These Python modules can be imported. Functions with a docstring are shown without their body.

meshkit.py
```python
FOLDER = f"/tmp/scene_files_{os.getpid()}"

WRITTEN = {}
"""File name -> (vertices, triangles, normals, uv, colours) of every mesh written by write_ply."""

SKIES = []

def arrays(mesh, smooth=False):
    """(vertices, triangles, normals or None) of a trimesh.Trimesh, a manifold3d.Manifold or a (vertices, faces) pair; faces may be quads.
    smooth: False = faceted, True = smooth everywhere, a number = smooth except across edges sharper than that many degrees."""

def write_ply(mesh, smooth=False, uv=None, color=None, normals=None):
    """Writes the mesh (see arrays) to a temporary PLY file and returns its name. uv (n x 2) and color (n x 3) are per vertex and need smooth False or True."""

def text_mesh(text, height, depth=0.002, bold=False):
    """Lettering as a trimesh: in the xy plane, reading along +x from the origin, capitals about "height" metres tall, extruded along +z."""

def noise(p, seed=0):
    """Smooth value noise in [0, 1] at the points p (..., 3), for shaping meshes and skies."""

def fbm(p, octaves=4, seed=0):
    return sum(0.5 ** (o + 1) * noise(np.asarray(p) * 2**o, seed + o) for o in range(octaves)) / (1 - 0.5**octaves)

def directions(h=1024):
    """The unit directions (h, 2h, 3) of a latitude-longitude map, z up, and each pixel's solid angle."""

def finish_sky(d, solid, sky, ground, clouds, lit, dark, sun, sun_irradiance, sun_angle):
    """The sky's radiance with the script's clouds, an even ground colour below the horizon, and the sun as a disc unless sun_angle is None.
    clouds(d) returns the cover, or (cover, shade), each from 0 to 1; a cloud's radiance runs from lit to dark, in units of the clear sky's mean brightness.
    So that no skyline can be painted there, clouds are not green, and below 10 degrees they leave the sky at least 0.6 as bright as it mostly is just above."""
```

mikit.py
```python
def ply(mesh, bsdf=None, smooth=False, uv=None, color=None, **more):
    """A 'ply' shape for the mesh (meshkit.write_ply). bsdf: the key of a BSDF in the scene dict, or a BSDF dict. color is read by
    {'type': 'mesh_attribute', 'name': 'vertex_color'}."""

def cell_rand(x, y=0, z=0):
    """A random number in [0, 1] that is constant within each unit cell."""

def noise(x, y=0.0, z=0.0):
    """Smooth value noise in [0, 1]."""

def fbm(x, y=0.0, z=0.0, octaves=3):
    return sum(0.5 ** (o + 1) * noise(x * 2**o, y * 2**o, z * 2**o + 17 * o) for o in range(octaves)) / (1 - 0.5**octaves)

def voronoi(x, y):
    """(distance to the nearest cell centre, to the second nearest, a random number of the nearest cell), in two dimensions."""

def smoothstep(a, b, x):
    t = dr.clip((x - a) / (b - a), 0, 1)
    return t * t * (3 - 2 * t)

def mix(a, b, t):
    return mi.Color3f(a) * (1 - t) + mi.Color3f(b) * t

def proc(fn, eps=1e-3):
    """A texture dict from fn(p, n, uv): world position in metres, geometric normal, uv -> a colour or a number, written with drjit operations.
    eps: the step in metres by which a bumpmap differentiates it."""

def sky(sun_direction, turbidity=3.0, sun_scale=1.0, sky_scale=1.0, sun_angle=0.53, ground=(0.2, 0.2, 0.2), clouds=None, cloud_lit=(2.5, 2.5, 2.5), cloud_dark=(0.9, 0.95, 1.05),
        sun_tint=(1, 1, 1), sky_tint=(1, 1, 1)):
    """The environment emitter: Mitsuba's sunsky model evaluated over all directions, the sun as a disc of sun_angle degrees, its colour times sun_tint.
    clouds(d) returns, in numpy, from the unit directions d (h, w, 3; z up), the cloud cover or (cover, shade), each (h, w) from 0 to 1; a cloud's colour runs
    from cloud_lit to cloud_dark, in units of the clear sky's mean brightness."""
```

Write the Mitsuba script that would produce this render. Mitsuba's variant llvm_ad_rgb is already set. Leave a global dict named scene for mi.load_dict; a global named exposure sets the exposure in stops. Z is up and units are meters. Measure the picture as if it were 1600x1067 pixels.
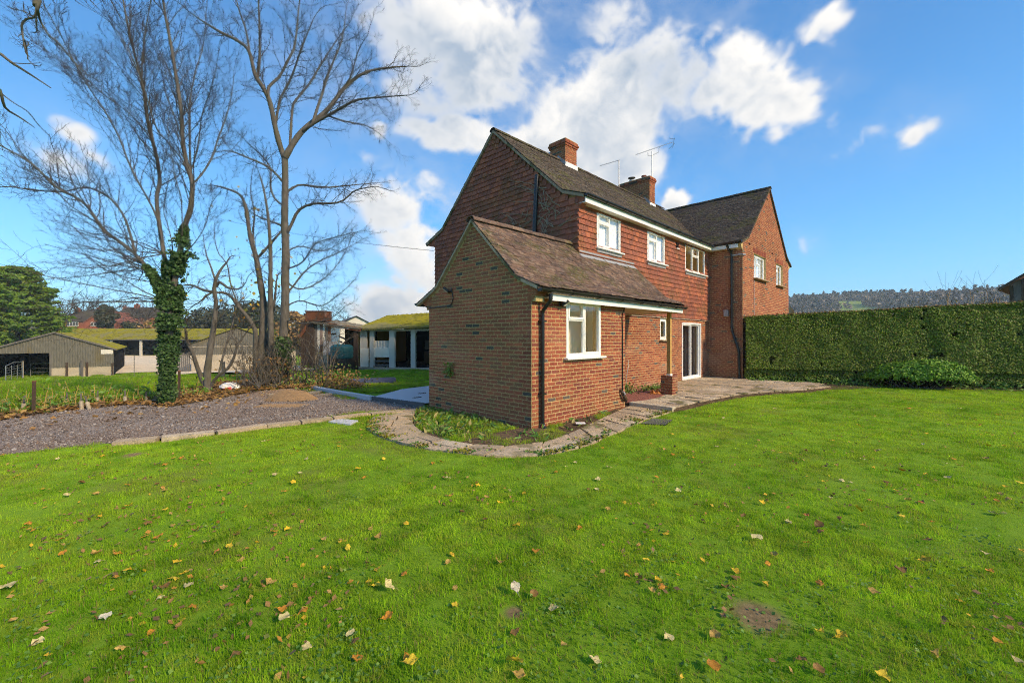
import math, random
import numpy as np, trimesh, mitsuba as mi, drjit as dr
import mikit, meshkit
from mikit import proc, noise, fbm, voronoi, cell_rand, smoothstep, mix
from shapely.geometry import Polygon, Point, box as sbox
from shapely import contains_xy
T = mi.ScalarTransform4f
random.seed(11)
R = np.random.default_rng(11)
scene, labels = {}, {}

# ------------------------------------------------------------------ camera, sky, exposure
EYE = np.array([-5.526, -5.132, 1.668])
FL, VR = 652.4, 665.2                      # focal length and vanishing offset, in pixels of the 1600 px wide photograph
HYP = math.hypot(FL, VR)
RIGHT = np.array([VR, -FL, 0]) / HYP
FWD = np.array([FL, VR, 0]) / HYP
scene['camera'] = {'type': 'perspective', 'fov': 2 * math.degrees(math.atan(800 / FL)), 'fov_axis': 'x', 'near_clip': 0.05, 'far_clip': 6000.0,
                   'principal_point_offset_y': 0.0058,
                   'to_world': T().look_at(origin=EYE.tolist(), target=(EYE + FWD).tolist(), up=[0, 0, 1])}
exposure = 3.2

CL = [('a',53.6,37.2,6.6,5.0,5,1),('a',50.8,33.1,4.0,3.7,3,1),('a',59.4,34.8,6.2,5.2,8,.75),('a',45.6,37.3,2.1,3.3,0,.7),('b',34.3,28.3,6.2,5.2,-6,1.1),('b',31.4,30.2,3.2,3.2,-7,1),('b',37.4,24.8,6.6,4.4,-4,1.1),('b',31.8,23.2,5.3,4.0,-5,1),('b',48.4,26.2,8.4,2.5,2,.95),('b',55.2,26.6,4.4,1.9,4,.8),
      ('c',31.5,36.6,4.6,3.4,-7,.56),('c',26.6,33.0,3.6,2.8,-10,.64),('c',24.4,29.2,3.0,3.4,-11,.68),('c',21.6,33.2,2.8,1.6,-14,.6),('d',16.7,28.7,3.5,3.3,-15,1),('d',13.7,25.0,3.0,3.1,-15,1),('d',12.5,22.8,2.3,2.2,-14,.95),('d',18.7,30.6,2.5,2.3,-14,.85),('e',7.6,31.5,2.6,1.9,-22,.85),('e',8.1,29.9,1.3,1.3,-21,.7),
      ('f',8.1,21.4,1.0,1.1,-16,.5),('f',2.4,19.8,1.6,1.1,-18,.7),('f',5.5,20.3,2.2,1.0,-17,.5),('f',4.9,20.1,1.0,0.8,-16,.35),('g',60.2,4.9,5.0,2.6,1,1),('g',62.6,3.5,3.6,1.7,1,.9),('h',58.2,12.4,4.6,4.2,3,.85),('h',60.5,16.5,4.6,3.2,5,.7),('h',56.6,9.0,4.6,3.0,3,.8),('h',59.4,19.2,4.2,2.6,4,.55),('i',63.0,26.3,1.4,1.4,8,.6),('i',65.4,22.3,2.2,1.5,8,.55),('i',60.2,26.2,1.0,1.0,7,.5),
      ('j',93.8,18.7,1.4,1.0,20,.6),('j',92.6,17.3,1.6,1.1,18,.45),('j',94.2,15.7,2.0,1.2,17,.45),('k',24.6,16.7,2.1,1.2,-6,1),('k',26.2,17.3,1.6,1.1,-6,.9),('k',11.8,10.8,0.8,1.2,-7,.5),('l',65.8,36.1,2.6,1.9,12,.5),('l',68.8,33.3,2.5,2.3,13,.4)]


def clouds(d):
    az, el = np.degrees(np.arctan2(d[..., 1], d[..., 0])), np.degrees(np.arcsin(np.clip(d[..., 2], -1, 1)))
    w = np.stack([meshkit.fbm(d * 7 + k * 7.7, 4, 40 + k) for k in range(3)], -1) - .5
    w2 = np.stack([meshkit.fbm(d * 26 + k * 3.1, 3, 50 + k) for k in range(3)], -1) - .5
    billow = 1 - np.abs(2 * meshkit.fbm(d * 15 + w * 1.4, 5, 3) - 1) * 2.0       # rounded heads
    n = meshkit.fbm(d * 11 + w * 1.8, 6, 13) - .5
    fine = meshkit.fbm(d * 46 + w * 5 + w2 * 2.2, 5, 9) - .5
    az2, el2 = az + (w[..., 0] + .02) * 7 + w2[..., 0] * 2.5, el + (w[..., 1] + .02) * 6 + w2[..., 1] * 2.2
    field, low, thin = np.zeros(az.shape), np.zeros(az.shape), np.zeros(az.shape)
    for k, a, e, wx, wy, tilt, c in CL:
        da = ((az2 - a + 180) % 360 - 180) * np.cos(np.radians(e))
        de = el2 - e
        t = math.radians(-tilt)
        u, v = (da * math.cos(t) - de * math.sin(t)) / wx, (da * math.sin(t) + de * math.cos(t)) / wy
        r2 = u * u + v * v
        b = np.where(r2 < 12, c * np.exp(-r2 * .60), 0)
        field = np.maximum(field, b) + .06 * np.minimum(field, b)
        s = {'a': 1.15, 'c': 1.6, 'b': .45, 'd': .55}.get(k, .7)
        low += np.where(r2 < 8, c * np.exp(-r2 * .55) * np.clip(-v * .30 + .30 + u * .18, 0, 1) * s, 0)
        thin = np.maximum(thin, np.where(r2 < 14, (.9 if k in 'ach' else .3) * c * np.exp(-r2 * .26), 0))
    # the rest of the sky, outside the picture, goes on with scattered cumulus
    away = np.clip((np.abs((az - 45 + 180) % 360 - 180) - 62) / 18, 0, 1)
    g = meshkit.fbm(d * np.array([3.2, 3.2, 6]) + w, 5, 77)
    field = np.maximum(field, away * np.clip((g - .5) * 4.2, 0, .9) * np.clip(el / 12, 0, 1))
    f = field + n * .80 + fine * .30 + (billow - .4) * .16
    cover = np.clip((f - .36) / .42, 0, 1)
    cover = cover * cover * (3 - 2 * cover) * np.clip(field * 2.2, 0, 1)
    veil = thin * np.clip(.55 + n * 1.6 + fine * .8, 0, 1) * .85
    haze = np.clip((12 - el) / 12, 0, 1) ** 1.7 * .16
    edge = np.clip((f - .45) / .6, 0, 1)
    shade = np.clip(low * 1.4 - .08 + n * 1.3 + fine * .5, 0, 1) * (.35 + .65 * edge)
    tot = 1 - (1 - cover) * (1 - veil) * (1 - haze * (el > 0))
    return tot, np.clip(np.where(cover > .02, shade, .45) * cover + .5 * (1 - cover), 0, 1)


SUN = (0.13, -0.86, 0.52)
scene['sky'] = mikit.sky(SUN, turbidity=2.2, sun_scale=0.36, sky_scale=0.86, sun_angle=7.0, clouds=clouds, cloud_lit=(2.45, 2.38, 2.28), cloud_dark=(.95, 1.18, 1.5),
                         sun_tint=(1.0, .95, .86), sky_tint=(.40, .72, .98), ground=(.16, .19, .10))


# ------------------------------------------------------------------ placing
def ray(px, py):
    return FWD + RIGHT * ((px - 800.3) / FL) + np.array([0, 0, -(py - 527.3) / FL])


def at(px, py, depth):
    """The point at that distance ahead of the eye that the survey of the photograph gives for this pixel."""
    return EYE + ray(px, py) * depth


def gz(x, y):
    """Height of the ground in metres: level garden, falling away to the farmyard, hills far off."""
    x, y = np.asarray(x, float), np.asarray(y, float)
    v = -.29 * x + .704 * y + 2
    s = np.clip((v - 14) / 18, 0, 1)
    z = -1.8 * s * s * (3 - 2 * s)
    s = np.clip((v - 80) / 70, 0, 1)
    z = z + 6.5 * s * s * (3 - 2 * s)
    rr = np.hypot(x, y)
    az = np.degrees(np.arctan2(y + 5, x + 5))
    h = np.interp(az, [-180, -60, -25, -9, -2, 2, 5, 9, 12, 17, 24, 34, 60, 90, 120, 180], [30, 40, 44, 45, 45, 46, 47, 48, 46, 40, 32, 22, 12, 10, 14, 30])
    s = np.clip((rr - 260) / 420, 0, 1)
    return z + h * s * s * (3 - 2 * s) * (rr > 200)


def spot(px, py, lift=0.0):
    """Where the line of sight through this pixel meets the ground."""
    z = 0.0
    for _ in range(30):
        r = ray(px, py)
        p = EYE + r * (z + lift - EYE[2]) / r[2]
        z = .5 * z + .5 * float(gz(p[0], p[1]))
    return np.array([p[0], p[1], float(gz(p[0], p[1])) + lift])


def s2l(*c):
    c = np.asarray(c[0] if len(c) == 1 else c, float) / 255
    return np.where(c <= .04045, c / 12.92, ((c + .055) / 1.055) ** 2.4)


# ------------------------------------------------------------------ meshes
class MB:
    """Collects vertices, triangles and a uv per vertex (uv carries a piece's own tone and kind)."""

    def __init__(self):
        self.v, self.f, self.t, self.n = [], [], [], 0

    def add(self, v, f, uv=None):
        v, f = np.asarray(v, float).reshape(-1, 3), np.asarray(f, int)
        if f.shape[1] == 4:
            f = np.vstack([f[:, [0, 1, 2]], f[:, [0, 2, 3]]])
        self.v.append(v); self.f.append(f + self.n)
        u = np.zeros((len(v), 2)) if uv is None else np.broadcast_to(np.asarray(uv, float), (len(v), 2)) if np.ndim(uv) == 1 else np.asarray(uv, float)
        self.t.append(u); self.n += len(v)
        return self

    def mesh(self, m, uv=None):
        return self.add(m.vertices, m.faces, uv)

    def box(self, lo, hi, uv=None, ch=0.0):
        lo, hi = np.asarray(lo, float), np.asarray(hi, float)
        c, h = (lo + hi) / 2, (hi - lo) / 2
        return self.obox([c], [[h[0], 0, 0]], [[0, h[1], 0]], [[0, 0, h[2]]], uv, 0, ch)

    def obox(self, c, A, B, N, uv=None, shrink=0.0, ch=0.0):
        """Oriented boxes: centres c and half axes A, B, N, each (n, 3). shrink: the +N face is smaller by that share."""
        c, A, B, N = (np.asarray(a, float).reshape(-1, 3) for a in (c, A, B, N))
        n = len(c)
        if ch:                                                   # a cross-section with cut corners round the longest axis
            for i in range(n):
                self.mesh(chamfered(c[i], A[i], B[i], N[i], ch), None if uv is None else np.asarray(uv, float).reshape(-1, 2)[i if np.ndim(uv) > 1 else 0])
            return self
        k = 1 - shrink
        v = np.stack([c - A - B - N, c + A - B - N, c + A + B - N, c - A + B - N, c - A * k - B * k + N, c + A * k - B * k + N, c + A * k + B * k + N, c - A * k + B * k + N], 1)
        flip = np.einsum('ij,ij->i', np.cross(A, B), N) < 0
        q = np.array([[3, 2, 1, 0], [4, 5, 6, 7], [0, 1, 5, 4], [1, 2, 6, 5], [2, 3, 7, 6], [3, 0, 4, 7]])
        f = np.where(flip[:, None, None], q[None, :, ::-1], q[None]) + (np.arange(n) * 8)[:, None, None]
        u = None if uv is None else np.repeat(np.asarray(uv, float).reshape(-1, 2) if np.ndim(uv) > 1 else np.tile(uv, (n, 1)), 8, 0)
        return self.add(v.reshape(-1, 3), f.reshape(-1, 4), u)

    def tube(self, pts, rad, sides=6, uv=None, caps=True):
        p = np.asarray(pts, float)
        rad = np.broadcast_to(np.asarray(rad, float), (len(p),))
        t = np.gradient(p, axis=0)
        t /= np.linalg.norm(t, axis=1, keepdims=True) + 1e-12
        a = np.zeros_like(p)
        ref = np.array([0, 0, 1.0]) if abs(t[0, 2]) < .9 else np.array([1.0, 0, 0])
        a[0] = np.cross(t[0], ref)
        for i in range(1, len(p)):
            a[i] = a[i - 1] - t[i] * (a[i - 1] @ t[i])
        a[0] /= np.linalg.norm(a[0])
        a /= np.linalg.norm(a, axis=1, keepdims=True) + 1e-12
        b = np.cross(t, a)
        g = np.arange(sides) * 2 * math.pi / sides
        v = p[:, None] + rad[:, None, None] * (np.cos(g)[None, :, None] * a[:, None] + np.sin(g)[None, :, None] * b[:, None])
        i, j = np.meshgrid(np.arange(len(p) - 1), np.arange(sides), indexing='ij')
        q = np.stack([i * sides + j, i * sides + (j + 1) % sides, (i + 1) * sides + (j + 1) % sides, (i + 1) * sides + j], -1).reshape(-1, 4)
        self.add(v.reshape(-1, 3), q, uv)
        if caps and sides > 3:
            for e in (0, len(p) - 1):
                m = MB()
                idx = np.arange(sides)
                tri = np.stack([np.full(sides - 2, 0), idx[1:-1], idx[2:]], 1)
                self.add(v[e], tri[:, ::-1] if e == 0 else tri, uv)
        return self

    def prism(self, poly, o, u, w, depth, uv=None):
        """A shapely polygon in the plane through o along u and w, extruded by the vector depth."""
        m = trimesh.creation.extrude_polygon(poly, 1.0, engine='earcut')
        o, u, w, depth = (np.asarray(a, float) for a in (o, u, w, depth))
        v = o + m.vertices[:, :1] * u + m.vertices[:, 1:2] * w + m.vertices[:, 2:] * depth
        f = m.faces if np.cross(u, w) @ depth > 0 else m.faces[:, ::-1]
        return self.add(v, f, uv)

    def data(self):
        return np.vstack(self.v), np.vstack(self.f), np.vstack(self.t)


def chamfered(c, A, B, N, ch):
    L = [np.linalg.norm(x) for x in (A, B, N)]
    h = np.array(L)
    k = min(ch, h.min() * .45)
    pts = []
    for s in np.ndindex(2, 2, 2):
        s = np.array(s) * 2 - 1
        for ax in range(3):
            q = h - k
            q[ax] = h[ax]
            pts.append(s * q)
    m = trimesh.convex.convex_hull(np.array(pts))
    ax = np.stack([A / L[0], B / L[1], N / L[2]])
    return trimesh.Trimesh(m.vertices @ ax + c, m.faces if np.linalg.det(ax) > 0 else m.faces[:, ::-1], process=False)


def fresh(key):
    if key not in scene and key not in labels:
        return key
    k = 1
    while f'{key}_{k:03d}' in scene or f'{key}_{k:03d}' in labels:
        k += 1
    return f'{key}_{k:03d}'


COUNT = {}


def numbered(key):
    """chair, chair_001, chair_002 ..."""
    n = COUNT.get(key, -1) + 1
    COUNT[key] = n
    return key if n == 0 else f'{key}_{n:03d}'


def put(name, mb, mat, parent=None, label=None, cat=None, group=None, kind=None, smooth=False):
    key = numbered(parent + '__' + name if parent else name)
    if isinstance(mb, MB):
        v, f, uv = mb.data()
    else:
        v, f, uv = np.asarray(mb.vertices), np.asarray(mb.faces), np.zeros((len(mb.vertices), 2))
    if smooth is True or smooth is False:
        scene[key] = mikit.ply((v, f), mat, smooth, uv=uv)
    else:
        scene[key] = mikit.ply((v, f), mat, smooth)
    tag(key, label, cat, group, kind)
    return key


def tag(key, label=None, cat=None, group=None, kind=None):
    d = {k: x for k, x in (('label', label), ('category', cat), ('group', group), ('kind', kind)) if x}
    if d:
        labels[key] = {**labels.get(key, {}), **d}
    return key


def thing(name, label, cat, group=None):
    return tag(numbered(name), label, cat, group)


BARE = [(spot(1185, 964)[:2], .15), (spot(805, 957)[:2], .06), (spot(205, 711)[:2], .12)]


# ------------------------------------------------------------------ materials
def col(c):
    return {'type': 'rgb', 'value': [float(x) for x in c]}


def principled(name, color, rough=.7, spec=.3, two=True, bump=None, **more):
    b = {'type': 'principled', 'base_color': color if isinstance(color, dict) else col(color), 'roughness': rough, 'specular': spec, **more}
    if bump:
        b = {'type': 'bumpmap', 'arbitrary': proc(bump[0], bump[2] if len(bump) > 2 else 2e-3), 'scale': bump[1], 'bsdf': b}
    scene[name] = {'type': 'twosided', 'bsdf': b} if two else b


def pal(t, *cols):
    """A colour from a row of colours, t in 0..1."""
    n = len(cols)
    k = dr.clip(t, 0, .9999) * n
    out = mi.Color3f(0)
    for i, c in enumerate(cols):
        on = (k >= i) & (k < i + 1)
        out = dr.select(on, mi.Color3f(*[float(x) for x in c]), out)
    return out


def brick_colour(p, n, uv):
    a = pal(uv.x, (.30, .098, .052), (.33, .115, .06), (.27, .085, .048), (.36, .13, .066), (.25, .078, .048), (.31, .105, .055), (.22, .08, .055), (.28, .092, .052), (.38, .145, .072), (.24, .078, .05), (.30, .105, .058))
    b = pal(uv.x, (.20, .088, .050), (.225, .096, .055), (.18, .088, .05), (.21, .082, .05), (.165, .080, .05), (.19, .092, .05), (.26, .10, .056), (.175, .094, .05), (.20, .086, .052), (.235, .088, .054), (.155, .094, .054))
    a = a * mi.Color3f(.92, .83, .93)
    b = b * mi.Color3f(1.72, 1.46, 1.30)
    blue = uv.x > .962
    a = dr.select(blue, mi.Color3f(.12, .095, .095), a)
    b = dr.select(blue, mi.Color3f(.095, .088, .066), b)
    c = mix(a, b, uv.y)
    g = fbm(p.x * 55, p.y * 55, p.z * 55, 3)
    st = fbm(p.x * 1.3, p.y * 1.3, p.z * 1.1 + 4, 3)
    damp = smoothstep(.9, .1, p.z) * smoothstep(.45, .6, st) * .35
    c = c * (.62 + .76 * g) * (.70 + .60 * st)
    bloom = smoothstep(.56, .74, fbm(p.x * .8 + 5, p.y * .8, p.z * 1.5, 4)) * .28
    c = mix(c, mi.Color3f(.42, .33, .26), bloom * smoothstep(2.6, .2, p.z))
    return mix(c, mi.Color3f(.12, .10, .035), damp)


def mortar_colour(p, n, uv):
    g = fbm(p.x * 40, p.y * 40, p.z * 40, 3)
    s = fbm(p.x * 1.7, p.y * 1.7, p.z * 1.7, 3)
    return mix(mix(mi.Color3f(.60, .44, .23), mi.Color3f(.50, .39, .20), uv.y), mi.Color3f(.40, .33, .13), s * .6) * (.75 + .5 * g)


def tile_colour(p, n, uv):
    # uv.x the tile's own tone, uv.y which covering: 0 wall tiles, .5 lean-to roof, 1 main roof
    wall = pal(uv.x, (.23, .082, .050), (.205, .076, .050), (.255, .090, .052), (.185, .074, .050), (.22, .082, .052), (.30, .105, .056), (.20, .074, .048), (.245, .084, .050))
    wall = wall * mi.Color3f(1.26, 1.22, 1.26)
    low = pal(uv.x, (.13, .083, .062), (.155, .10, .076), (.11, .073, .06), (.175, .112, .078), (.095, .066, .054), (.14, .095, .075), (.20, .135, .098), (.12, .078, .055))
    top = pal(uv.x, (.070, .054, .042), (.080, .062, .048), (.060, .048, .039), (.088, .066, .048), (.066, .053, .044), (.076, .056, .042), (.056, .046, .038), (.085, .070, .054))
    c = dr.select(uv.y < .25, wall, dr.select(uv.y < .75, low, top))
    g = fbm(p.x * 30, p.y * 30, p.z * 30, 3)
    m = fbm(p.x * 2.2 + 3, p.y * 2.2, p.z * 2.2, 4)
    moss = smoothstep(.50, .68, m) * smoothstep(.35, .6, g) * dr.select(uv.y > .25, mi.Float(.75), mi.Float(.45))
    c = c * (.74 + .52 * fbm(p.x * 1.1, p.y * 1.1, p.z * .7 + 9, 3))
    lich = smoothstep(.66, .74, fbm(p.x * 17, p.y * 17, p.z * 17, 2)) * .35 * dr.select(uv.y > .25, mi.Float(1), mi.Float(.35))
    c = mix(c * (.66 + .68 * g), mi.Color3f(.085, .085, .02), moss)
    return mix(c, mi.Color3f(.26, .25, .19), lich)


def slab_colour(p, n, uv):
    c = 1.28 * pal(uv.x, (.30, .235, .155), (.34, .27, .185), (.26, .205, .14), (.32, .245, .16), (.36, .30, .215), (.28, .225, .155))
    g = fbm(p.x * 45, p.y * 45, p.z * 45, 3)
    s = fbm(p.x * 3.1, p.y * 3.1, 2, 4)
    moss = smoothstep(.56, .70, s) * uv.y
    return mix(c * (.62 + .76 * g) * (.75 + .5 * s), mi.Color3f(.10, .095, .03), moss)


def soil_colour(p, n, uv):
    g = fbm(p.x * 26, p.y * 26, p.z * 26, 4)
    s = fbm(p.x * 2.3, p.y * 2.3, 1, 3)
    return mix(mi.Color3f(.045, .030, .020), mi.Color3f(.16, .112, .07), g) * (.55 + .9 * s)


def sand_colour(p, n, uv):
    g = fbm(p.x * 38, p.y * 38, p.z * 38, 4)
    return mix(mi.Color3f(.20, .125, .065), mi.Color3f(.37, .25, .14), g)


def gravel_colour(p, n, uv):
    d1, d2, r = voronoi(p.x * 46, p.y * 46)
    e1, e2, q = voronoi(p.x * 78 + 5, p.y * 78)
    stone = mix(mi.Color3f(.125, .108, .10), mi.Color3f(.36, .335, .325), r * r) * (.45 + .75 * smoothstep(0, .35, d2 - d1))
    fine = mix(mi.Color3f(.115, .096, .088), mi.Color3f(.31, .275, .255), q)
    c = mix(fine, stone, smoothstep(.35, .6, fbm(p.x * 3, p.y * 3, 7, 3)) * .7 + .2)
    brown = smoothstep(-1.2, 1.2, p.x + 1.9 + 2.2 * (fbm(p.x * .9, p.y * .9, 3, 3) - .5)) * smoothstep(6.8, 8.6, p.y + .9 * fbm(p.x * 2, p.y * 2, 1, 3)) * .8
    rut = smoothstep(.5, .7, fbm(p.x * .55 + 9, p.y * 1.3, 5, 3)) * .35
    c = mix(c, mi.Color3f(.16, .105, .072), rut)
    c = c * mi.Color3f(1.0, .985, .97)
    return mix(c, mi.Color3f(.30, .20, .115) * (.7 + .6 * q), brown)


def ground_colour(p, n, uv):
    a = fbm(p.x * .09, p.y * .09, 1, 4)
    b = fbm(p.x * 1.3, p.y * 1.3, 2, 4)
    c = mix(mi.Color3f(.075, .17, .012), mi.Color3f(.17, .27, .03), b)
    c = mix(c, mi.Color3f(.20, .22, .05), smoothstep(.52, .7, a) * .5)
    far = smoothstep(150, 330, dr.sqrt(p.x * p.x + p.y * p.y))
    wood = mix(mi.Color3f(.07, .055, .035), mi.Color3f(.10, .085, .05), fbm(p.x * .02, p.y * .02, 3, 4))
    az = dr.atan2(p.y + 5, p.x + 5) * 57.2958 + 3 * (fbm(p.x * .01, p.y * .01, 8, 2) - .5)
    rr_ = dr.sqrt(p.x * p.x + p.y * p.y) + 60 * (fbm(p.x * .015, p.y * .015, 4, 3) - .5)
    meadow = smoothstep(3.8, 4.4, az) * smoothstep(9.2, 8.6, az) * smoothstep(620, 605, rr_)
    return mix(c, mix(wood, mi.Color3f(.15, .21, .045), meadow), far)


def lawn_colour(p, n, uv):
    b = fbm(p.x * 5, p.y * 5, 2, 4)
    a = fbm(p.x * .8, p.y * .8, 5, 3)
    c = mix(mi.Color3f(.11, .22, .012), mi.Color3f(.19, .31, .025), b)
    c = mix(c, mi.Color3f(.15, .13, .04), smoothstep(.58, .75, a) * .5)
    for (x, y), q in BARE:                                          # worn spots of bare soil
        r = dr.sqrt(dr.square(p.x - float(x)) + dr.square((p.y - float(y))))
        c = mix(c, mi.Color3f(.20, .145, .075) * (.5 + 1.0 * fbm(p.x * 40, p.y * 40, 1, 3)), smoothstep(q * 1.5, q * .5, r + .25 * q * (fbm(p.x * 9, p.y * 9, 0, 2) - .5)))
    return c


def grass_colour(p, n, uv):
    # uv.x the blade's own tone, uv.y height along the blade
    a = fbm(p.x * .55 + 3, p.y * .55, 0, 3)
    b = fbm(p.x * 2.6, p.y * 2.6, 9, 3)
    c = mix(mi.Color3f(.25, .445, .018), mi.Color3f(.41, .60, .034), smoothstep(.25, .75, a))
    c = mix(c, mi.Color3f(.115, .31, .012), smoothstep(.52, .72, b) * .6)
    c = mix(c, mi.Color3f(.42, .55, .045), smoothstep(.56, .74, fbm(p.x * 1.6 + 20, p.y * 1.6, 4, 3)) * .55)
    t_ = fbm(p.x * 7, p.y * 7, 3, 3)
    c = c * (.62 + .7 * uv.x) * (.66 + .84 * t_)
    c = mix(c, mi.Color3f(.44, .50, .06), smoothstep(.60, .74, fbm(p.x * 11 + 4, p.y * 11, 8, 2)) * .6)
    return dr.select(uv.x > .95, mi.Color3f(.34, .27, .11), c)


def bark_colour(p, n, uv):
    g = fbm(p.x * 22, p.y * 22, p.z * 7, 4)
    m = fbm(p.x * 3, p.y * 3, p.z * 1.6, 3)
    c = mix(mi.Color3f(.062, .056, .049), mi.Color3f(.185, .174, .157), g)
    c = mix(c, mi.Color3f(.10, .098, .05), smoothstep(.5, .7, m) * .4)
    return c * mix(mi.Color3f(1, 1, 1), mi.Color3f(.40, .36, .33), uv.x)


def leaf_colour(p, n, uv):
    # uv.y: which plant; uv.x: the leaf's own tone
    k = uv.y
    ivy = pal(uv.x, (.026, .064, .016), (.036, .085, .020), (.020, .050, .014), (.052, .115, .026), (.032, .07, .02), (.075, .15, .04))
    hedge = pal(uv.x, (.105, .185, .016), (.135, .22, .018), (.085, .15, .015), (.17, .26, .020), (.11, .165, .018), (.20, .235, .026), (.14, .13, .026), (.185, .275, .022))
    con = pal(uv.x, (.085, .17, .014), (.115, .21, .016), (.06, .12, .012), (.17, .26, .02), (.09, .155, .014))
    bush = pal(uv.x, (.15, .31, .020), (.19, .36, .024), (.11, .24, .016), (.25, .42, .03), (.16, .31, .022))
    aut = pal(uv.x, (.45, .30, .02), (.55, .36, .02), (.40, .20, .03), (.16, .18, .03))
    dark = pal(uv.x, (.03, .042, .018), (.042, .05, .022), (.05, .05, .025), (.024, .035, .016))
    weed = pal(uv.x, (.11, .24, .035), (.15, .28, .04), (.19, .24, .05), (.08, .18, .03), (.27, .24, .08))
    clo = pal(uv.x, (.085, .185, .022), (.11, .22, .028), (.065, .145, .02), (.145, .25, .035))
    moss = pal(uv.x, (.20, .19, .012), (.26, .24, .016), (.15, .15, .014), (.12, .13, .02))
    litter = pal(uv.x, (.20, .115, .040), (.27, .155, .05), (.13, .08, .035), (.36, .23, .07), (.17, .10, .04), (.30, .165, .05))
    c = ivy
    grey = pal(uv.x, (.105, .088, .072), (.13, .108, .088), (.085, .075, .06), (.12, .10, .07), (.15, .12, .095))
    for i, x in enumerate((hedge, con, bush, aut, dark, weed, clo, moss, litter, grey)):
        c = dr.select(k > (i + 1) * .1 - .05, x, c)
    return c


IVY, HEDGE, CON, BUSH, AUT, DARK, WEED, CLO, MOSS, LITTER, GREY = [.1 * i for i in range(11)]


def fallen_colour(p, n, uv):
    c = pal(uv.y, (.62, .42, .02), (.68, .50, .035), (.55, .25, .025), (.58, .50, .22), (.46, .31, .075), (.22, .125, .032), (.50, .19, .045), (.64, .58, .40))
    g = fbm(p.x * 130, p.y * 130, p.z * 130, 3)
    sp = smoothstep(.62, .72, fbm(p.x * 90 + 7, p.y * 90, p.z * 90, 2)) * .6
    return mix(c * (.7 + .55 * g) * (.75 + .4 * uv.x), mi.Color3f(.13, .07, .03), sp)


def corrugated_colour(p, n, uv):
    s = fbm(p.x * 1.2, p.y * 1.2, p.z * .35, 4)
    g = fbm(p.x * 14, p.y * 14, p.z * 3, 3)
    c = mix(mi.Color3f(.105, .10, .082), mi.Color3f(.20, .19, .16), g)
    return mix(c, mi.Color3f(.16, .125, .05), smoothstep(.5, .72, s) * .5)


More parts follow.
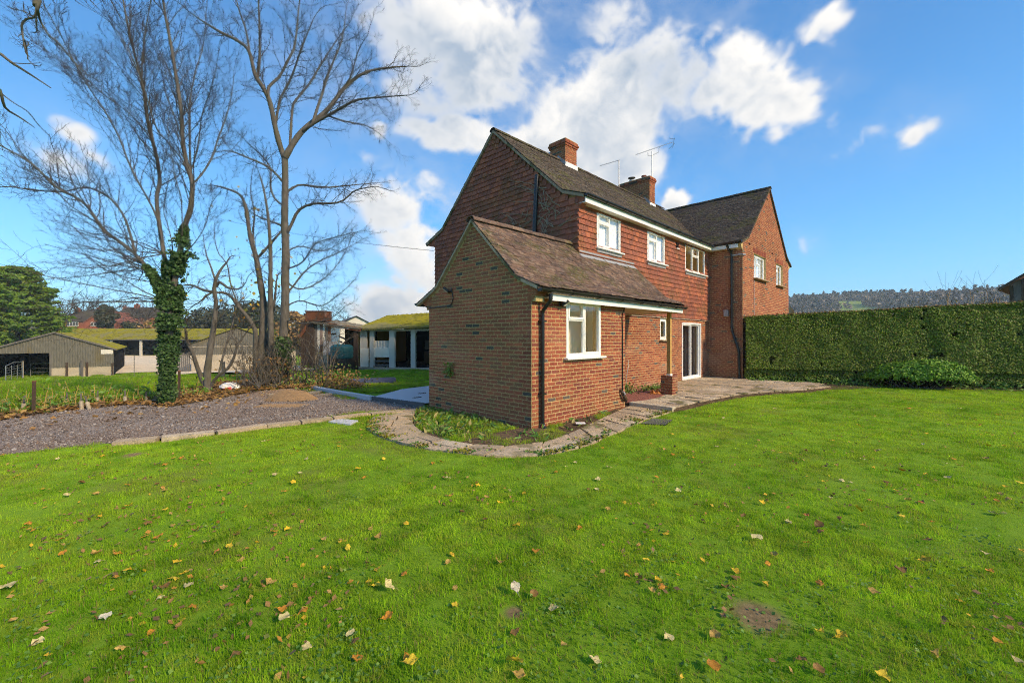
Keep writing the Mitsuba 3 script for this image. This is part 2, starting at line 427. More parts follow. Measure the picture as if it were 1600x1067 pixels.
def mossy_colour(p, n, uv):
    s = fbm(p.x * .9, p.y * .9, p.z * .9, 4)
    g = fbm(p.x * 7, p.y * 7, p.z * 7, 3)
    c = mix(mi.Color3f(.13, .125, .012), mi.Color3f(.30, .275, .022), g)
    c = mix(c, mi.Color3f(.06, .062, .02), smoothstep(.5, .75, fbm(p.x * 3, p.y * 3, p.z * 3, 3)) * .6)
    return mix(c, mi.Color3f(.19, .18, .12), smoothstep(.52, .68, s) * .55)


def concrete_colour(p, n, uv):
    g = fbm(p.x * 18, p.y * 18, p.z * 18, 4)
    s = fbm(p.x * 1.1, p.y * 1.1, p.z * 1.6, 3)
    return mi.Color3f(.44, .38, .285) * (.72 + .5 * g) * (.7 + .55 * s)


def timber_colour(p, n, uv):
    g = fbm(p.x * 30, p.y * 30, p.z * 2.5, 4)
    c = mix(mi.Color3f(.42, .24, .07), mi.Color3f(.56, .36, .13), g)
    w = mix(mi.Color3f(.08, .075, .07), mi.Color3f(.19, .175, .16), g)
    b = mix(mi.Color3f(.035, .026, .02), mi.Color3f(.09, .06, .045), g)
    return dr.select(uv.y < .25, c, dr.select(uv.y < .75, w, b))


def rust_colour(p, n, uv):
    g = fbm(p.x * 9, p.y * 9, p.z * 5, 4)
    s = fbm(p.x * 2 + 2, p.y * 2, p.z * 1.2, 3)
    c = mix(mi.Color3f(.085, .03, .018), mi.Color3f(.22, .085, .04), g)
    return mix(c, mi.Color3f(.33, .32, .31), smoothstep(.50, .62, s) * uv.y)


def stone_colour(p, n, uv):
    return pal(uv.x, (.25, .205, .18), (.36, .31, .28), (.17, .13, .11), (.46, .42, .39), (.27, .19, .145), (.22, .185, .165), (.36, .33, .31), (.10, .085, .08)) * (.55 + .5 * fbm(p.x * 90, p.y * 90, p.z * 90, 2))


def grain(k, kz=None):
    return lambda p, n, uv: fbm(p.x * k, p.y * k, p.z * (kz or k), 3)


principled('brick_mat', proc(brick_colour), .9, .15, bump=(grain(70), .006))
principled('mortar_mat', proc(mortar_colour), .95, .1)
principled('tile_mat', proc(tile_colour), .85, .25)
principled('slab_mat', proc(slab_colour), .85, .25, bump=(grain(35), .012))
principled('soil_mat', proc(soil_colour), .95, .1, bump=(grain(22), .06))
principled('sand_mat', proc(sand_colour), .95, .1, bump=(grain(30), .02))
principled('gravel_mat', proc(gravel_colour), .9, .2, bump=(lambda p, n, uv: voronoi(p.x * 34, p.y * 34)[0] + .4 * voronoi(p.x * 78, p.y * 78)[0], .012))
principled('ground_mat', proc(ground_colour), .95, .1)
principled('lawn_mat', proc(lawn_colour), .95, .1)
scene['grass_mat'] = {'type': 'principledthin', 'base_color': proc(grass_colour), 'roughness': .6, 'diff_trans': 1.0, 'spec_trans': 0.0, 'eta': 1.3}
principled('bark_mat', proc(bark_colour), .9, .15)
principled('leaf_mat', proc(leaf_colour), .55, .35)
principled('fallen_mat', proc(fallen_colour), .6, .3)
principled('corrugated_mat', proc(corrugated_colour), .85, .2)
principled('mossy_mat', proc(mossy_colour), .95, .1, bump=(grain(9), .05, 5e-3))
principled('concrete_mat', proc(concrete_colour), .9, .2)
principled('timber_mat', proc(timber_colour), .8, .2)
principled('rust_mat', proc(rust_colour), .85, .3)
principled('stone_mat', proc(stone_colour), .85, .25)
principled('upvc_mat', (.80, .80, .79), .25, .5)
principled('paint_mat', (.60, .575, .51), .5, .4)
principled('soffit_mat', (.55, .42, .33), .7, .3)
principled('black_mat', (.012, .012, .013), .3, .5)
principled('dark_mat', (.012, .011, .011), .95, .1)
principled('steel_mat', (.30, .31, .32), .45, .5, metallic=.6)
principled('lead_mat', (.30, .31, .33), .6, .4)
principled('cream_mat', (.82, .79, .68), .85, .2)
principled('blind_mat', (.80, .82, .84), .8, .2)
principled('teal_mat', (.02, .115, .125), .5, .4)
principled('red_mat', (.55, .05, .04), .5, .4)
principled('stalk_mat', (.34, .27, .19), .8, .2)
principled('farblue_mat', (.05, .07, .16), .6, .3)
principled('slate_mat', (.10, .10, .105), .8, .3)
principled('grey_slab_mat', (.46, .47, .50), .7, .3, bump=(grain(60), .002))
principled('redtile_mat', (.23, .095, .075), .7, .3)
principled('wire_mat', (.05, .05, .05), .6, .3)
scene['glass_mat'] = {'type': 'thindielectric', 'int_ior': 1.5}
scene['lens_mat'] = {'type': 'twosided', 'bsdf': {'type': 'principled', 'base_color': col((.55, .56, .5)), 'roughness': .15, 'specular': .6}}

# ------------------------------------------------------------------ the house
HOUSE = thing('brick_house', 'red brick and tile hung house with a low brick wing at its left end', 'house')
EW, EL = 3.31, 3.22                         # the low wing: width of its gable, length of its front
XG, YF, YR, XI = 3.26, 1.38, 7.84, 12.05    # tile hung gable, long front, back, inner corner of the cross wing
WY, WX1 = .12, 19.09                        # cross wing: front gable, far side


def prof_ext(t):                            # height of the roofs above the horizontal distance from the ridge
    t = np.asarray(t, float)
    return np.where(t < 1.3, 4.12 - t, 2.82 - (t - 1.3) * .43)


def prof_main(t):
    t = np.asarray(t, float)
    k = math.tan(math.radians(43))
    return np.where(t < 2.75, 8.15 - t * k, 8.15 - 2.75 * k - (t - 2.75) * .38)


def prof_wing(t):
    t = np.asarray(t, float)
    k = math.tan(math.radians(41.5))
    return np.where(t < 3.0, 8.27 - t * k, 8.27 - 3 * k - (t - 3.0) * .40)


def half_width(prof, z, top):               # horizontal distance at which a roof has come down to height z
    t = np.linspace(0, top, 200)
    return float(np.interp(-z, -prof(t), t))


def rows(o, u, n, width, z0, z1, kind, clip=None, holes=(), seed=0, bw=.225, bh=.075, tone=None, depth=.020, proud=.004):
    """Brick courses on a wall face: arrays of boxes (centre, half axes, uv)."""
    g = np.random.default_rng(seed)
    o, u, n = (np.asarray(a, float) for a in (o, u, n))
    C, A, B, N, U = [], [], [], [], []
    for i in range(int((z1 - z0) / bh)):
        z = z0 + (i + .5) * bh
        lo, hi = (0, width) if clip is None else clip(z + bh * .5)
        if hi - lo < .1:
            continue
        cuts = [(a, b) for a, b, c, d in holes if c - .01 < z < d + .01]
        e = -bw * (.5 if i % 2 else 0) - (bw * .25 if g.random() < .1 else 0)
        while e < width:
            a, b = max(e, lo), min(e + bw, hi)
            e += bw
            seg = [(a, b)]
            for p, q in cuts:
                seg = [s for x, y in seg for s in ((x, min(y, p)), (max(x, q), y)) if s[1] - s[0] > .035]
            for a, b in seg:
                if b - a < .035:
                    continue
                m, h = (a + b) / 2, (b - a) / 2 - .0062
                j = g.normal(0, .0010, 3)
                C.append(o + u * m + np.array([0, 0, z + j[0]]) + n * (proud - depth / 2 + j[1]))
                A.append(u * h + np.array([0, 0, j[2] * .8])); B.append([0, 0, bh / 2 - .0064]); N.append(n * depth / 2)
                U.append([g.random(), kind if np.isscalar(kind) else kind(m, z, g)])
    return [np.array(x) for x in (C, A, B, N, U)]


def tile_hang(o, u, n, width, z0, z1, clip=None, holes=(), seed=0, gauge=.15, tw=.21, wavy=None):
    """Hanging tiles on a wall face, each tail standing proud of the course below."""
    g = np.random.default_rng(seed)
    o, u, n = (np.asarray(a, float) for a in (o, u, n))
    C, A, B, N, U = [], [], [], [], []
    up = np.array([0, 0, 1.0])
    for i in range(int((z1 - z0) / gauge) + 1):
        z = z0 + i * gauge
        lo, hi = (0, width) if clip is None else clip(z + gauge * .75)
        cuts = [(a, b) for a, b, c, d in holes if c < z + gauge * .5 < d]
        e = -tw * (.5 if i % 2 else 0)
        while e < width:
            a, b = max(e, lo), min(e + tw, hi)
            e += tw
            seg = [(a, b)]
            for p, q in cuts:
                seg = [s for x, y in seg for s in ((x, min(y, p)), (max(x, q), y)) if s[1] - s[0] > .03]
            for a, b in seg:
                if b - a < .03:
                    continue
                m, h = (a + b) / 2, (b - a) / 2 - .002
                top = min(z + gauge * 1.35, z1 + .04)
                j = g.normal(0, 1, 4)
                dz = (wavy(m, z) if wavy else 0) + j[0] * .003
                lean = (up * 1.0 - n * (.19 + j[1] * .008))
                lean /= np.linalg.norm(lean)
                t = np.cross(u, lean)
                t *= np.sign(t @ n)
                L = (top - z) / 2
                C.append(o + u * m + up * (z + L + dz) + n * (.040 - L * .19 + .0015 * j[2]))
                A.append(u * h + up * j[3] * .0015); B.append(lean * L); N.append(t * .0075); U.append([g.random(), 0])
    return [np.array(x) for x in (C, A, B, N, U)]


def roof_tiles(axis, ridge, sign, prof, run, a0, a1, kind, seed, gauge=.10, tw=.165, skip=None, start=0.05):
    """Plain tiles on one slope. axis 0: ridge along x; 1: along y. ridge: the other coordinate of the ridge. sign: side."""
    g = np.random.default_rng(seed)
    t = np.linspace(0, run, 400)
    z = prof(t)
    s = np.concatenate([[0], np.cumsum(np.hypot(np.diff(t), np.diff(z)))])
    C, A, B, N, U = [], [], [], [], []
    n = int((s[-1] - start) / gauge)
    for i in range(n + 1):
        se = s[-1] - i * gauge + .03                               # tail of this course
        tm, zm = np.interp(se - .085, s, t), np.interp(se - .085, s, z)
        te, ze = np.interp(min(se, s[-1]), s, t), np.interp(min(se, s[-1]), s, z)
        d = np.array([te - tm, ze - zm]); d /= np.linalg.norm(d) + 1e-9
        nn = np.array([-d[1], d[0]])
        if nn[1] < 0:
            nn = -nn
        e = a0 - tw * (.5 if i % 2 else 0)
        sag = .012
        while e < a1:
            a, b = max(e, a0), min(e + tw, a1)
            e += tw
            if b - a < .04:
                continue
            m = (a + b) / 2
            if skip is not None and skip(m, tm, zm):
                continue
            j = g.normal(0, 1, 4)
            q, w = np.array([tm, zm]) + nn * (.020 + .0035 * j[0]), d + nn * (.075 + .02 * j[1])
            w /= np.linalg.norm(w)
            k = np.array([-w[1], w[0]]); k *= np.sign(k[1])
            if axis == 0:
                f = lambda x, v: np.array([x, sign * v[0], v[1]])
                C.append(np.array([m, ridge + sign * q[0], q[1]]))
            else:
                f = lambda x, v: np.array([sign * v[0], x, v[1]])
                C.append(np.array([ridge + sign * q[0], m, q[1]]))
            A.append(f((b - a) / 2 - .0015, (0, .003 * j[2]))); B.append(f(0, w * .09)); N.append(f(0, k * .0065)); U.append([g.random(), kind])
    return [np.array(x) for x in (C, A, B, N, U)]


def join(*sets):
    return [np.concatenate([s[k] for s in sets]) for k in range(5)]


def pieces(parent, name, rest, arr, mat, most=300, shrink=.03, first=None):
    """The pieces that show largest as parts of their own, the others joined into one part."""
    C, A, B, N, U = arr
    d = np.linalg.norm(C - EYE, axis=1)
    if first is not None:
        d = d + np.where(first(C), 0, 1000)
    order = np.argsort(d, kind='stable')
    for i in order[:most]:
        put(name, MB().obox(C[i], A[i], B[i], N[i], U[i], shrink), mat, parent)
    o = order[most:]
    if len(o):
        put(rest, MB().obox(C[o], A[o], B[o], N[o], U[o], shrink), mat, parent, kind='stuff')


def window(parent, o, u, n, w, h, lights, sill=.06, inset=0.0, back='blind_mat', gap=.10, frame='upvc_mat', room=None, sill_mat='upvc_mat', fw=.055):
    """A framed window. lights: list of (x0, z0, x1, z1, opens) in shares of the opening."""
    o, u, n, up = np.asarray(o, float), np.asarray(u, float), np.asarray(n, float), np.array([0, 0, 1.0])
    o = o - n * inset
    m = MB()

    def bar(x0, z0, x1, z1, f, b):
        c = o + u * (x0 + x1) / 2 + up * (z0 + z1) / 2 + n * (f + b) / 2
        m.obox([c], [u * (x1 - x0) / 2], [up * (z1 - z0) / 2], [n * (f - b) / 2], None, 0, .006)
    bar(0, 0, fw, h, .012, -.06); bar(w - fw, 0, w, h, .012, -.06); bar(fw, 0, w - fw, fw, .010, -.06); bar(fw, h - fw, w - fw, h, .010, -.06)
    key = put('window', m, frame, parent)
    sash = MB()
    m = sash
    glass = MB()
    for x0, z0, x1, z1, opens in lights:
        x0, x1, z0, z1 = x0 * w, x1 * w, z0 * h, z1 * h
        x0, x1 = max(x0, fw * .9) if x0 <= 0 else x0, min(x1, w - fw * .9)
        z0, z1 = max(z0, fw * .9), min(z1, h - fw * .9)
        k, f = (.05, .026) if opens else (.03, .006)
        bar(x0, z0, x0 + k, z1, f, -.045); bar(x1 - k, z0, x1, z1, f, -.045); bar(x0 + k, z0, x1 - k, z0 + k, f - .002, -.045); bar(x0 + k, z1 - k, x1 - k, z1, f - .002, -.045)
        p = [o + u * x + up * z - n * .02 for x, z in ((x0 + k, z0 + k), (x1 - k, z0 + k), (x1 - k, z1 - k), (x0 + k, z1 - k))]
        g = MB().add(p, [[0, 1, 2, 3]])
        put('pane', g, 'glass_mat', key)
    put('sash', sash, frame, key)
    if sill:
        s = MB()
        c = o + u * w / 2 + n * (inset + .035) + up * (-.022)
        s.obox([c], [u * (w / 2 + sill)], [n * (.075 + inset / 2)], [up * .02], None, 0, .008)
        put('sill', s, sill_mat, key)
    if back:
        p = [o + u * x + up * z - n * gap for x, z in ((.02, .02), (w - .02, .02), (w - .02, h - .02), (.02, h - .02))]
        put('blind', MB().add(p, [[0, 1, 2, 3]]), back, key)
    if room:
        D, mat = room
        c = o - n * (D / 2 + .07) + u * w / 2 + up * h / 2
        r = MB()
        hw, hh = w / 2 + .45, h / 2 + .12
        V = [c + u * a * hw + up * b * hh + n * e * D / 2 for a in (-1, 1) for b in (-1, 1) for e in (-1, 1)]
        r.add(V, [[0, 2, 6, 4], [0, 4, 5, 1], [2, 3, 7, 6], [0, 1, 3, 2], [4, 6, 7, 5]])
        put('room_lining', r, mat, key)
    return key


X_, Y_, Z_ = np.eye(3)
TWO = [(0, 0, .5, .70, True), (0, .70, .5, 1, True), (.5, 0, 1, 1, False)]
TWOB = [(0, 0, .48, .66, False), (0, .66, .48, 1, True), (.48, 0, 1, 1, True)]
THREE = [(0, 0, .34, 1, False), (.34, 0, .66, .62, False), (.34, .62, .66, 1, True), (.66, 0, 1, 1, False)]


def wall(name, o, u, n, poly, thick, uv=(0, 0), mat='mortar_mat', parent=HOUSE):
    """A wall body behind its bricks: shapely outline in (u, z), face 1 mm behind the plane."""
    return put(name, MB().prism(poly, np.asarray(o, float) - np.asarray(n, float) * .001, u, Z_, -np.asarray(n, float) * thick, uv), mat, parent)


# --- low wing: gable and front in brick
def gable_clip(prof, half, ridge_u, sink, run):
    def f(z):
        if z < prof(half) - sink:
            return ridge_u - half, ridge_u + half
        t = half_width(prof, z + sink, run)
        return max(ridge_u - half, ridge_u - t), min(ridge_u + half, ridge_u + t)
    return f


tt = np.linspace(0, EW / 2, 14)
zz = prof_ext(tt) - .05
gp = Polygon([(EW / 2 - t, z) for t, z in zip(tt[::-1], zz[::-1])] + [(EW / 2 + t, z) for t, z in zip(tt[1:], zz[1:])] + [(EW, -.4), (0, -.4)])
EWALL = wall('low_wing_wall', (0, 0, 0), Y_, -X_, gp, .22, (0, 1))
ew = (1.0, 2.2, 1.27, 2.42)
wall('low_wing_wall', (.22, 0, 0), X_, -Y_, sbox(0, -.4, EL - .22, 2.48) - sbox(ew[0] - .22, ew[2], ew[1] - .22, ew[3]), .20)
wall('low_wing_wall', (EL, .2, 0), Y_, X_, sbox(0, -.4, YF - .25, 2.6), .2)
wall('low_wing_wall', (.22, EW, 0), X_, Y_, sbox(0, -.4, EL - .22, 2.5), .2)
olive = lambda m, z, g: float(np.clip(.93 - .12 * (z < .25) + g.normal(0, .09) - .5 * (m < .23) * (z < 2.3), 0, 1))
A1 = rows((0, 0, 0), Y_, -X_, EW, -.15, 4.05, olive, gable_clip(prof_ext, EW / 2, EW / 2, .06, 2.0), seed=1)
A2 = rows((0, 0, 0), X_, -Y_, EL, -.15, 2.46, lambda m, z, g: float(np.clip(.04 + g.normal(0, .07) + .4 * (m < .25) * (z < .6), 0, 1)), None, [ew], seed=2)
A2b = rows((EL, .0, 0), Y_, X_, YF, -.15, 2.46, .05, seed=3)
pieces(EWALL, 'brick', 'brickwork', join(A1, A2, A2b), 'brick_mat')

# --- tile hung gable and long front
MR = (YF + YR) / 2
zz = np.array([prof_main(t) - .06 for t in np.linspace(0, MR - YF, 16)])
ttm = np.linspace(0, MR - YF, 16)
mgp = Polygon([(MR - YF - t, z) for t, z in zip(ttm[::-1], zz[::-1])] + [(MR - YF + t, z) for t, z in zip(ttm[1:], zz[1:])] + [(YR - YF, -.4), (0, -.4)])
wall('gable_wall', (XG + .05, YF + .04, 0), Y_, -X_, mgp, .25)
TILED = tag(numbered(HOUSE + '__tile_hanging'))
wins = [(4.076, 5.308, 4.12, 5.13), (6.894, 8.13, 4.12, 5.13), (9.755, 11.609, 4.12, 5.13)]
door = (9.60, 11.33, .10, 2.22)
sw = (7.9, 8.42, 1.59, 2.31)
hl = [(a - XG, b - XG, c, d) for a, b, c, d in wins]
body = sbox(.06, -.4, XI - XG + .3, 5.3)
for a, b, c, d in hl + [(door[0] - XG, door[1] - XG, door[2], door[3]), (sw[0] - XG, sw[1] - XG, sw[2], sw[3])]:
    body = body - sbox(a, c, b, d)
FRONT = wall('front_wall', (XG, YF + .05, 0), X_, -Y_, body, .24)
G1 = tile_hang((XG, YF - .02, 0), Y_, -X_, YR - YF + .04, 2.0, 8.1, gable_clip(prof_main, MR - YF + .02, MR - YF + .02, .11, 3.3), seed=5,
               wavy=lambda m, z: .05 * np.clip((3.0 - (abs(m - 3.25) * 0 + abs(prof_main(abs(m - 3.23)) - z))) / 3, 0, 1) ** 4 * np.sign(3.25 - m) * -.6)
G2 = tile_hang((XG - .03, YF, 0), X_, -Y_, XI - XG + .03, 2.363, 5.1, None, hl, seed=6)
kicker = tile_hang((XG, YF - .01, 0), X_, -Y_, XI - XG, 2.32, 2.36, None, (), seed=7)
put('batten_board', MB().box((XG, YF - .005, 2.33), (XI, YF + .045, 2.375)), 'soffit_mat', HOUSE)
vis = lambda c: ((c[:, 0] < XG + .3) & (c[:, 2] > 3.6)) | ((c[:, 0] > XG + .3) & (c[:, 2] > 3.75 - 1.5 * (c[:, 0] > 6.3)))
pieces(TILED, 'hung_tile', 'tile_courses', join(G1, G2), 'tile_mat', first=vis)
A3 = rows((EL, YF + .05, 0), X_, -Y_, XI - EL, 0.02, 2.36, .0, None, [(door[0] - EL, door[1] - EL, door[2] - .1, door[3]), (sw[0] - EL, sw[1] - EL, sw[2], sw[3])], seed=8)
pieces(FRONT, 'brick', 'brickwork', A3, 'brick_mat')

# --- cross wing on the right
CR = (XI + WX1) / 2
WH = WX1 - CR
ttw = np.linspace(0, WH, 16)
zz = prof_wing(ttw) - .06
cgp = Polygon([(CR - XI - t, z) for t, z in zip(ttw[::-1], zz[::-1])] + [(CR - XI + t, z) for t, z in zip(ttw[1:], zz[1:])] + [(WX1 - XI, -.4), (0, -.4)])
cw = [(13.448 - XI, 15.141 - XI, 4.10, 5.11), (16.78 - XI, 17.95 - XI, 4.10, 5.11)]
hol = cgp
for a, b, c, d in cw:
    hol = hol - sbox(a, c, b, d)
CROSS = wall('cross_wing_wall', (XI, WY, 0), X_, -Y_, hol, .25)
wall('cross_wing_wall', (XI, WY + .25, 0), Y_, -X_, sbox(0, -.4, 7.5, 5.3), .25)
wall('cross_wing_wall', (WX1, WY + .25, 0), Y_, X_, sbox(0, -.4, 7.5, 5.3), .25)
lint = [(a - .12, b + .12, d, d + .22) for a, b, c, d in cw]
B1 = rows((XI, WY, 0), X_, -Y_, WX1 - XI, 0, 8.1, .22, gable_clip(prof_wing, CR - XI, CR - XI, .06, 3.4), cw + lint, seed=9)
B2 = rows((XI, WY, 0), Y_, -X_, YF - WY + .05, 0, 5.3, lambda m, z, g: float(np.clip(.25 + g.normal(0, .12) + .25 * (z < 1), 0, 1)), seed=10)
sold = [[], [], [], [], []]
for a, b, c, d in lint:                                           # soldier courses over the upper windows
    x = a + .04
    while x < b - .02:
        for L, q in zip(sold, (np.array([XI + x, WY + .003, c + .11]), [.033, 0, 0], [0, 0, .105], [0, -.01, 0], [R.random() * .4, .0])):
            L.append(q)
        x += .076
pieces(CROSS, 'brick', 'brickwork', join(B1, B2, [np.array(s) for s in sold]), 'brick_mat')
for a, b in ((12.75, 5.36), (16.0, 5.42), (18.5, 5.42), (15.2, 7.7)):
    put('air_brick', MB().box((a, WY - .012, b), (a + .2, WY + .02, b + .07)), 'dark_mat', CROSS)
put('cable', MB().tube([(13.42, WY - .015, 4.0), (13.42, WY - .015, 1.0)], .012, 5), 'lead_mat', HOUSE)

# --- roofs
LROOF = put('low_wing_roof', MB(), 'tile_mat', HOUSE) if False else tag(numbered(HOUSE + '__low_wing_roof'))
MROOF = tag(numbered(HOUSE + '__main_roof'))
CROOF = tag(numbered(HOUSE + '__cross_wing_roof'))
VE = .07                                                          # overhang of the verges
ey = EW / 2
ext_run_f, ext_run_b = ey + .22, ey + .45


def deck(axis, ridge, sign, prof, run, a0, a1, th=.05):
    t = np.linspace(0, run, 12)
    z = prof(t)
    m = MB()
    f = (lambda a, q, w: (a, ridge + sign * q, w)) if axis == 0 else (lambda a, q, w: (ridge + sign * q, a, w))
    v = [f(a, q, w - d) for q, w in zip(t, z) for a in (a0, a1) for d in (.004, th)]
    fc = []
    for i in range(11):
        k = i * 4
        fc += [[k, k + 2, k + 6, k + 4], [k + 1, k + 5, k + 7, k + 3], [k, k + 4, k + 5, k + 1], [k + 2, k + 3, k + 7, k + 6]]
    fc += [[0, 1, 3, 2], [44, 46, 47, 45]]
    return m.add(v, fc, (.3, 1))


put('roof_deck', deck(0, ey, -1, prof_ext, ext_run_f, -VE, XG), 'tile_mat', LROOF)
put('roof_deck', deck(0, ey, 1, prof_ext, ext_run_b, -VE, XG), 'tile_mat', LROOF)
tp = lambda y: prof_ext(ey - y)
m = MB()
tq = np.linspace(ey - YF, ext_run_f, 10)
v = [(x, ey - t, prof_ext(t) - d) for t in tq for x in (XG, 5.98) for d in (.004, .05)]
fc = []
for i in range(9):
    k = i * 4
    fc += [[k, k + 2, k + 6, k + 4], [k + 1, k + 5, k + 7, k + 3], [k, k + 4, k + 5, k + 1], [k + 2, k + 3, k + 7, k + 6]]
put('roof_deck', m.add(v, fc, (.3, .5)), 'tile_mat', LROOF)
E1 = roof_tiles(0, ey, -1, prof_ext, ext_run_f, -VE, 5.98, .5, 21, skip=lambda m, t, z: m > XG - .02 and ey - t > YF - .03)
E2 = roof_tiles(0, ey, 1, prof_ext, ext_run_b, -VE, XG, .5, 22)
pieces(LROOF, 'roof_tile', 'tile_courses', join(E1, E2), 'tile_mat', first=lambda c: c[:, 1] < ey)
main_f, main_b = MR - YF + .24, YR - MR + .56
put('roof_deck', deck(0, MR, -1, prof_main, main_f, XG - VE, CR - .3), 'tile_mat', MROOF)
put('roof_deck', deck(0, MR, 1, prof_main, main_b, XG - VE, CR - .3), 'tile_mat', MROOF)
under_wing = lambda m, t, z: m > XI - .4 and prof_wing(abs(CR - m)) > z + .08
M1 = roof_tiles(0, MR, -1, prof_main, main_f, XG - VE, CR - .4, 1, 23, skip=under_wing)
M2 = roof_tiles(0, MR, 1, prof_main, main_b, XG - VE, XG + 1.2, 1, 24)
pieces(MROOF, 'roof_tile', 'tile_courses', join(M1, M2), 'tile_mat', first=lambda c: c[:, 1] < MR)
wing_run = WH + .24
put('roof_deck', deck(1, CR, -1, prof_wing, wing_run, WY - VE, 8.0), 'tile_mat', CROOF)
put('roof_deck', deck(1, CR, 1, prof_wing, wing_run + .1, WY - VE, 8.0), 'tile_mat', CROOF)
under_main = lambda m, t, z: m > YF - .3 and m < YR and prof_main(abs(MR - m)) > z + .08
W1 = roof_tiles(1, CR, -1, prof_wing, wing_run, WY - VE, 6.5, 1, 25, skip=under_main)
W2 = roof_tiles(1, CR, 1, prof_wing, wing_run + .1, WY - VE, WY + .6, 1, 26)
pieces(CROOF, 'roof_tile', 'tile_courses', join(W1, W2), 'tile_mat', first=lambda c: c[:, 0] < CR)


def ridge_tiles(parent, p0, p1, step, rad, kind):
    p0, p1 = np.asarray(p0, float), np.asarray(p1, float)
    L = np.linalg.norm(p1 - p0)
    n = int(L / step)
    d = (p1 - p0) / L
    side = np.cross(d, Z_)
    for i in range(n):
        a, b = p0 + d * i * L / n, p0 + d * ((i + 1) * L / n - .008)
        g = np.linspace(-.15, math.pi + .15, 9)
        w = R.normal(0, .004, 2)
        m = MB()
        v = [q + side * np.cos(x) * (rad + e) + Z_ * (np.sin(x) * (rad * .72 + e) - rad * .35 + h) for q, h in ((a, w[0]), (b, w[1])) for x in g for e in (0, -.015)]
        k = 18
        f = []
        for j in range(8):
            s = j * 2
            f += [[s, s + 2, s + 2 + k, s + k], [s + 1, s + 1 + k, s + 3 + k, s + 3], [s, s + 1, s + 3, s + 2], [s + k, s + 2 + k, s + 3 + k, s + 1 + k]]
        put('ridge_tile', m.add(v, f, (R.random(), kind)), 'tile_mat', parent)


ridge_tiles(LROOF, (-VE - .02, ey, 4.15), (XG, ey, 4.15), .34, .13, .5)
ridge_tiles(MROOF, (XG - VE - .02, MR, 8.17), (CR - .9, MR, 8.17), .34, .13, 1)
ridge_tiles(CROOF, (CR, WY - VE - .02, 8.30), (CR, 5.5, 8.30), .34, .13, 1)


def verge(parent, axis, ridge, sign, prof, run, a, mat='mortar_mat', w=.05, uv=(0, 1), off=.0, th=.055):
    """The mortared edge under the tiles along a gable."""
    t = np.linspace(0, run - .02, 16)
    z = prof(t) - off
    m = MB()
    f = (lambda s, q, k: (s, ridge + sign * q, k)) if axis == 0 else (lambda s, q, k: (ridge + sign * q, s, k))
    v = [f(s, q, k - d) for q, k in zip(t, z) for s in (a, a + w) for d in (-.002, th)]
    fc = []
    for i in range(15):
        k = i * 4
        fc += [[k, k + 2, k + 6, k + 4], [k + 1, k + 5, k + 7, k + 3], [k, k + 4, k + 5, k + 1], [k + 2, k + 3, k + 7, k + 6]]
    fc += [[0, 1, 3, 2], [60, 62, 63, 61]]
    put('verge', m.add(v, fc, uv), mat, parent)


for sg, run in ((-1, ext_run_f), (1, ext_run_b)):
    verge(LROOF, 0, ey, sg, prof_ext, run, -VE - .004, w=.08, off=.004, mat='slab_mat', uv=(.2, .9))
for sg, run in ((-1, main_f), (1, main_b)):
    verge(MROOF, 0, MR, sg, prof_main, run, XG - VE - .004, w=.09, off=.004, th=.08, mat='slab_mat', uv=(.45, .8))
for sg in (-1, 1):
    verge(CROOF, 1, CR, sg, prof_wing, wing_run, WY - VE - .004, w=.08, off=.004, mat='tile_mat', uv=(.3, .5))

# corbels at the feet of the low gable, in courses of creasing tiles
for sg, y0, reach in ((-1, 0.0, .2), (1, EW, .30)):
    for k in range(9):
        z = 2.325 + k * .030
        out = reach * min(1, (k + 1) / 7)
        put('corbel_tile', MB().box((-.006, min(y0 - sg * .08, y0 + sg * out), z), (.24, max(y0 - sg * .08, y0 + sg * out), z + .022), (R.random(), 1)), 'brick_mat', EWALL)
    put('corbel_core', MB().box((.002, min(y0 - sg * .07, y0 + sg * .1), 2.32), (.235, max(y0 - sg * .07, y0 + sg * .1), 2.6), (0, 1)), 'mortar_mat', EWALL)
# kneelers of the tall gable and the cross wing
for y0, y1 in ((YF - .22, YF + .02), (YR - .02, YR + .5)):
    put('kneeler', MB().prism(Polygon([(y0, 5.30), (y1, 5.34), (y1, 4.98), (y0, 5.2)] if y0 < 3 else [(y0, 5.34), (y1, 5.25), (y1, 5.12), (y0, 4.98)]), (XG - .02, 0, 0), Y_, Z_, X_ * .2, (.3, 0)), 'tile_mat', HOUSE)
put('kneeler', MB().prism(Polygon([(0, 5.42), (-.24, 5.36), (-.22, 5.25), (-.1, 5.1), (0, 5.05)]), (XI, WY + .002, 0), X_, Z_, Y_ * .2, (0, 0)), 'mortar_mat', HOUSE)
put('kneeler', MB().prism(Polygon([(0, 5.42), (.3, 5.3), (.28, 5.2), (.1, 5.08), (0, 5.05)]), (WX1, WY + .002, 0), X_, Z_, Y_ * .2, (0, 0)), 'mortar_mat', HOUSE)

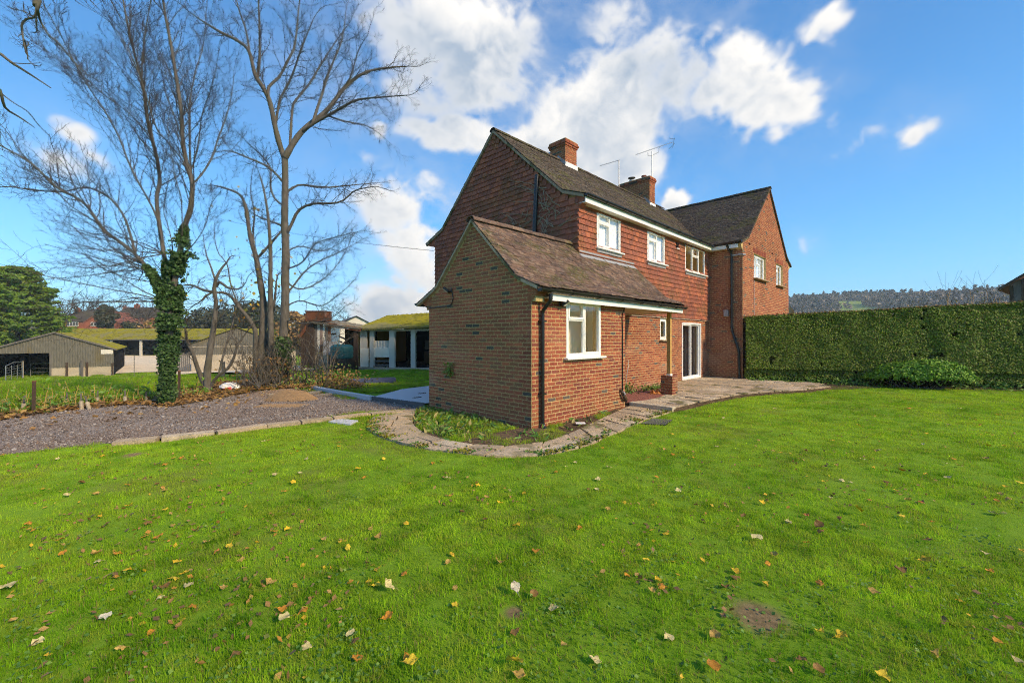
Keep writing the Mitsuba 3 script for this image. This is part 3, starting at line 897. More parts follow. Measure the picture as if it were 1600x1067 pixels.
# soffits, fascias, gutters, rain pipes
put('soffit', MB().box((XG - .02, YF - .22, 5.12), (XI, YF + .06, 5.14)), 'paint_mat', HOUSE)
put('fascia', MB().box((XG - .02, YF - .242, 5.115), (7.6, YF - .222, 5.26)), 'upvc_mat', HOUSE)
put('fascia', MB().box((7.604, YF - .242, 5.115), (XI - .2, YF - .222, 5.26)), 'upvc_mat', HOUSE)
put('soffit', MB().box((XI - .22, WY + .1, 5.12), (XI - .002, YF - .25, 5.14)), 'paint_mat', HOUSE)
put('fascia', MB().box((XI - .242, WY + .1, 5.12), (XI - .222, YF - .25, 5.26)), 'upvc_mat', HOUSE)
put('soffit', MB().box((EL + .01, -.17, 2.37), (5.93, YF + .03, 2.385)), 'soffit_mat', HOUSE)
put('soffit', MB().box((.25, -.17, 2.39), (EL + .008, -.01, 2.405)), 'soffit_mat', HOUSE)
put('fascia', MB().box((.30, -.192, 2.345), (5.95, -.172, 2.46)), 'upvc_mat', HOUSE)
put('fascia', MB().box((5.932, -.17, 2.345), (5.952, YF, 2.46)), 'upvc_mat', HOUSE)
put('porch_cheek', MB().prism(Polygon([(-.15, 2.46), (YF, 2.46), (YF, 3.78), (.3, 2.75)]), (5.9, 0, 0), Y_, Z_, X_ * .03), 'soffit_mat', HOUSE)


def gutter(p0, p1, rad, side):
    p0, p1, side = (np.asarray(a, float) for a in (p0, p1, side))
    g = np.linspace(0, math.pi, 9)
    m = MB()
    v = [q - side * np.cos(x) * (rad - e) - Z_ * np.sin(x) * (rad - e) for q in (p0, p1) for x in g for e in (0, .006)]
    f = []
    for j in range(8):
        s = j * 2
        f += [[s, s + 2, s + 20, s + 18], [s + 1, s + 19, s + 21, s + 3]]
    f += [[0, 1, 19, 18], [16, 34, 35, 17]]
    m.add(v, f)
    for q in (p0, p1):
        m.add([q - side * np.cos(x) * rad - Z_ * np.sin(x) * rad for x in g] + [q], [[i, i + 1, 9] for i in range(8)])
    k = put('gutter', m, 'black_mat', HOUSE)
    d = p1 - p0
    L = np.linalg.norm(d)
    for i in range(1, int(L / .9) + 1):
        q = p0 + d * (i * .9 / L)
        if i * .9 < L - .1:
            put('bracket', MB().tube([q - side * np.cos(x) * (rad + .004) - Z_ * np.sin(x) * (rad + .004) for x in g], .012, 5), 'black_mat', k)


gutter((-.06, -.25, 2.535), (5.99, -.25, 2.50), .06, -Y_)
gutter((XG - .06, YF - .30, 5.315), (XI - .30, YF - .30, 5.29), .06, -Y_)
gutter((XI - .30, YF - .30, 5.33), (XI - .30, WY - .06, 5.36), .06, -X_)
gutter((-.06, EW + .50, 2.50), (3.2, EW + .50, 2.50), .055, Y_)
put('rain_pipe', MB().tube([(.24, -.25, 2.46), (.24, -.25, 2.36), (.235, -.24, 2.33), (.232, -.12, 2.20), (.23, -.075, 2.16), (.23, -.065, 2.10), (.23, -.065, .12), (.23, -.09, .04), (.23, -.15, -.01)], .036, 10), 'black_mat', HOUSE, smooth=40)
for z in (1.95, .62):
    put('pipe_clip', MB().box((.17, -.11, z), (.29, -.005, z + .03)), 'black_mat', HOUSE)
put('rain_pipe', MB().tube([(XI - .27, .62, 5.28), (XI - .25, .58, 5.18), (XI - .08, .53, 4.98), (XI - .06, .5, 4.9), (XI - .06, .5, 2.35), (XI - .06, .5, 2.0), (XI - .06, .42, 1.7), (XI - .06, .30, 1.35), (XI - .06, .24, 1.1), (XI - .06, .22, .1)], .05, 8), 'black_mat', HOUSE, smooth=40)
put('waste_pipe', MB().tube([(XI - .05, .5, 4.86), (XI - .05, WY - .03, 4.86), (XI + .12, WY - .05, 4.86)], .035, 7), 'lead_mat', HOUSE)
put('junction_box', MB().box((XI - .1, .62, 2.5), (XI - .002, .78, 2.75)), 'lead_mat', HOUSE)
put('flue_pipe', MB().tube([(XG - .09, 2.74, 6.22), (XG - .10, 2.77, 5.5), (XG - .10, 2.83, 4.5), (XG - .1, 2.84, 3.2)], .062, 9), 'black_mat', HOUSE, smooth=40)
put('flashing', MB().prism(Polygon([(XG, 3.93), (6.03, 3.93), (6.03, 3.885), (XG, 3.885)]), (0, YF - .035, 0), X_, Z_, -Y_ * .012), 'lead_mat', HOUSE)
for a, b in ((XG - .03, 4.3), (4.35, 6.0)):
    put('flashing', MB().obox([((a + b) / 2, YF - .10, prof_ext(ey - YF + .10) + .038)], [((b - a) / 2, 0, 0)], [(0, -.06, -.055)], [(0, -.003, .003)]), 'lead_mat', HOUSE)

# windows and doors
window(HOUSE, (ew[0], 0, ew[2]), X_, -Y_, ew[1] - ew[0], ew[3] - ew[2], TWOB, sill=.08, inset=.0, back=None, room=(.6, 'cream_mat'))
for i, (a, b, c, d) in enumerate(wins):
    window(HOUSE, (a, YF - .01, c), X_, -Y_, b - a, d - c, THREE if i == 2 else TWO, back=None if i == 2 else 'blind_mat', gap=.09, sill=.07, room=(1.2, 'cream_mat') if i == 2 else None)
    put('apron_flashing', MB().box((a - .02, YF - .052, c - .125), (b + .0, YF - .035, c - .045)), 'lead_mat', HOUSE)
for i, (a, b, c, d) in enumerate(cw):
    window(HOUSE, (XI + a, WY, c), X_, -Y_, b - a, d - c, THREE if i == 0 else TWO, inset=.09, back='blind_mat', sill=.06, sill_mat='slab_mat')
window(HOUSE, (sw[0], YF + .05, sw[2]), X_, -Y_, sw[1] - sw[0], sw[3] - sw[2], [(0, 0, 1, 1, True)], inset=.04, back=None, sill_mat='slab_mat', room=(.8, 'cream_mat'))
# the sliding patio door
m = MB()
a, b, c, d = door
yo = YF + .04
for x0, x1, z0, z1, f in ((a, a + .06, c, d, .0), (b - .06, b, c, d, .0), (a + .06, b - .06, c, c + .07, .002), (a + .06, b - .06, d - .06, d, .002)):
    m.box((x0, yo - .02 + f, z0), (x1, yo + .09, z1), None, .006)
PD = put('patio_door', m, 'upvc_mat', HOUSE)
mid = (a + b) / 2 - .05
for x0, x1, y in ((a + .06, mid + .05, yo + .012), (mid - .02, b - .06, yo + .052)):
    s = MB()
    k = .05
    for p in ((x0, x0 + k, c + .07, d - .06), (x1 - k, x1, c + .07, d - .06), (x0 + k, x1 - k, c + .07, c + .07 + k), (x0 + k, x1 - k, d - .06 - k, d - .06)):
        s.box((p[0], y, p[2]), (p[1], y + .035, p[3]), None, .005)
    sk = put('door_leaf', s, 'upvc_mat', PD)
    put('pane', MB().add([(x0 + k, y + .015, c + .1), (x1 - k, y + .015, c + .1), (x1 - k, y + .015, d - .1), (x0 + k, y + .015, d - .1)], [[0, 1, 2, 3]]), 'glass_mat', PD)
for i in range(11):                                               # vertical blind slats behind the panes
    x = a + .13 + i * .15
    put('blind_slat', MB().obox([(x, yo + .2, (c + d) / 2)], [(.058, .032, 0)], [(0, 0, 1.0)], [(-.001, .002, 0)]), 'lead_mat', PD)
V = [(x, y, z) for x in (a - .5, b + .5) for z in (c - .02, d + .3) for y in (yo + .1, yo + 2)]
put('room_lining', MB().add(V, [[1, 3, 7, 5], [0, 1, 5, 4], [2, 6, 7, 3], [0, 2, 3, 1], [4, 5, 7, 6]]), 'lead_mat', PD)


# chimneys
def chimney(x0, x1, y0, y1, z0, z1, seed):
    k = put('chimney', MB().box((x0 + .004, y0 + .004, z0), (x1 - .004, y1 - .004, z1 - .03), (0, 0)), 'mortar_mat', HOUSE)
    s = [rows((x0, y0, 0), X_, -Y_, x1 - x0, z0, z1 - .22, .5, seed=seed), rows((x0, y0, 0), Y_, -X_, y1 - y0, z0, z1 - .22, .75, seed=seed + 1),
         rows((x1, y0, 0), Y_, X_, y1 - y0, z0, z1 - .22, .3, seed=seed + 2), rows((x0, y1, 0), X_, Y_, x1 - x0, z0, z1 - .22, .5, seed=seed + 3)]
    n = int((z1 - .22 - z0) / .075)
    zt = z0 + n * .075
    for j, o in enumerate((.03, .06, .035)):
        z = zt + j * .075
        s += [rows((x0 - o, y0 - o, 0), X_, -Y_, x1 - x0 + 2 * o, z, z + .076, .35, seed=seed + 5 + j, depth=.1), rows((x0 - o, y0 - o, 0), Y_, -X_, y1 - y0 + 2 * o, z, z + .076, .8, seed=seed + 9 + j, depth=.1),
              rows((x1 + o, y0 - o, 0), Y_, X_, y1 - y0 + 2 * o, z, z + .076, .4, seed=seed + 13 + j, depth=.1), rows((x0 - o, y1 + o, 0), X_, Y_, x1 - x0 + 2 * o, z, z + .076, .5, seed=seed + 17 + j, depth=.1)]
    pieces(k, 'brick', 'brickwork', join(*s), 'brick_mat', most=120)
    put('cap', MB().box((x0 - .02, y0 - .02, zt + .222), (x1 + .02, y1 + .02, zt + .25), (0, .4)), 'mortar_mat', k)
    return k, zt + .25


c1, top1 = chimney(6.40, 7.08, 4.28, 5.0, 7.2, 8.92, 60)
put('flashing', MB().obox([(6.74, 4.26, prof_main(MR - 4.27) + .10)], [(.37, 0, 0)], [(0, 0, .085)], [(0, -.006, 0)]), 'upvc_mat', c1)
t = math.tan(math.radians(43))
put('flashing', MB().obox([(6.385, 4.45, prof_main(MR - 4.45) + .10)], [(0, .19, .19 * t)], [(0, -.04, .05)], [(-.006, 0, 0)]), 'lead_mat', c1)
c2, top2 = chimney(12.78, 13.30, 4.32, 5.95, 7.2, 9.22, 90)
put('flashing', MB().obox([(13.04, 4.30, prof_main(MR - 4.31) + .07)], [(.29, 0, 0)], [(0, 0, .06)], [(0, -.006, 0)]), 'upvc_mat', c2)
put('flashing', MB().obox([(12.765, 4.46, prof_main(MR - 4.46) + .08)], [(0, .16, .16 * t)], [(0, -.05, .06)], [(-.006, 0, 0)]), 'lead_mat', c2)
put('chimney_pot', trimesh.creation.revolve(np.array([[.11, 0], [.12, .02], [.10, .05], [.10, .12], [.125, .14], [.125, .17], [.0, .17]]), sections=18, transform=trimesh.transformations.translation_matrix([13.04, 4.75, top2])), 'redtile_mat', c2)
pot = put('chimney_pot', trimesh.creation.revolve(np.array([[.12, 0], [.12, .14], [.0, .14]]), sections=18, transform=trimesh.transformations.translation_matrix([13.04, 5.4, top2])), 'lead_mat', c2)
put('cowl', trimesh.creation.revolve(np.array([[.0, .29], [.17, .25], [.18, .235], [.0, .24]]), sections=18, transform=trimesh.transformations.translation_matrix([13.04, 5.4, top2])), 'slate_mat', c2)
put('cowl_legs', MB().tube([(13.0, 5.33, top2 + .1), (13.0, 5.33, top2 + .25)], .01, 4).tube([(13.08, 5.47, top2 + .1), (13.08, 5.47, top2 + .25)], .01, 4), 'slate_mat', c2)

# porch post on its brick plinth
px_, py_ = 5.78, .12
P = put('porch_plinth', MB().box((px_ - .16, py_ - .16, .08), (px_ + .16, py_ + .16, .60), (0, 0)), 'mortar_mat', HOUSE)
s = [rows((px_ - .165, py_ - .165, 0), X_, -Y_, .33, .1, .63, .0, seed=120), rows((px_ - .165, py_ - .165, 0), Y_, -X_, .33, .1, .63, .6, seed=121),
     rows((px_ + .165, py_ - .165, 0), Y_, X_, .33, .1, .63, .2, seed=122), rows((px_ - .165, py_ + .165, 0), X_, Y_, .33, .1, .63, .4, seed=123)]
pieces(P, 'brick', 'brickwork', join(*s), 'brick_mat')
put('post_shoe', MB().box((px_ - .06, py_ - .06, .60), (px_ + .06, py_ + .06, .655)), 'upvc_mat', HOUSE)
put('porch_post', MB().box((px_ - .05, py_ - .05, .655), (px_ + .05, py_ + .05, 2.37), (0, 0), .006), 'timber_mat', HOUSE)
put('air_vent', MB().box((8.95, YF - .06, 4.86), (9.12, YF - .02, 5.02)), 'dark_mat', HOUSE)
put('air_vent', MB().box((8.98, YF - .07, 4.80), (9.16, YF - .02, 4.835)), 'upvc_mat', HOUSE)
put('vent_cover', MB().box((XG - .06, 6.05, 4.42), (XG - .02, 6.2, 4.58), None, .01), 'upvc_mat', HOUSE)

# things fixed to the house
k = thing('floodlight', 'black floodlight with a pale lens on the brick gable end beside the left eave', 'floodlight')


def flood(k, c, out, side, tilt):
    c, out, side = (np.asarray(a, float) for a in (c, out, side))
    f = out * math.cos(tilt) - Z_ * math.sin(tilt)
    upv = Z_ * math.cos(tilt) + out * math.sin(tilt)
    put('housing', MB().obox([c + out * .12], [side * .10], [upv * .075], [f * .028], None, 0, .01), 'black_mat', k)
    put('lens', MB().obox([c + out * .12 + f * .0295], [side * .082], [upv * .058], [f * .003]), 'lens_mat', k)
    put('bracket', MB().tube([c + side * .0 - Z_ * .02, c + out * .05 - Z_ * .05, c + out * .10 - Z_ * .02], .016, 6), 'black_mat', k)
    put('backplate', MB().obox([c - Z_ * .01], [side * .05], [Z_ * .05], [out * .012], None, 0, .006), 'black_mat', k)


flood(k, (-.012, 2.40, 2.72), -X_ * .8 + Y_ * .6, Y_ * .8 + X_ * .6, .9)
put('cable', MB().tube([(-.016, 2.37, 2.66), (-.016, 2.34, 2.52), (-.016, 2.40, 2.40), (-.016, 2.55, 2.37), (-.016, 3.3, 2.36)], .011, 5), 'black_mat', k)
k = thing('floodlight', 'black floodlight under the white fascia at the upper left corner of the low window', 'floodlight')
flood(k, (.80, -.014, 2.33), -Y_ * .9 + X_ * .44, X_ * .9 + Y_ * .44, 1.0)
k = thing('wall_cable', 'thin black cable running down the end of the low front wall to a tap', 'cable')
put('cable', MB().tube([(2.98, -.16, 2.42), (3.0, -.06, 2.2), (3.06, -.02, 2.12), (3.08, -.018, 1.9), (3.08, -.018, .35)], .012, 5), 'black_mat', k)
put('tap', MB().tube([(3.0, -.01, .42), (3.0, -.10, .42), (3.02, -.12, .36)], .02, 6), 'lead_mat', k)
put('pipe_lagging', MB().tube([(2.98, -.03, .48), (3.0, -.06, .38), (3.08, -.08, .28), (3.14, -.06, .22), (3.16, -.05, .30)], [.025, .03, .045, .05, .03], 7), 'soil_mat', k)


def aerial(k, base, top, tip, tail, mat='steel_mat', n=14):
    base, top, tip, tail = (np.asarray(a, float) for a in (base, top, tip, tail))
    put('mast', MB().tube([base, top], .02, 6), mat, k)
    put('boom', MB().tube([tail, tip], .014, 5), mat, k)
    d = (tip - tail) / np.linalg.norm(tip - tail)
    s = np.cross(d, Z_)
    s /= np.linalg.norm(s)
    m = MB()
    for i in range(n):
        q = tail + (tip - tail) * (i + .5) / n
        m.tube([q - s * .08, q + s * .08], .006, 4)
    put('elements', m, mat, k)


k = thing('tv_aerial', 'tall television aerial on a pole fixed to the far chimney', 'aerial')
aerial(k, (13.36, 4.5, 8.1), (13.36, 4.5, 10.62), (11.9, 4.55, 10.02), (14.9, 4.2, 11.46))
put('cradle', MB().tube([(12.95, 4.5, 10.44), (12.97, 4.5, 10.28), (13.36, 4.5, 10.42), (13.85, 4.4, 10.7), (13.9, 4.4, 10.95)], .013, 5), 'steel_mat', k)
put('reflector', MB().tube([(14.85, 4.05, 11.55), (14.95, 4.4, 11.75)], .01, 4).tube([(14.85, 4.05, 11.35), (14.95, 4.4, 11.2)], .01, 4).tube([(14.8, 4.05, 11.6), (14.95, 4.2, 11.2)], .01, 4), 'steel_mat', k)
k = thing('tv_aerial', 'smaller television aerial on a thin mast behind the ridge left of the far chimney', 'aerial')
aerial(k, (11.2, 5.0, 7.6), (11.2, 5.0, 9.72), (9.7, 5.0, 9.02), (11.25, 5.0, 9.72), n=9)
k = thing('satellite_dish', 'white satellite dish just showing behind the near chimney', 'satellite dish')


def dish(k, c, face, r, mat):
    c, f = np.asarray(c, float), np.asarray(face, float) / np.linalg.norm(face)
    a = np.cross(f, Z_); a /= np.linalg.norm(a)
    b = np.cross(a, f)
    rr = np.linspace(0, 1, 6)
    v, fc = [], []
    for i, q in enumerate(rr):
        for j in range(20):
            g = j * math.pi / 10
            v.append(c + r * q * (a * math.cos(g) + b * 1.1 * math.sin(g)) + f * .16 * r * q * q)
    for i in range(5):
        for j in range(20):
            fc.append([i * 20 + j, i * 20 + (j + 1) % 20, (i + 1) * 20 + (j + 1) % 20, (i + 1) * 20 + j])
    put('reflector', MB().add(v, fc), mat, k, smooth=True)
    put('arm', MB().tube([c - b * r, c + f * r * 1.2 - b * r * .4, c + f * r * 1.25], .013, 5), mat, k)
    put('mount', MB().tube([c, c - f * .12, c - f * .14 - Z_ * .35], .02, 6), 'steel_mat', k)


dish(k, (6.55, 5.35, 8.45), (-.8, -.5, .25), .30, 'upvc_mat')
k = thing('satellite_dish', 'dark satellite dish low on the far end of the house above the hedge', 'satellite dish')
dish(k, (19.42, .15, 2.93), (.9, -.75, .3), .28, 'steel_mat')
k = thing('overhead_cable', 'thin overhead cable crossing the sky to the tall tiled gable', 'cable')
put('line', MB().tube([at(678, 392, 14.6) + (at(300, 330, 30) - at(678, 392, 14.6)) * t + Z_ * (-1.2 * t * (1 - t)) for t in np.linspace(0, 1, 14)], .008, 4), 'wire_mat', k)

# bare creeper stems on the tall gable
k = thing('dead_creeper', 'bare dried creeper stems clinging to the tile hung gable', 'creeper')
m = MB()
g = np.random.default_rng(5)
for i in range(120):
    y = g.uniform(2.3, 5.3) if i < 60 else g.uniform(1.9, 2.9)
    z = g.uniform(3.9, 5.2) if i < 60 else g.uniform(3.8, 6.2)
    p = [(XG - .055, y, z)]
    dy, dz = g.normal(0, .05), g.uniform(.03, .10)
    for _ in range(g.integers(4, 11)):
        dy += g.normal(0, .03)
        y += dy; z += dz * g.uniform(.4, 1)
        if z > prof_main(abs(y - MR)) - .4:
            break
        p.append((XG - .05 + g.normal(0, .006), y, z))
    if len(p) > 2:
        m.tube(p, np.linspace(.012, .005, len(p)), 4, (.2, .5))
put('stems', m, 'stalk_mat', k, kind='stuff')

# ------------------------------------------------------------------ the ground
def sheet(poly, lift, step, mat, name, uv=(0, 0), rough=0.0, skirt=0.0, **kw):
    """A surface over a shapely polygon following the ground, lifted by a few millimetres."""
    x0, y0, x1, y1 = poly.bounds
    m = trimesh.creation.triangulate_polygon(poly.segmentize(step), engine='earcut')
    v2, f = np.asarray(m[0]), np.asarray(m[1])
    gx, gy = np.meshgrid(np.arange(x0, x1, step), np.arange(y0, y1, step))
    inner = poly.buffer(-step * .6)
    ok = contains_xy(inner, gx.ravel(), gy.ravel()) if not inner.is_empty else np.zeros(gx.size, bool)
    pts = np.vstack([np.array(poly.segmentize(step).exterior.coords)[:-1], *[np.array(r.coords)[:-1] for r in poly.segmentize(step).interiors], np.stack([gx.ravel()[ok], gy.ravel()[ok]], 1)])
    from scipy.spatial import Delaunay
    d = Delaunay(pts)
    c = pts[d.simplices].mean(1)
    f = d.simplices[contains_xy(poly, c[:, 0], c[:, 1])]
    z = gz(pts[:, 0], pts[:, 1]) + lift
    if rough:
        z = z + rough * (meshkit.fbm(np.column_stack([pts * 2.2, np.zeros(len(pts))]), 3, 5) - .5)
    v = np.column_stack([pts, z])
    a = np.cross(v[f[:, 1]] - v[f[:, 0]], v[f[:, 2]] - v[f[:, 0]])[:, 2] < 0
    f[a] = f[a][:, ::-1]
    return put(name, MB().add(v, f, uv), mat, smooth=True, **kw)


rr = np.concatenate([np.linspace(.001, 40, 40), np.geomspace(42, 1250, 56)])
ga = np.linspace(0, 2 * math.pi, 241)[:-1]
gx, gy = rr[:, None] * np.cos(ga), rr[:, None] * np.sin(ga)
gzv = gz(gx, gy) - .045 + (meshkit.fbm(np.stack([gx * .05, gy * .05, gx * 0], -1), 3, 8) - .5) * np.clip((np.hypot(gx, gy) - 130) / 100, 0, 1) * 1.6
i, j = np.meshgrid(np.arange(len(rr) - 1), np.arange(240), indexing='ij')
q = np.stack([i * 240 + j, (i + 1) * 240 + j, (i + 1) * 240 + (j + 1) % 240, i * 240 + (j + 1) % 240], -1).reshape(-1, 4)
put('ground', MB().add(np.stack([gx, gy, gzv], -1).reshape(-1, 3), q), 'ground_mat', kind='structure', smooth=True)

path_out = [(-.75, 3.45), (-1.35, 3.25), (-1.76, 2.78), (-2.1, 2.15), (-2.24, 1.45), (-2.22, .74), (-2.06, .05), (-1.81, -.53), (-1.5, -.98), (-1.06, -1.3), (-.38, -1.38), (.69, -1.27), (1.6, -1.12), (2.39, -1.03), (3.56, -1.0)]
path_in = [(-.30, 3.30), (-.62, 2.9), (-.98, 2.40), (-1.35, 1.75), (-1.55, 1.1), (-1.62, .5), (-1.45, -.1), (-1.2, -.5), (-.83, -.72), (-.28, -.80), (.5, -.64), (1.38, -.42), (2.3, -.2), (3.0, -.04), (3.56, .05)]
BED = Polygon(path_in + [(3.56, .3), (.1, .3), (.1, 3.2), (-.05, 3.4)])
PATH = Polygon(path_out + path_in[::-1])
PATIO = Polygon([(3.58, .3), (3.58, -1.0), (4.4, -1.03), (5.36, -1.08), (7.17, -1.3), (8.56, -1.76), (9.75, -2.35), (11.3, -2.75), (12.2, -2.3), (12.0, .2), (12.1, 1.45), (3.2, 1.45), (3.2, .1)])
kerb_line = [spot(x, y)[:2] for x, y in ((182, 692), (240, 687), (295, 682), (345, 675), (400, 668), (480, 659), (560, 650), (625, 643))]
edge_far = [spot(x, y)[:2] for x, y in ((0, 655), (60, 645), (130, 637), (200, 630), (262, 634), (330, 622), (400, 610), (440, 606), (475, 606), (520, 618))]
slab_line = [spot(x, y)[:2] for x, y in ((490, 609), (530, 617), (582, 626))]
GRAVEL = Polygon([(-7.6, 4.35), (-6.45, 4.13)] + [tuple(p + np.array([0, .02])) for p in kerb_line] + [(-.05, 3.35), (.02, 5.2), tuple(slab_line[2]), tuple(slab_line[1]), tuple(slab_line[0])] + [tuple(p) for p in edge_far[:8][::-1]] + [(-9.5, 8.2), (-16, 6.2), (-16, 2.2), (-11, 3.6)]).buffer(0)
LAWN = Polygon([(-16, 2.26), (-11, 3.66), (-7.6, 4.38), (-6.5, 4.17), (-5.5, 4.12)] + [tuple(p - np.array([0, .245])) for p in kerb_line] + [(-.9, 3.5), (-1.2, 3.3)] + path_out[2:] + [(3.6, -1.05), (5.36, -1.12), (7.17, -1.34), (8.56, -1.8), (9.75, -2.39), (11.3, -2.8), (11.9, -2.6), (13.4, -3.6), (15.6, -7.2), (19, -13), (10, -16), (-10, -14), (-16, -8)]).buffer(0)
sheet(LAWN, .0, .35, 'lawn_mat', 'lawn', rough=.05, kind='structure')
sheet(GRAVEL, .004, .3, 'gravel_mat', 'gravel_driveway', rough=.04, kind='structure')
BEDK = sheet(BED, .012, .15, 'soil_mat', 'flower_bed', rough=.08, kind='structure')
sheet(PATH.buffer(.03), -.012, .25, 'soil_mat', 'garden_path', kind='structure')
strip = Polygon([(11.9, .2), (11.2, -2.9), (13.0, -3.9), (15.4, -8.0), (18.6, -13.4), (20, -12.8), (16.9, -7.2), (14.5, -3.2), (13.2, .2)])
sheet(strip, .016, .4, 'soil_mat', 'hedge_bed', rough=.05, kind='structure')
LITTERP = Polygon([tuple(p + np.array([.0, -.35])) for p in edge_far[:9]] + [(.2, 9.4), (.3, 10.6), (-.4, 13.4), (-2.5, 13.2), (-4.2, 10.6), (-6.3, 9.6), (-9.5, 8.6), (-12, 7.5), (-12, 6.8), (-9.5, 7.9)]).buffer(0)
sheet(LITTERP, .012, .3, 'soil_mat', 'leaf_strewn_verge', rough=.10, kind='structure')
# level concrete in front of the barns
YARD = Polygon([spot(x, y)[:2] for x, y in ((182, 583), (262, 580), (340, 582), (420, 582), (470, 578), (430, 563), (300, 556), (186, 556))])
sheet(YARD.buffer(1.0), .06, 4, 'concrete_mat', 'farm_yard', kind='structure')

# paving slabs of the curved path, one by one
po, pi_ = np.array(path_out), np.array(path_in)


def along(line, t):
    s = np.concatenate([[0], np.cumsum(np.linalg.norm(np.diff(line, axis=0), axis=1))])
    return np.array([np.interp(t * s[-1], s, line[:, k]) for k in (0, 1)])


def stone(poly, top, thick, name, parent, moss, mat='slab_mat', tilt=.012):
    poly = poly.buffer(-.012).simplify(.008)
    if poly.is_empty or poly.geom_type != 'Polygon' or poly.area < .004:
        return
    m = trimesh.creation.extrude_polygon(poly, thick, engine='earcut')
    v = np.array(m.vertices)
    c = v.mean(0)
    hi = v[:, 2] > thick * .5
    v[hi, :2] = c[:2] + (v[hi, :2] - c[:2]) * .985
    v[:, 2] += top - thick + ((v[:, 0] - c[0]) * R.normal(0, tilt) + (v[:, 1] - c[1]) * R.normal(0, tilt) + R.normal(0, .004)) * hi
    put(name, MB().add(v, m.faces, (R.random(), moss)), mat, parent)


cuts, t = [0], 0
while t < 1:
    t += R.uniform(.032, .062) * (1.0 if t < .4 else 1.25)
    cuts.append(min(t, 1))
for a, b in zip(cuts[:-1], cuts[1:]):
    j0, j1 = R.normal(0, .006, 2)
    quad = [along(po, a), along(po, (a + b) / 2), along(po, b), along(pi_, min(b + j1, 1)), along(pi_, (a + b) / 2), along(pi_, max(a + j0, 0))]
    pg = Polygon(quad).buffer(0)
    if a > .40 or R.random() < .25:                                # crazy paving: the strip is broken across
        k = R.uniform(.35, .65)
        mid0, mid1 = along(po, a) * (1 - k) + along(pi_, a) * k, along(po, b) * (1 - k) + along(pi_, b) * k
        mid0 = mid0 + R.normal(0, .03, 2); mid1 = mid1 + R.normal(0, .03, 2)
        outer = Polygon([along(po, a), along(po, (a + b) / 2) + R.normal(0, .02, 2), along(po, b), mid1, mid0])
        inner = Polygon([mid0, mid1, along(pi_, b), along(pi_, a)])
        for x in (outer, inner):
            stone(x.buffer(0), .028, .06, 'paving_slab', 'garden_path', R.uniform(.1, .9))
    else:
        stone(pg, .028, .06, 'paving_slab', 'garden_path', R.uniform(0, .7))

# patio: a raised terrace of slabs with a concrete edge and a patch of red tiles
m = MB()
m.prism(PATIO, (0, 0, -.1), X_, Y_, Z_ * .165, (0, 0))
tag('patio', None, None, None, 'structure')
put('patio', m, 'soil_mat', kind='structure')
red = Polygon([(3.62, .55), (3.62, .10), (4.85, .02), (5.5, .1), (6.9, .75), (7.0, 1.40), (3.62, 1.40)])
x = 3.6
row = 0
while x < 12.2:
    w = R.uniform(.5, .75)
    y = -2.9 + R.uniform(-.3, 0)
    while y < 1.45:
        h = R.uniform(.45, .8)
        pg = Polygon([(x, y), (x + w, y + R.normal(0, .02)), (x + w + R.normal(0, .02), y + h), (x, y + h)]).intersection(PATIO.buffer(-.03)).difference(red)
        for q in getattr(pg, 'geoms', [pg]):
            stone(q, .095, .05, 'paving_slab', 'patio', R.uniform(.2, 1))
        y += h
    x += w
for i in range(24):
    for j in range(10):
        q = sbox(3.62 + i * .152, .02 + j * .152, 3.62 + (i + 1) * .152, .02 + (j + 1) * .152)
        if red.contains(q.centroid):
            put('quarry_tile', MB().box((q.bounds[0] + .004, q.bounds[1] + .004, .06), (q.bounds[2] - .004, q.bounds[3] - .004, .094 + R.normal(0, .0015)), (R.random(), 0)), 'redtile_mat', 'patio')
put('step_edge', MB().box((3.53, -1.0, -.05), (3.70, .08, .118), None, .012), 'concrete_mat', 'patio')

# kerb of pale slabs along the drive, and the grey pavers by the wall
tag('kerb', None, None, None, 'structure')
kl = np.array([np.append(p, 0) for p in kerb_line])
s = np.concatenate([[0], np.cumsum(np.linalg.norm(np.diff(kl, axis=0), axis=1))])
e = 0
while e < s[-1] - .1:
    L = R.uniform(.55, .78)
    a, b = (np.array([np.interp(x, s, kl[:, k]) for k in (0, 1)]) for x in (e, min(e + L, s[-1])))
    d = (b - a) / np.linalg.norm(b - a)
    n = np.array([-d[1], d[0]])
    stone(Polygon([a, b, b - n * .25, a - n * .25]), .062, .11, 'kerb_slab', 'kerb', .35, tilt=.02)
    e += L
tag('paved_drive', None, None, None, 'structure')
sa, sb_ = slab_line[2], np.array([-.06, 3.42])
d = (sb_ - sa) / np.linalg.norm(sb_ - sa)
g2 = sheet(Polygon([sa, sb_, (3.2, 3.85), (3.2, 6.6), (1.0, 6.3)]), .10, .5, 'grey_slab_mat', 'paved_drive', kind='structure')
for a, b in zip(slab_line[:-1], slab_line[1:]):
    m = MB()
    c = (np.append(a, .05) + np.append(b, .05)) / 2
    dd = np.append(b - a, 0)
    m.obox([c], [dd * .497], [np.array([-dd[1], dd[0], 0]) / np.linalg.norm(dd) * .07], [(0, 0, .075)], None, 0, .01)
    put('edging', m, 'grey_slab_mat', 'paved_drive')
c = (np.append(sa, .03) + np.append(sb_, .03)) / 2
put('edging', MB().obox([c], [np.append(sb_ - sa, 0) / 2], [(-d[1] * .03, d[0] * .03, 0)], [(0, 0, .085)], None, 0, .01), 'slate_mat', 'paved_drive')
for px, py in ((660, 620), (652, 627)):
    q = spot(px, py)
    put('drain_slot', MB().box((q[0] - .12, q[1] - .04, .095), (q[0] + .12, q[1] + .04, .108)), 'dark_mat', 'paved_drive')
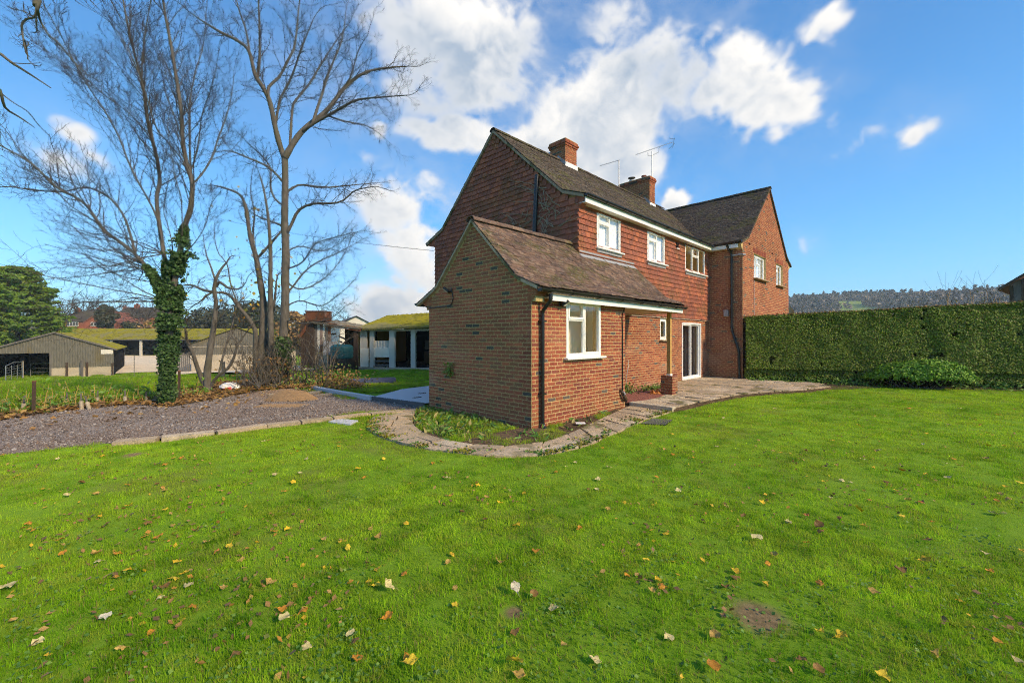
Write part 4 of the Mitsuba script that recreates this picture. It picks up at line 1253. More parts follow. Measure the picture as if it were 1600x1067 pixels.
k = put('inspection_cover', MB().prism(Polygon([spot(x, y)[:2] for x, y in ((528, 655.5), (560, 659), (548, 665), (513, 661))]), (0, 0, -.02), X_, Y_, Z_ * .05), 'grey_slab_mat', label='pale grey square inspection cover set in the lawn beside the kerb', cat='manhole cover')
k = thing('drain_grid', 'dark ribbed metal drain cover in the grass below the patio step', 'drain cover')
q = Polygon([spot(x, y)[:2] for x, y in ((1001, 663.5), (1020, 655.5), (1051, 657.5), (1040, 665.5))])
put('plate', MB().prism(q, (0, 0, -.02), X_, Y_, Z_ * .04), 'dark_mat', k)
qq = np.array(q.exterior.coords)[:4]
for i in range(14):
    a, b = qq[0] + (qq[3] - qq[0]) * (i + .5) / 14, qq[1] + (qq[2] - qq[1]) * (i + .5) / 14
    put('rib', MB().tube([np.append(a, .024), np.append(b, .024)], .007, 4), 'slate_mat', k)

# ------------------------------------------------------------------ grass
def blades(n, size, h0, h1, w, seg, seed, lean=.5, tone=1.0, dead=.075):
    g = np.random.default_rng(seed)
    b = np.column_stack([g.uniform(0, size, (n, 2)), np.full(n, -.012)])
    clump = meshkit.fbm(np.column_stack([b[:, :2] * 9, np.zeros(n)]), 2, seed)
    h = g.uniform(h0, h1, n) * (.35 + 1.3 * clump) * np.where(g.random(n) < .06, 1.5, 1)
    az = g.uniform(0, 2 * math.pi, n)
    d = np.column_stack([np.cos(az), np.sin(az), np.zeros(n)])
    s = np.column_stack([-np.sin(az + g.normal(0, .4, n)), np.cos(az), np.zeros(n)]) * (w * g.uniform(.6, 1.3, n))[:, None]
    le = g.uniform(.1, 1, n) * lean
    tip = b + d * (h * le)[:, None] + np.array([0, 0, 1]) * (h * np.sqrt(np.clip(1 - le * le, .1, 1)))[:, None]
    tn = np.clip(g.normal(.5, .2, n), 0, .94)
    tn[g.random(n) < dead] = .99
    if seg == 1:
        v = np.stack([b - s, b + s, tip], 1)
        f = np.arange(n * 3).reshape(n, 3)
        uv = np.stack([np.column_stack([tn, np.full(n, k)]) for k in (0, 0, 1.0)], 1)
        return MB().add(v.reshape(-1, 3), f, uv.reshape(-1, 2))
    mid = b + d * (h * le * .3)[:, None] + np.array([0, 0, .6]) * h[:, None]
    v = np.stack([b - s, b + s, mid + s * .8, mid - s * .8, tip], 1)
    k = np.arange(n)[:, None] * 5
    f = np.concatenate([k + [0, 1, 2], k + [0, 2, 3], k + [3, 2, 4]], 1).reshape(-1, 3)
    uv = np.stack([np.column_stack([tn, np.full(n, q)]) for q in (0, 0, .5, .5, 1.0)], 1)
    return MB().add(v.reshape(-1, 3), f, uv.reshape(-1, 2))


def patch(name, mb):
    v, f, uv = mb.data()
    scene[name] = {'type': 'shapegroup', 'blades': mikit.ply((v, f), 'grass_mat', False, uv=uv)}


for q in range(3):
    patch(f'turf_near_{q}', blades(3000, .5, .024, .050, .0019, 3, 200 + q, .85))
    patch(f'turf_mid_{q}', blades(2000, .5, .024, .048, .0030, 1, 210 + q, .85))
    patch(f'turf_far_{q}', blades(1000, .5, .024, .050, .0052, 1, 220 + q, .85))
for kd, nb, w_, sg in (('near', 3000, .0019, 3), ('mid', 2000, .0030, 1), ('far', 1000, .0052, 1)):
    patch(f'turf_edge_{kd}', blades(nb // 16, .125, .024, .050, w_, sg, 240 + sg, .85))
    patch(f'turf_bit_{kd}', blades(nb // 64, .0625, .024, .050, w_, sg, 250 + sg, .85))
patch('tussock', blades(500, .9, .10, .30, .006, 3, 230, .8, dead=.12))
g = np.random.default_rng(77)
n_ = 0
right2, fwd2 = RIGHT[:2], FWD[:2]
tag('lawn_grass', 'short mown grass of the wide front lawn, bright green', 'grass', None, 'stuff')
for x in np.arange(-16, 19, .5):
    for y in np.arange(-15, 4.6, .5):
        c = np.array([x + .25, y + .25])
        r = c - EYE[:2]
        F_, Rr = r @ fwd2, r @ right2
        if F_ < -2.5 or abs(Rr) > 1.32 * max(F_, 0) + 2.6:
            continue
        cell = sbox(x, y, x + .5, y + .5)
        cov = LAWN.intersection(cell).area / .25
        if cov < .03:
            continue
        d = np.linalg.norm(r)
        kind = 'near' if d < 4.6 else 'mid' if d < 9.5 else 'far'
        near_bare = [(b, q) for b, q in BARE if np.linalg.norm(b - c) < q * 1.5 + .36]
        n8 = 8 if near_bare else 4
        subs = [(x, y)] if cov > .97 and not near_bare else [(x + .5 / n8 * i, y + .5 / n8 * j) for i in range(n8) for j in range(n8)]
        for sx, sy in subs:
            w_ = .5 if len(subs) == 1 else .5 / n8
            cc = np.array([sx + w_ / 2, sy + w_ / 2])
            if len(subs) > 1 and (not LAWN.contains(Point(*cc)) or any(np.linalg.norm(b - cc) < q * g.uniform(.5, 1.8) for b, q in near_bare)):
                continue
            s_ = 1.04 if len(subs) == 1 else 1.15
            grp = f'turf_{kind}_{g.integers(3)}' if len(subs) == 1 else f'turf_{"bit" if n8 == 8 else "edge"}_{kind}'
            M = T().translate([float(cc[0]), float(cc[1]), float(.02 * (meshkit.fbm(np.array([cc[0] * 2.2, cc[1] * 2.2, 0.0]), 2, 5) - .5))]).rotate([0, 0, 1], float(g.integers(4) * 90)).scale([s_, s_, float(g.uniform(.85, 1.15))]).translate([-w_ / 2, -w_ / 2, 0])
            scene[f'lawn_grass__{n_:05d}'] = {'type': 'instance', 'to_world': M, 'group': {'type': 'ref', 'id': grp}}
            n_ += 1
tag('field_grass', 'rough grass of the field beyond the drive', 'grass', None, 'stuff')
FIELD_NO = GRAVEL.buffer(.1)
n_ = 0
for i in range(2600):
    px, py = g.uniform(-60, 690), g.uniform(578, 652)
    q = spot(px, py)
    if GRAVEL.contains(Point(*q[:2])) or YARD.buffer(1.5).contains(Point(*q[:2])) or (LITTERP.contains(Point(*q[:2])) and g.random() < .92) or (q[0] > -.4 and q[1] < 7) or (px > 585 and py > 612):
        continue
    d = q @ np.append(fwd2, 0)
    s_ = g.uniform(.5, 1.1) * (1.0 if px < 480 else .8)
    zs = (.30 + .5 * (px < 250) * g.random()) if px < 500 else .32
    M = T().translate([float(q[0]), float(q[1]), float(q[2])]).rotate([0, 0, 1], float(g.uniform(0, 360))).scale([s_, s_, s_ * zs]).translate([-.45, -.45, 0])
    scene[f'field_grass__{n_:05d}'] = {'type': 'instance', 'to_world': M, 'group': {'type': 'ref', 'id': 'tussock'}}
    n_ += 1

# ------------------------------------------------------------------ plants
def spline(p, n):
    p = np.asarray(p, float)
    if len(p) < 3:
        return np.array([p[0] + (p[-1] - p[0]) * t for t in np.linspace(0, 1, n)])
    from scipy.interpolate import CubicSpline
    s = np.concatenate([[0], np.cumsum(np.linalg.norm(np.diff(p, axis=0), axis=1))])
    from scipy.interpolate import PchipInterpolator
    return PchipInterpolator(s, p)(np.linspace(0, s[-1], n))


def leaves(mb, pts, size, kind, g, nrm=None, flat=0.0, aspect=1.6, spread=.9):
    """Leaf-sized rhombs at the points; nrm: the way they mostly face."""
    n = len(pts)
    a = g.normal(size=(n, 3))
    if nrm is not None:
        a = a * spread + nrm
    a[:, 2] += flat
    a /= np.linalg.norm(a, axis=1, keepdims=True)
    t = np.cross(a, g.normal(size=(n, 3)))
    t /= np.linalg.norm(t, axis=1, keepdims=True) + 1e-9
    b = np.cross(a, t)
    s = (size * g.uniform(.6, 1.35, n))[:, None] / 2
    v = np.stack([pts - t * s * aspect, pts - b * s + a * s * .15, pts + t * s * aspect, pts + b * s + a * s * .15], 1).reshape(-1, 3)
    k = np.arange(n)[:, None] * 4
    f = np.concatenate([k + [0, 1, 2], k + [0, 2, 3]], 1).reshape(-1, 3)
    mb.add(v, f, np.repeat(np.column_stack([g.random(n), np.full(n, kind)]), 4, 0))
    return mb


def grow(mbs, p, d, L, r, lv, g, top, lift=.12, wig=.16, kids=(6, 4, 3), tone=(0, 0), mins=.0028):
    """A bare branch and its twigs. mbs: (branches, twigs)."""
    n = max(4, int(6 - lv))
    pts, q = [p], p
    d = d / np.linalg.norm(d)
    dirs = [d]
    for i in range(n):
        d = d + g.normal(0, wig, 3) + np.array([0, 0, lift])
        d /= np.linalg.norm(d)
        q = q + d * L / n
        pts.append(q); dirs.append(d)
    rad = np.maximum(np.linspace(r, r * .38, n + 1), mins)
    (mbs[0] if lv == 1 else mbs[1]).tube(pts, rad, 4 if lv == 1 else 3, (.5, 0) if lv == 1 else (1, 0), caps=False)
    if lv < top:
        m = kids[min(lv - 1, len(kids) - 1)]
        for i in range(m):
            t = (i + g.uniform(.3, 1.0)) / m * .86 + .14
            j = min(int(t * n), n - 1)
            b = pts[j] + (pts[j + 1] - pts[j]) * (t * n - j)
            side = np.cross(dirs[j], g.normal(size=3))
            side /= np.linalg.norm(side)
            a = g.uniform(.45, .95)
            grow(mbs, b, dirs[j] * math.cos(a) + side * math.sin(a), L * g.uniform(.34, .62) * (1.1 - .45 * t), max(r * .55 * (1 - .45 * t), mins), lv + 1, g, top, lift, wig * 1.15, kids, tone, mins)


class Bare:
    """A leafless tree from surveyed limbs: each a row of pixels with radii, started on the limb it leaves."""

    def __init__(self, name, label, cat, base, seed, group=None):
        self.key = thing(name, label, cat, group)
        self.base = spot(*base)
        self.d0 = (self.base - EYE) @ FWD
        self.g = np.random.default_rng(seed)
        self.trunk, self.br, self.tw = MB(), MB(), MB()
        self.px, self.dp, self.lim = np.zeros((0, 2)), np.zeros(0), []

    def limb(self, pts, r0, r1, lean=None, sides=8, part=None, back=0.0):
        pts = np.asarray(pts, float)
        if len(self.px):
            i = np.argmin(np.sum((self.px - pts[0]) ** 2, 1))
            d = self.dp[i]
        else:
            d = self.d0
        n = max(8, int(np.sum(np.linalg.norm(np.diff(pts, axis=0), axis=1)) / 9))
        P = spline(np.column_stack([pts, np.zeros(len(pts))]), n)[:, :2]
        lean = self.g.uniform(-1.6, 1.6) if lean is None else lean
        dep = d + lean * np.linspace(0, 1, n) ** 1.2 + back + .06 * np.cumsum(self.g.normal(0, 1, n)) * .4
        W = np.array([at(x, y, z) for (x, y), z in zip(P, dep)])
        rad = np.linspace(1, 0, n) ** .8 * (r0 - r1) + r1
        rad = rad * (1 + .05 * self.g.normal(size=n))
        (part or self.trunk).tube(W, rad, sides if r0 > .03 else 5, (0, 0))
        self.px, self.dp = np.vstack([self.px, P]), np.concatenate([self.dp, dep])
        self.lim.append((W, rad))
        return W, rad

    def twigs(self, W, rad, every, L, t0=.15, top=3, lift=.10, kids=(6, 4, 3), droop=0.0, bias=None, rk=.45, wig=.16):
        s = np.concatenate([[0], np.cumsum(np.linalg.norm(np.diff(W, axis=0), axis=1))])
        x = s[-1] * t0
        while x < s[-1]:
            t = x / s[-1]
            p = np.array([np.interp(x, s, W[:, k]) for k in range(3)])
            j = min(np.searchsorted(s, x), len(W) - 1)
            d = W[j] - W[max(j - 1, 0)]
            d = d / (np.linalg.norm(d) + 1e-9)
            side = np.cross(d, self.g.normal(size=3))
            side /= np.linalg.norm(side)
            if bias is not None:
                side = side + bias
                side /= np.linalg.norm(side)
            a = self.g.uniform(.5, 1.05)
            r = min(np.interp(x, s, rad) * rk, .013)
            grow((self.br, self.tw), p, d * math.cos(a) + side * math.sin(a) - Z_ * droop, L * self.g.uniform(.55, 1.25) * (1.05 - .45 * t), max(r, .005), 1, self.g, top, lift, wig, kids)
            x += every * self.g.uniform(.6, 1.4)
        # the limb's own tip goes on as a branch
        grow((self.br, self.tw), W[-1], W[-1] - W[-2], L * .8, max(rad[-1], .006), 1, self.g, top, lift, wig, kids)

    def done(self, tone=None):
        put('trunk', self.trunk, 'bark_mat', self.key, smooth=True)
        if self.br.n:
            put('branches', self.br, 'bark_mat', self.key, kind='stuff', smooth=True)
        if self.tw.n:
            put('twigs', self.tw, 'bark_mat', self.key, kind='stuff')
        return self.key


def ivy(mb, W, r, n, g, size=.058, kind=IVY, side=None):
    s = g.uniform(0, len(W) - 1.001, n)
    i = s.astype(int)
    c = W[i] + (W[i + 1] - W[i]) * (s - i)[:, None]
    d = W[i + 1] - W[i]
    d /= np.linalg.norm(d, axis=1, keepdims=True)
    o = np.cross(d, g.normal(size=(n, 3)))
    o /= np.linalg.norm(o, axis=1, keepdims=True)
    if side is not None:
        o = o + side
        o /= np.linalg.norm(o, axis=1, keepdims=True)
    rad = np.interp(s, np.linspace(0, len(W) - 1, len(r)), r) * np.clip(.62 + .8 * meshkit.fbm(c * 3.0, 3, 4), .85, 1.6) * (g.uniform(.62, 1.15, n) + (g.random(n) < .10) * g.uniform(0, .5, n))
    q = c + o * rad[:, None]
    q = q[meshkit.fbm(q * 2.6 + 3, 3, 17) > .36]
    o = o[:0]
    leaves(mb, q, size, kind, g, -ray(262, 500) * .5 + Z_ * .5 + RIGHT * .2, aspect=1.1, spread=.8)


# --- the big ivy clad tree by the drive
t1 = Bare('ivy_clad_tree', 'big bare many-stemmed tree with thick dark ivy on its trunk beside the drive', 'tree', (262, 632), 301)
W0, r0 = t1.limb([(262, 634), (261, 600), (263, 560), (265, 520), (266, 480), (268, 450)], 0.0847, 0.0785, .0, 12)
A = t1.limb([(263, 480), (245, 440), (225, 412), (210, 396), (188, 378), (165, 363), (150, 342), (136, 322), (118, 308), (95, 297), (70, 275), (50, 256), (20, 238), (-25, 215)], 0.0444, 0.0103, -.8)
A2 = t1.limb([(212, 398), (205, 370), (194, 338), (165, 305), (132, 293), (95, 300), (60, 298), (10, 292), (-30, 300)], 0.0282, 0.0083, 1.4)
B = t1.limb([(266, 470), (262, 432), (254, 382), (249, 349), (245, 309), (250, 284), (247, 256), (239, 222), (231, 190), (225, 140), (212, 90), (200, 40), (188, -30)], 0.0524, 0.0145, .9)
B2 = t1.limb([(254, 378), (245, 340), (232, 312), (216, 284), (201, 253), (188, 219), (168, 180), (140, 138), (118, 100), (95, 55), (70, 10)], 0.0222, 0.0062, -1.5)
B3 = t1.limb([(247, 262), (236, 200), (226, 160), (222, 110), (226, 60), (236, 0), (240, -40)], 0.0202, 0.0062, -1.0)
B4 = t1.limb([(240, 225), (205, 180), (165, 150), (130, 120), (80, 85), (45, 60)], 0.0162, 0.0060, 1.2)
C = t1.limb([(268, 462), (275, 430), (284, 380), (290, 350), (298, 326), (301, 290), (292, 255), (286, 222), (284, 181), (276, 124), (268, 74), (258, 20), (252, -30)], 0.0646, 0.0166, -.6)
C2 = t1.limb([(301, 288), (315, 273), (332, 245), (342, 214), (352, 188), (362, 150), (366, 110)], 0.0222, 0.0060, .8)
C3 = t1.limb([(300, 280), (297, 231), (297, 165), (305, 115), (318, 70), (322, 20)], 0.0242, 0.0060, 1.5)
C4 = t1.limb([(292, 262), (281, 245), (262, 222), (247, 205), (232, 160), (215, 110), (190, 60), (150, 10)], 0.0181, 0.0060, -1.4)
C5 = t1.limb([(286, 222), (272, 180), (258, 140), (250, 95), (240, 60)], 0.0162, 0.0060, .6)
C6 = t1.limb([(296, 275), (310, 225), (316, 180), (330, 140), (338, 105)], 0.0162, 0.0060, -1.2)
D1 = t1.limb([(266, 430), (270, 390), (262, 350), (256, 330), (262, 290), (270, 262)], 0.0142, 0.0062, 1.0)
D2 = t1.limb([(282, 400), (285, 360), (284, 315), (275, 280), (268, 240), (262, 200)], 0.0142, 0.0060, -.9)
D3 = t1.limb([(289, 395), (310, 372), (322, 350), (330, 320), (345, 300)], 0.0121, 0.0060, -.9)
for L_, ev, ln in ((A, .13, 1.5), (A2, .14, 1.4), (B, .16, 1.5), (B2, .13, 1.5), (B3, .15, 1.4), (B4, .13, 1.45), (C, .18, 1.45), (C2, .15, 1.3), (C3, .15, 1.4), (C4, .14, 1.45), (C5, .16, 1.3), (C6, .15, 1.3), (D1, .2, 1.0), (D2, .2, 1.0), (D3, .16, .9)):
    t1.twigs(*L_, ev, ln, .3 if L_ is B or L_ is C else .18, bias=-RIGHT * .22 + Z_ * .30, kids=(5, 4, 2), lift=.13, wig=.14)
for x, y in ((262, 440), (258, 470), (232, 425), (222, 412), (256, 400)):   # long whippy side shoots, low on the left
    i = np.argmin(np.sum((t1.px - [x, y]) ** 2, 1))
    for _ in range(5):
        p = at(*t1.px[i], t1.dp[i])
        grow((t1.br, t1.tw), p, -RIGHT * t1.g.uniform(.5, 1) + Z_ * t1.g.uniform(-.15, .45) + FWD * t1.g.normal(0, .5), t1.g.uniform(1.4, 2.8), .014, 1, t1.g, 3, .03, .16, (7, 4, 2))
k1 = t1.done()
m = MB()
g = np.random.default_rng(31)
ivy(m, W0, np.array([.155, .15, .15, .155, .175, .21, .24, .22]), 10500, g)
ivy(m, A[0][:9], np.array([.19, .15, .11, .06]), 2200, g)
ivy(m, B[0][:8], np.array([.18, .13, .09, .05]), 1700, g)
ivy(m, C[0][:13], np.array([.20, .175, .15, .125, .10, .06]), 4600, g)
ivy(m, D2[0][:4], np.array([.28, .15]), 700, g)
put('ivy', m, 'leaf_mat', k1, kind='stuff')

# --- the tall pale tree with its forked top
t2 = Bare('forked_tree', 'tall bare tree with a straight pale trunk forking high up right of the others', 'tree', (440, 600), 302)
W, r = t2.limb([(438, 602), (441, 560), (444, 510), (446, 470), (446, 430), (447, 400), (445, 340), (446, 285), (445, 246)], .165, .10, .0, 12)
TR2 = (W, r)
L1 = t2.limb([(445, 248), (436, 222), (431, 202), (421, 157), (410, 135), (400, 120), (388, 78), (368, 62), (351, 54), (330, 42), (300, 22)], .10, .015, -1.6)
L1b = t2.limb([(420, 155), (419, 140), (437, 120), (450, 95), (460, 75), (466, 25), (470, -20)], .05, .012, .8)
L1c = t2.limb([(402, 122), (406, 90), (406, 62), (404, 0), (402, -30)], .045, .012, -.6)
L1d = t2.limb([(390, 82), (385, 50), (372, 10), (365, -30)], .035, .01, .5)
L2 = t2.limb([(446, 246), (458, 225), (470, 208), (490, 190), (507, 177), (525, 155), (540, 136), (578, 111), (610, 106), (640, 104)], .105, .014, 1.2)
L2b = t2.limb([(474, 204), (492, 192), (512, 181), (535, 168), (560, 156), (598, 152), (640, 149)], .055, .012, -1.4)
L2c = t2.limb([(489, 192), (496, 170), (503, 149), (512, 120), (520, 99), (535, 60), (540, 20)], .05, .012, 1.3)
L3 = t2.limb([(453, 238), (455, 200), (458, 165), (470, 148), (483, 132), (503, 99), (522, 70), (545, 38)], .05, .012, 1.6)
L4 = t2.limb([(430, 200), (434, 175), (437, 157), (446, 140), (456, 120), (470, 80), (490, 30)], .045, .012, -1.0)
L5 = t2.limb([(540, 136), (550, 115), (560, 80), (575, 55)], .03, .01, -.8)
L6 = t2.limb([(512, 181), (540, 190), (570, 196), (600, 215)], .03, .01, 1.0)
for L_ in (L1, L1b, L1c, L1d, L2, L2b, L2c, L3, L4, L5, L6):
    t2.twigs(*L_, .18, 1.35, .22, kids=(5, 4, 2), lift=.06, wig=.2)
S = [t2.limb(p, a, .010, b) for p, a, b in (([(446, 290), (437, 278), (417, 260), (388, 247), (355, 236), (330, 240)], .045, -1), ([(447, 323), (428, 308), (423, 289), (424, 266), (412, 247), (389, 225), (370, 205)], .035, .8),
     ([(449, 300), (455, 295), (470, 289), (507, 293), (545, 290), (585, 286)], .04, .9), ([(450, 362), (456, 350), (466, 330), (480, 321), (495, 318), (520, 318), (535, 314), (557, 297), (590, 292)], .055, -1.2),
     ([(446, 358), (439, 352), (426, 347), (399, 336), (380, 318)], .04, 1.0), ([(448, 460), (460, 445), (478, 423), (496, 410), (520, 399), (560, 378)], .035, 1.0),
     ([(448, 420), (470, 412), (495, 380), (520, 372), (560, 362)], .03, -1.0), ([(448, 440), (470, 452), (500, 440), (530, 410), (548, 375)], .028, .6), ([(447, 480), (470, 470), (500, 478), (530, 460), (552, 440)], .026, -.6),
     ([(446, 500), (475, 505), (510, 500), (540, 478)], .024, -1.2), ([(447, 395), (470, 385), (500, 392), (540, 372)], .028, .5))]
for L_ in S:
    t2.twigs(*L_, .15, 1.0, .2, kids=(5, 3, 2), lift=.03, wig=.2)
k2 = t2.done()
m = MB()
ivy(m, TR2[0][:9], np.array([.30, .26, .25, .22, .19]), 3000, g, .08, side=RIGHT * .5)
put('ivy', m, 'leaf_mat', k2, kind='stuff')

# --- the dark stems left of it
t3 = Bare('multi_stem_tree', 'cluster of dark slender stems with a few yellow leaves left of the pale trunk', 'tree', (412, 598), 303)
G0 = t3.limb([(406, 600), (408, 550), (411, 520), (412, 480), (407, 440), (401, 405), (391, 368), (384, 323), (376, 305), (360, 297), (335, 290)], .15, .02, .3, 10)
G1 = t3.limb([(424, 600), (424, 540), (423, 473), (423, 430), (423, 400), (420, 347), (415, 310), (405, 270)], .12, .015, -.5, 9)
G2 = t3.limb([(404, 402), (415, 390), (428, 375), (439, 362)], .05, .035, .4)
G3 = t3.limb([(402, 600), (399, 560), (399, 540), (400, 521), (391, 501), (374, 480), (357, 460), (347, 457), (330, 458), (315, 470)], .10, .025, -1.0, 9)
G4 = t3.limb([(397, 388), (396, 360), (398, 335), (392, 300), (396, 262)], .035, .01, .8)
G5 = t3.limb([(374, 478), (360, 440), (356, 415), (340, 392), (335, 360)], .03, .01, .5)
G6 = t3.limb([(416, 600), (417, 560), (420, 520), (428, 480), (432, 440)], .09, .03, .8, 8)
for L_ in (G0, G1, G3, G4, G5, G6):
    t3.twigs(*L_, .26, 1.0, .45, kids=(5, 3, 2), wig=.22, lift=.04)
k3 = t3.done()
m = MB()
for c, n, s_ in (((388, 478), 26, .35), ((380, 492), 20, .3), ((415, 450), 30, .6), ((405, 395), 16, .5), ((430, 400), 14, .6), ((400, 340), 14, .7), ((370, 440), 10, .6)):
    leaves(m, at(*c, t3.d0) + g.normal(0, s_, (n, 3)) * [1, 1, .7], .10, AUT, g, aspect=1.2)
put('yellow_leaves', m, 'leaf_mat', k3, kind='stuff')
m = MB()
ivy(m, G6[0][:6], np.array([.17, .15, .13]), 700, g, .07)
put('ivy', m, 'leaf_mat', k3, kind='stuff')

# --- small tree at the verge between them
t4 = Bare('small_tree', 'small bare tree with splayed thin stems between the two big trees', 'tree', (326, 612), 304)
Q = [t4.limb([(325, 614), (324, 592), (329, 545), (335, 507), (338, 474), (335, 450), (338, 436), (350, 415)], .11, .03, .2, 9),
     t4.limb([(323, 606), (310, 578), (300, 548), (292, 531), (290, 515)], .075, .025, -.8),
     t4.limb([(328, 606), (341, 587), (357, 575), (366, 558), (371, 541), (384, 521), (396, 505)], .05, .012, -.6),
     t4.limb([(342, 586), (351, 548), (362, 512), (370, 480)], .032, .01, .6),
     t4.limb([(336, 456), (325, 455), (315, 452), (298, 445), (280, 448)], .045, .012, .5),
     t4.limb([(337, 448), (345, 440), (352, 448), (372, 452), (385, 440)], .05, .012, -.4),
     t4.limb([(337, 440), (331, 420), (322, 395), (318, 370)], .03, .01, .6)]
for L_ in Q:
    t4.twigs(*L_, .22, .8, .45, kids=(4, 3, 2), wig=.22, lift=.06)
k4 = t4.done()

# --- the tree out of the picture on the left whose boughs hang into it
t5 = Bare('overhanging_tree', 'dark bare boughs hanging into view at the top left corner', 'tree', (-420, 800), 305)
t5.limb([(-420, 800), (-415, 500), (-420, 200), (-400, -150), (-300, -420), (-120, -380), (20, -150), (60, -40), (59, -10), (57, 10)], .14, .03, 0, 9)
H = [t5.limb([(58, 0), (56, 26), (40, 31), (34, 40), (37, 62), (40, 78)], .011, .007, .1), t5.limb([(59, 6), (62, 30), (66, 38), (76, 55), (88, 64), (110, 90), (131, 112), (150, 125)], .010, .004, .2),
     t5.limb([(54, 28), (42, 20), (26, 16)], .006, .003, 0), t5.limb([(38, 62), (42, 75), (44, 92), (53, 102)], .006, .003, 0), t5.limb([(57, 26), (58, 50)], .007, .004, 0)]
t5.limb([(-415, 520), (-300, 300), (-150, 170), (-60, 100), (-10, 80), (18, 98), (45, 115), (80, 138)], .06, .004, .5)
t5.limb([(-150, 172), (-80, 155), (-20, 130), (0, 141), (8, 168), (30, 183), (55, 200)], .03, .004, .5)
t5.limb([(0, 144), (20, 160), (44, 175), (60, 195), (80, 215)], .006, .003, .4)
t5.limb([(18, 98), (40, 100), (65, 98)], .005, .003, .2)
for L_ in H:
    t5.twigs(*L_, .10, .10, .3, top=1, kids=(2,), wig=.3)
t5.done()

# --- bare scrub right of the trees
t6 = Bare('bare_shrub', 'leafless straggling shrub of arching pale stems in front of the ruined shed', 'shrub', (478, 602), 306)
for i in range(26):
    x = t6.g.uniform(462, 520)
    e = (x + t6.g.normal(-8, 30), t6.g.uniform(500, 580))
    L_ = t6.limb([(x, t6.g.uniform(596, 606)), (x + (e[0] - x) * .25, 602 - (602 - e[1]) * .5), (x + (e[0] - x) * .6, 602 - (602 - e[1]) * .85), e], .02, .006, t6.g.uniform(-.8, .8))
    t6.twigs(*L_, .22, .6, .3, kids=(4, 3), top=2, wig=.25, lift=.02)
for p in (((505, 600), (490, 560), (460, 548), (445, 540)), ((500, 590), (480, 545), (465, 520)), ((480, 598), (520, 560), (530, 530))):
    L_ = t6.limb(p, .022, .006, 0)
    t6.twigs(*L_, .2, .6, .3, kids=(4, 3), top=2)
t6.done()
m = MB()
c = spot(495, 600)
leaves(m, c + np.column_stack([g.normal(0, .7, 500), g.normal(0, .5, 500), g.uniform(.0, .7, 500)]), .05, WEED, g)
put('sprouting_leaves', m, 'leaf_mat', t6.key, kind='stuff')
# --- brushwood round the foot of the stems
t7 = Bare('brushwood', 'dense tangle of brown twigs round the foot of the slender stems', 'brushwood', (418, 604), 307)
for i in range(120):
    x = t7.g.normal(418, 17)
    e = (x + t7.g.normal(0, 18), t7.g.uniform(535, 592))
    L_ = t7.limb([(x, t7.g.uniform(598, 607)), ((x + e[0]) / 2 + t7.g.normal(0, 5), (602 + e[1]) / 2), e], .012, .005, t7.g.uniform(-.5, .5), back=t7.g.normal(-.15, .25))
    if i % 2:
        t7.twigs(*L_, .25, .4, .3, kids=(3,), top=2, wig=.3)
t7.done()
m = MB()
c = spot(420, 603)
leaves(m, c + np.column_stack([g.normal(0, .55, 900), g.normal(0, .4, 900), g.uniform(.0, 1.0, 900) ** 1.6]), .06, LITTER, g)
put('dead_leaves', m, 'leaf_mat', t7.key, kind='stuff')

# --- clipped hedge on the right
HA, HB = np.array([11.75, -.10]), np.array([15.72, -7.08])
hd = (HB - HA) / np.linalg.norm(HB - HA)
HL = np.linalg.norm(HB - HA) + 7
hn = np.array([hd[1], -hd[0]])
hn = hn if hn @ (EYE[:2] - HA) > 0 else -hn
k = thing('clipped_hedge', 'long tall clipped green hedge running right from the end of the house', 'hedge')
m = MB()
g = np.random.default_rng(41)
htop = lambda s: 2.40 + .045 * s + .05 * (meshkit.fbm(np.stack([np.asarray(s) * 1.1, np.asarray(s) * 0, np.asarray(s) * 0], -1), 3, 2) - .5)
n = 210000
s = g.uniform(-.0, HL, n) ** 1.0
dens = g.random(n)
s = np.where(dens < .8, s * .62, s)
face = g.random(n)
z = np.where(face < .78, g.beta(1.1, 1.0, n) * (htop(s) - .14) + .14, htop(s) + g.normal(0, .03, n))
dpt = np.where(face < .78, -np.abs(g.normal(0, .10, n)), -g.uniform(0, 1.15, n))
bump = (meshkit.fbm(np.column_stack([s * 1.5, z * 1.5, z * 0]), 3, 6) - .5) * .22
ragged = (z < .75) & (g.random(n) < (.42 - z) * 1.2 + .08 * np.sin(s * 3))
hole = meshkit.fbm(np.column_stack([s * 2.4, z * 2.8, z * 0 + 4]), 3, 8) < .22
dpt = np.where((face < .78), dpt + bump - .12 * (z < .5), dpt) - np.where(hole & (face < .78), .22, 0)
p = np.column_stack([HA[0] + hd[0] * s + hn[0] * dpt, HA[1] + hd[1] * s + hn[1] * dpt, z])[~ragged]
nn = np.where((face < .78)[:, None], np.append(hn, .35), np.array([0, 0, 1.0]))[~ragged]
leaves(m, p, .038, HEDGE, g, nn, aspect=1.35, spread=.75)
put('foliage', m, 'leaf_mat', k, kind='stuff')
m = MB()
n = 2600                                                           # the tawny young shoots along its top
s = g.uniform(0, HL * .7, n)
q = np.column_stack([HA[0] + hd[0] * s - hn[0] * g.uniform(0, .5, n), HA[1] + hd[1] * s - hn[1] * g.uniform(0, .5, n), htop(s) + .03 + np.abs(g.normal(0, .025, n))])
leaves(m, q, .045, LITTER, g)
put('tawny_shoots', m, 'leaf_mat', k, kind='stuff')
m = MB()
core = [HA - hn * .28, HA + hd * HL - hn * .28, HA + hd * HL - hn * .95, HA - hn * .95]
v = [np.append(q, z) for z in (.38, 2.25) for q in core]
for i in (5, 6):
    v[i][2] = htop(HL) - .15
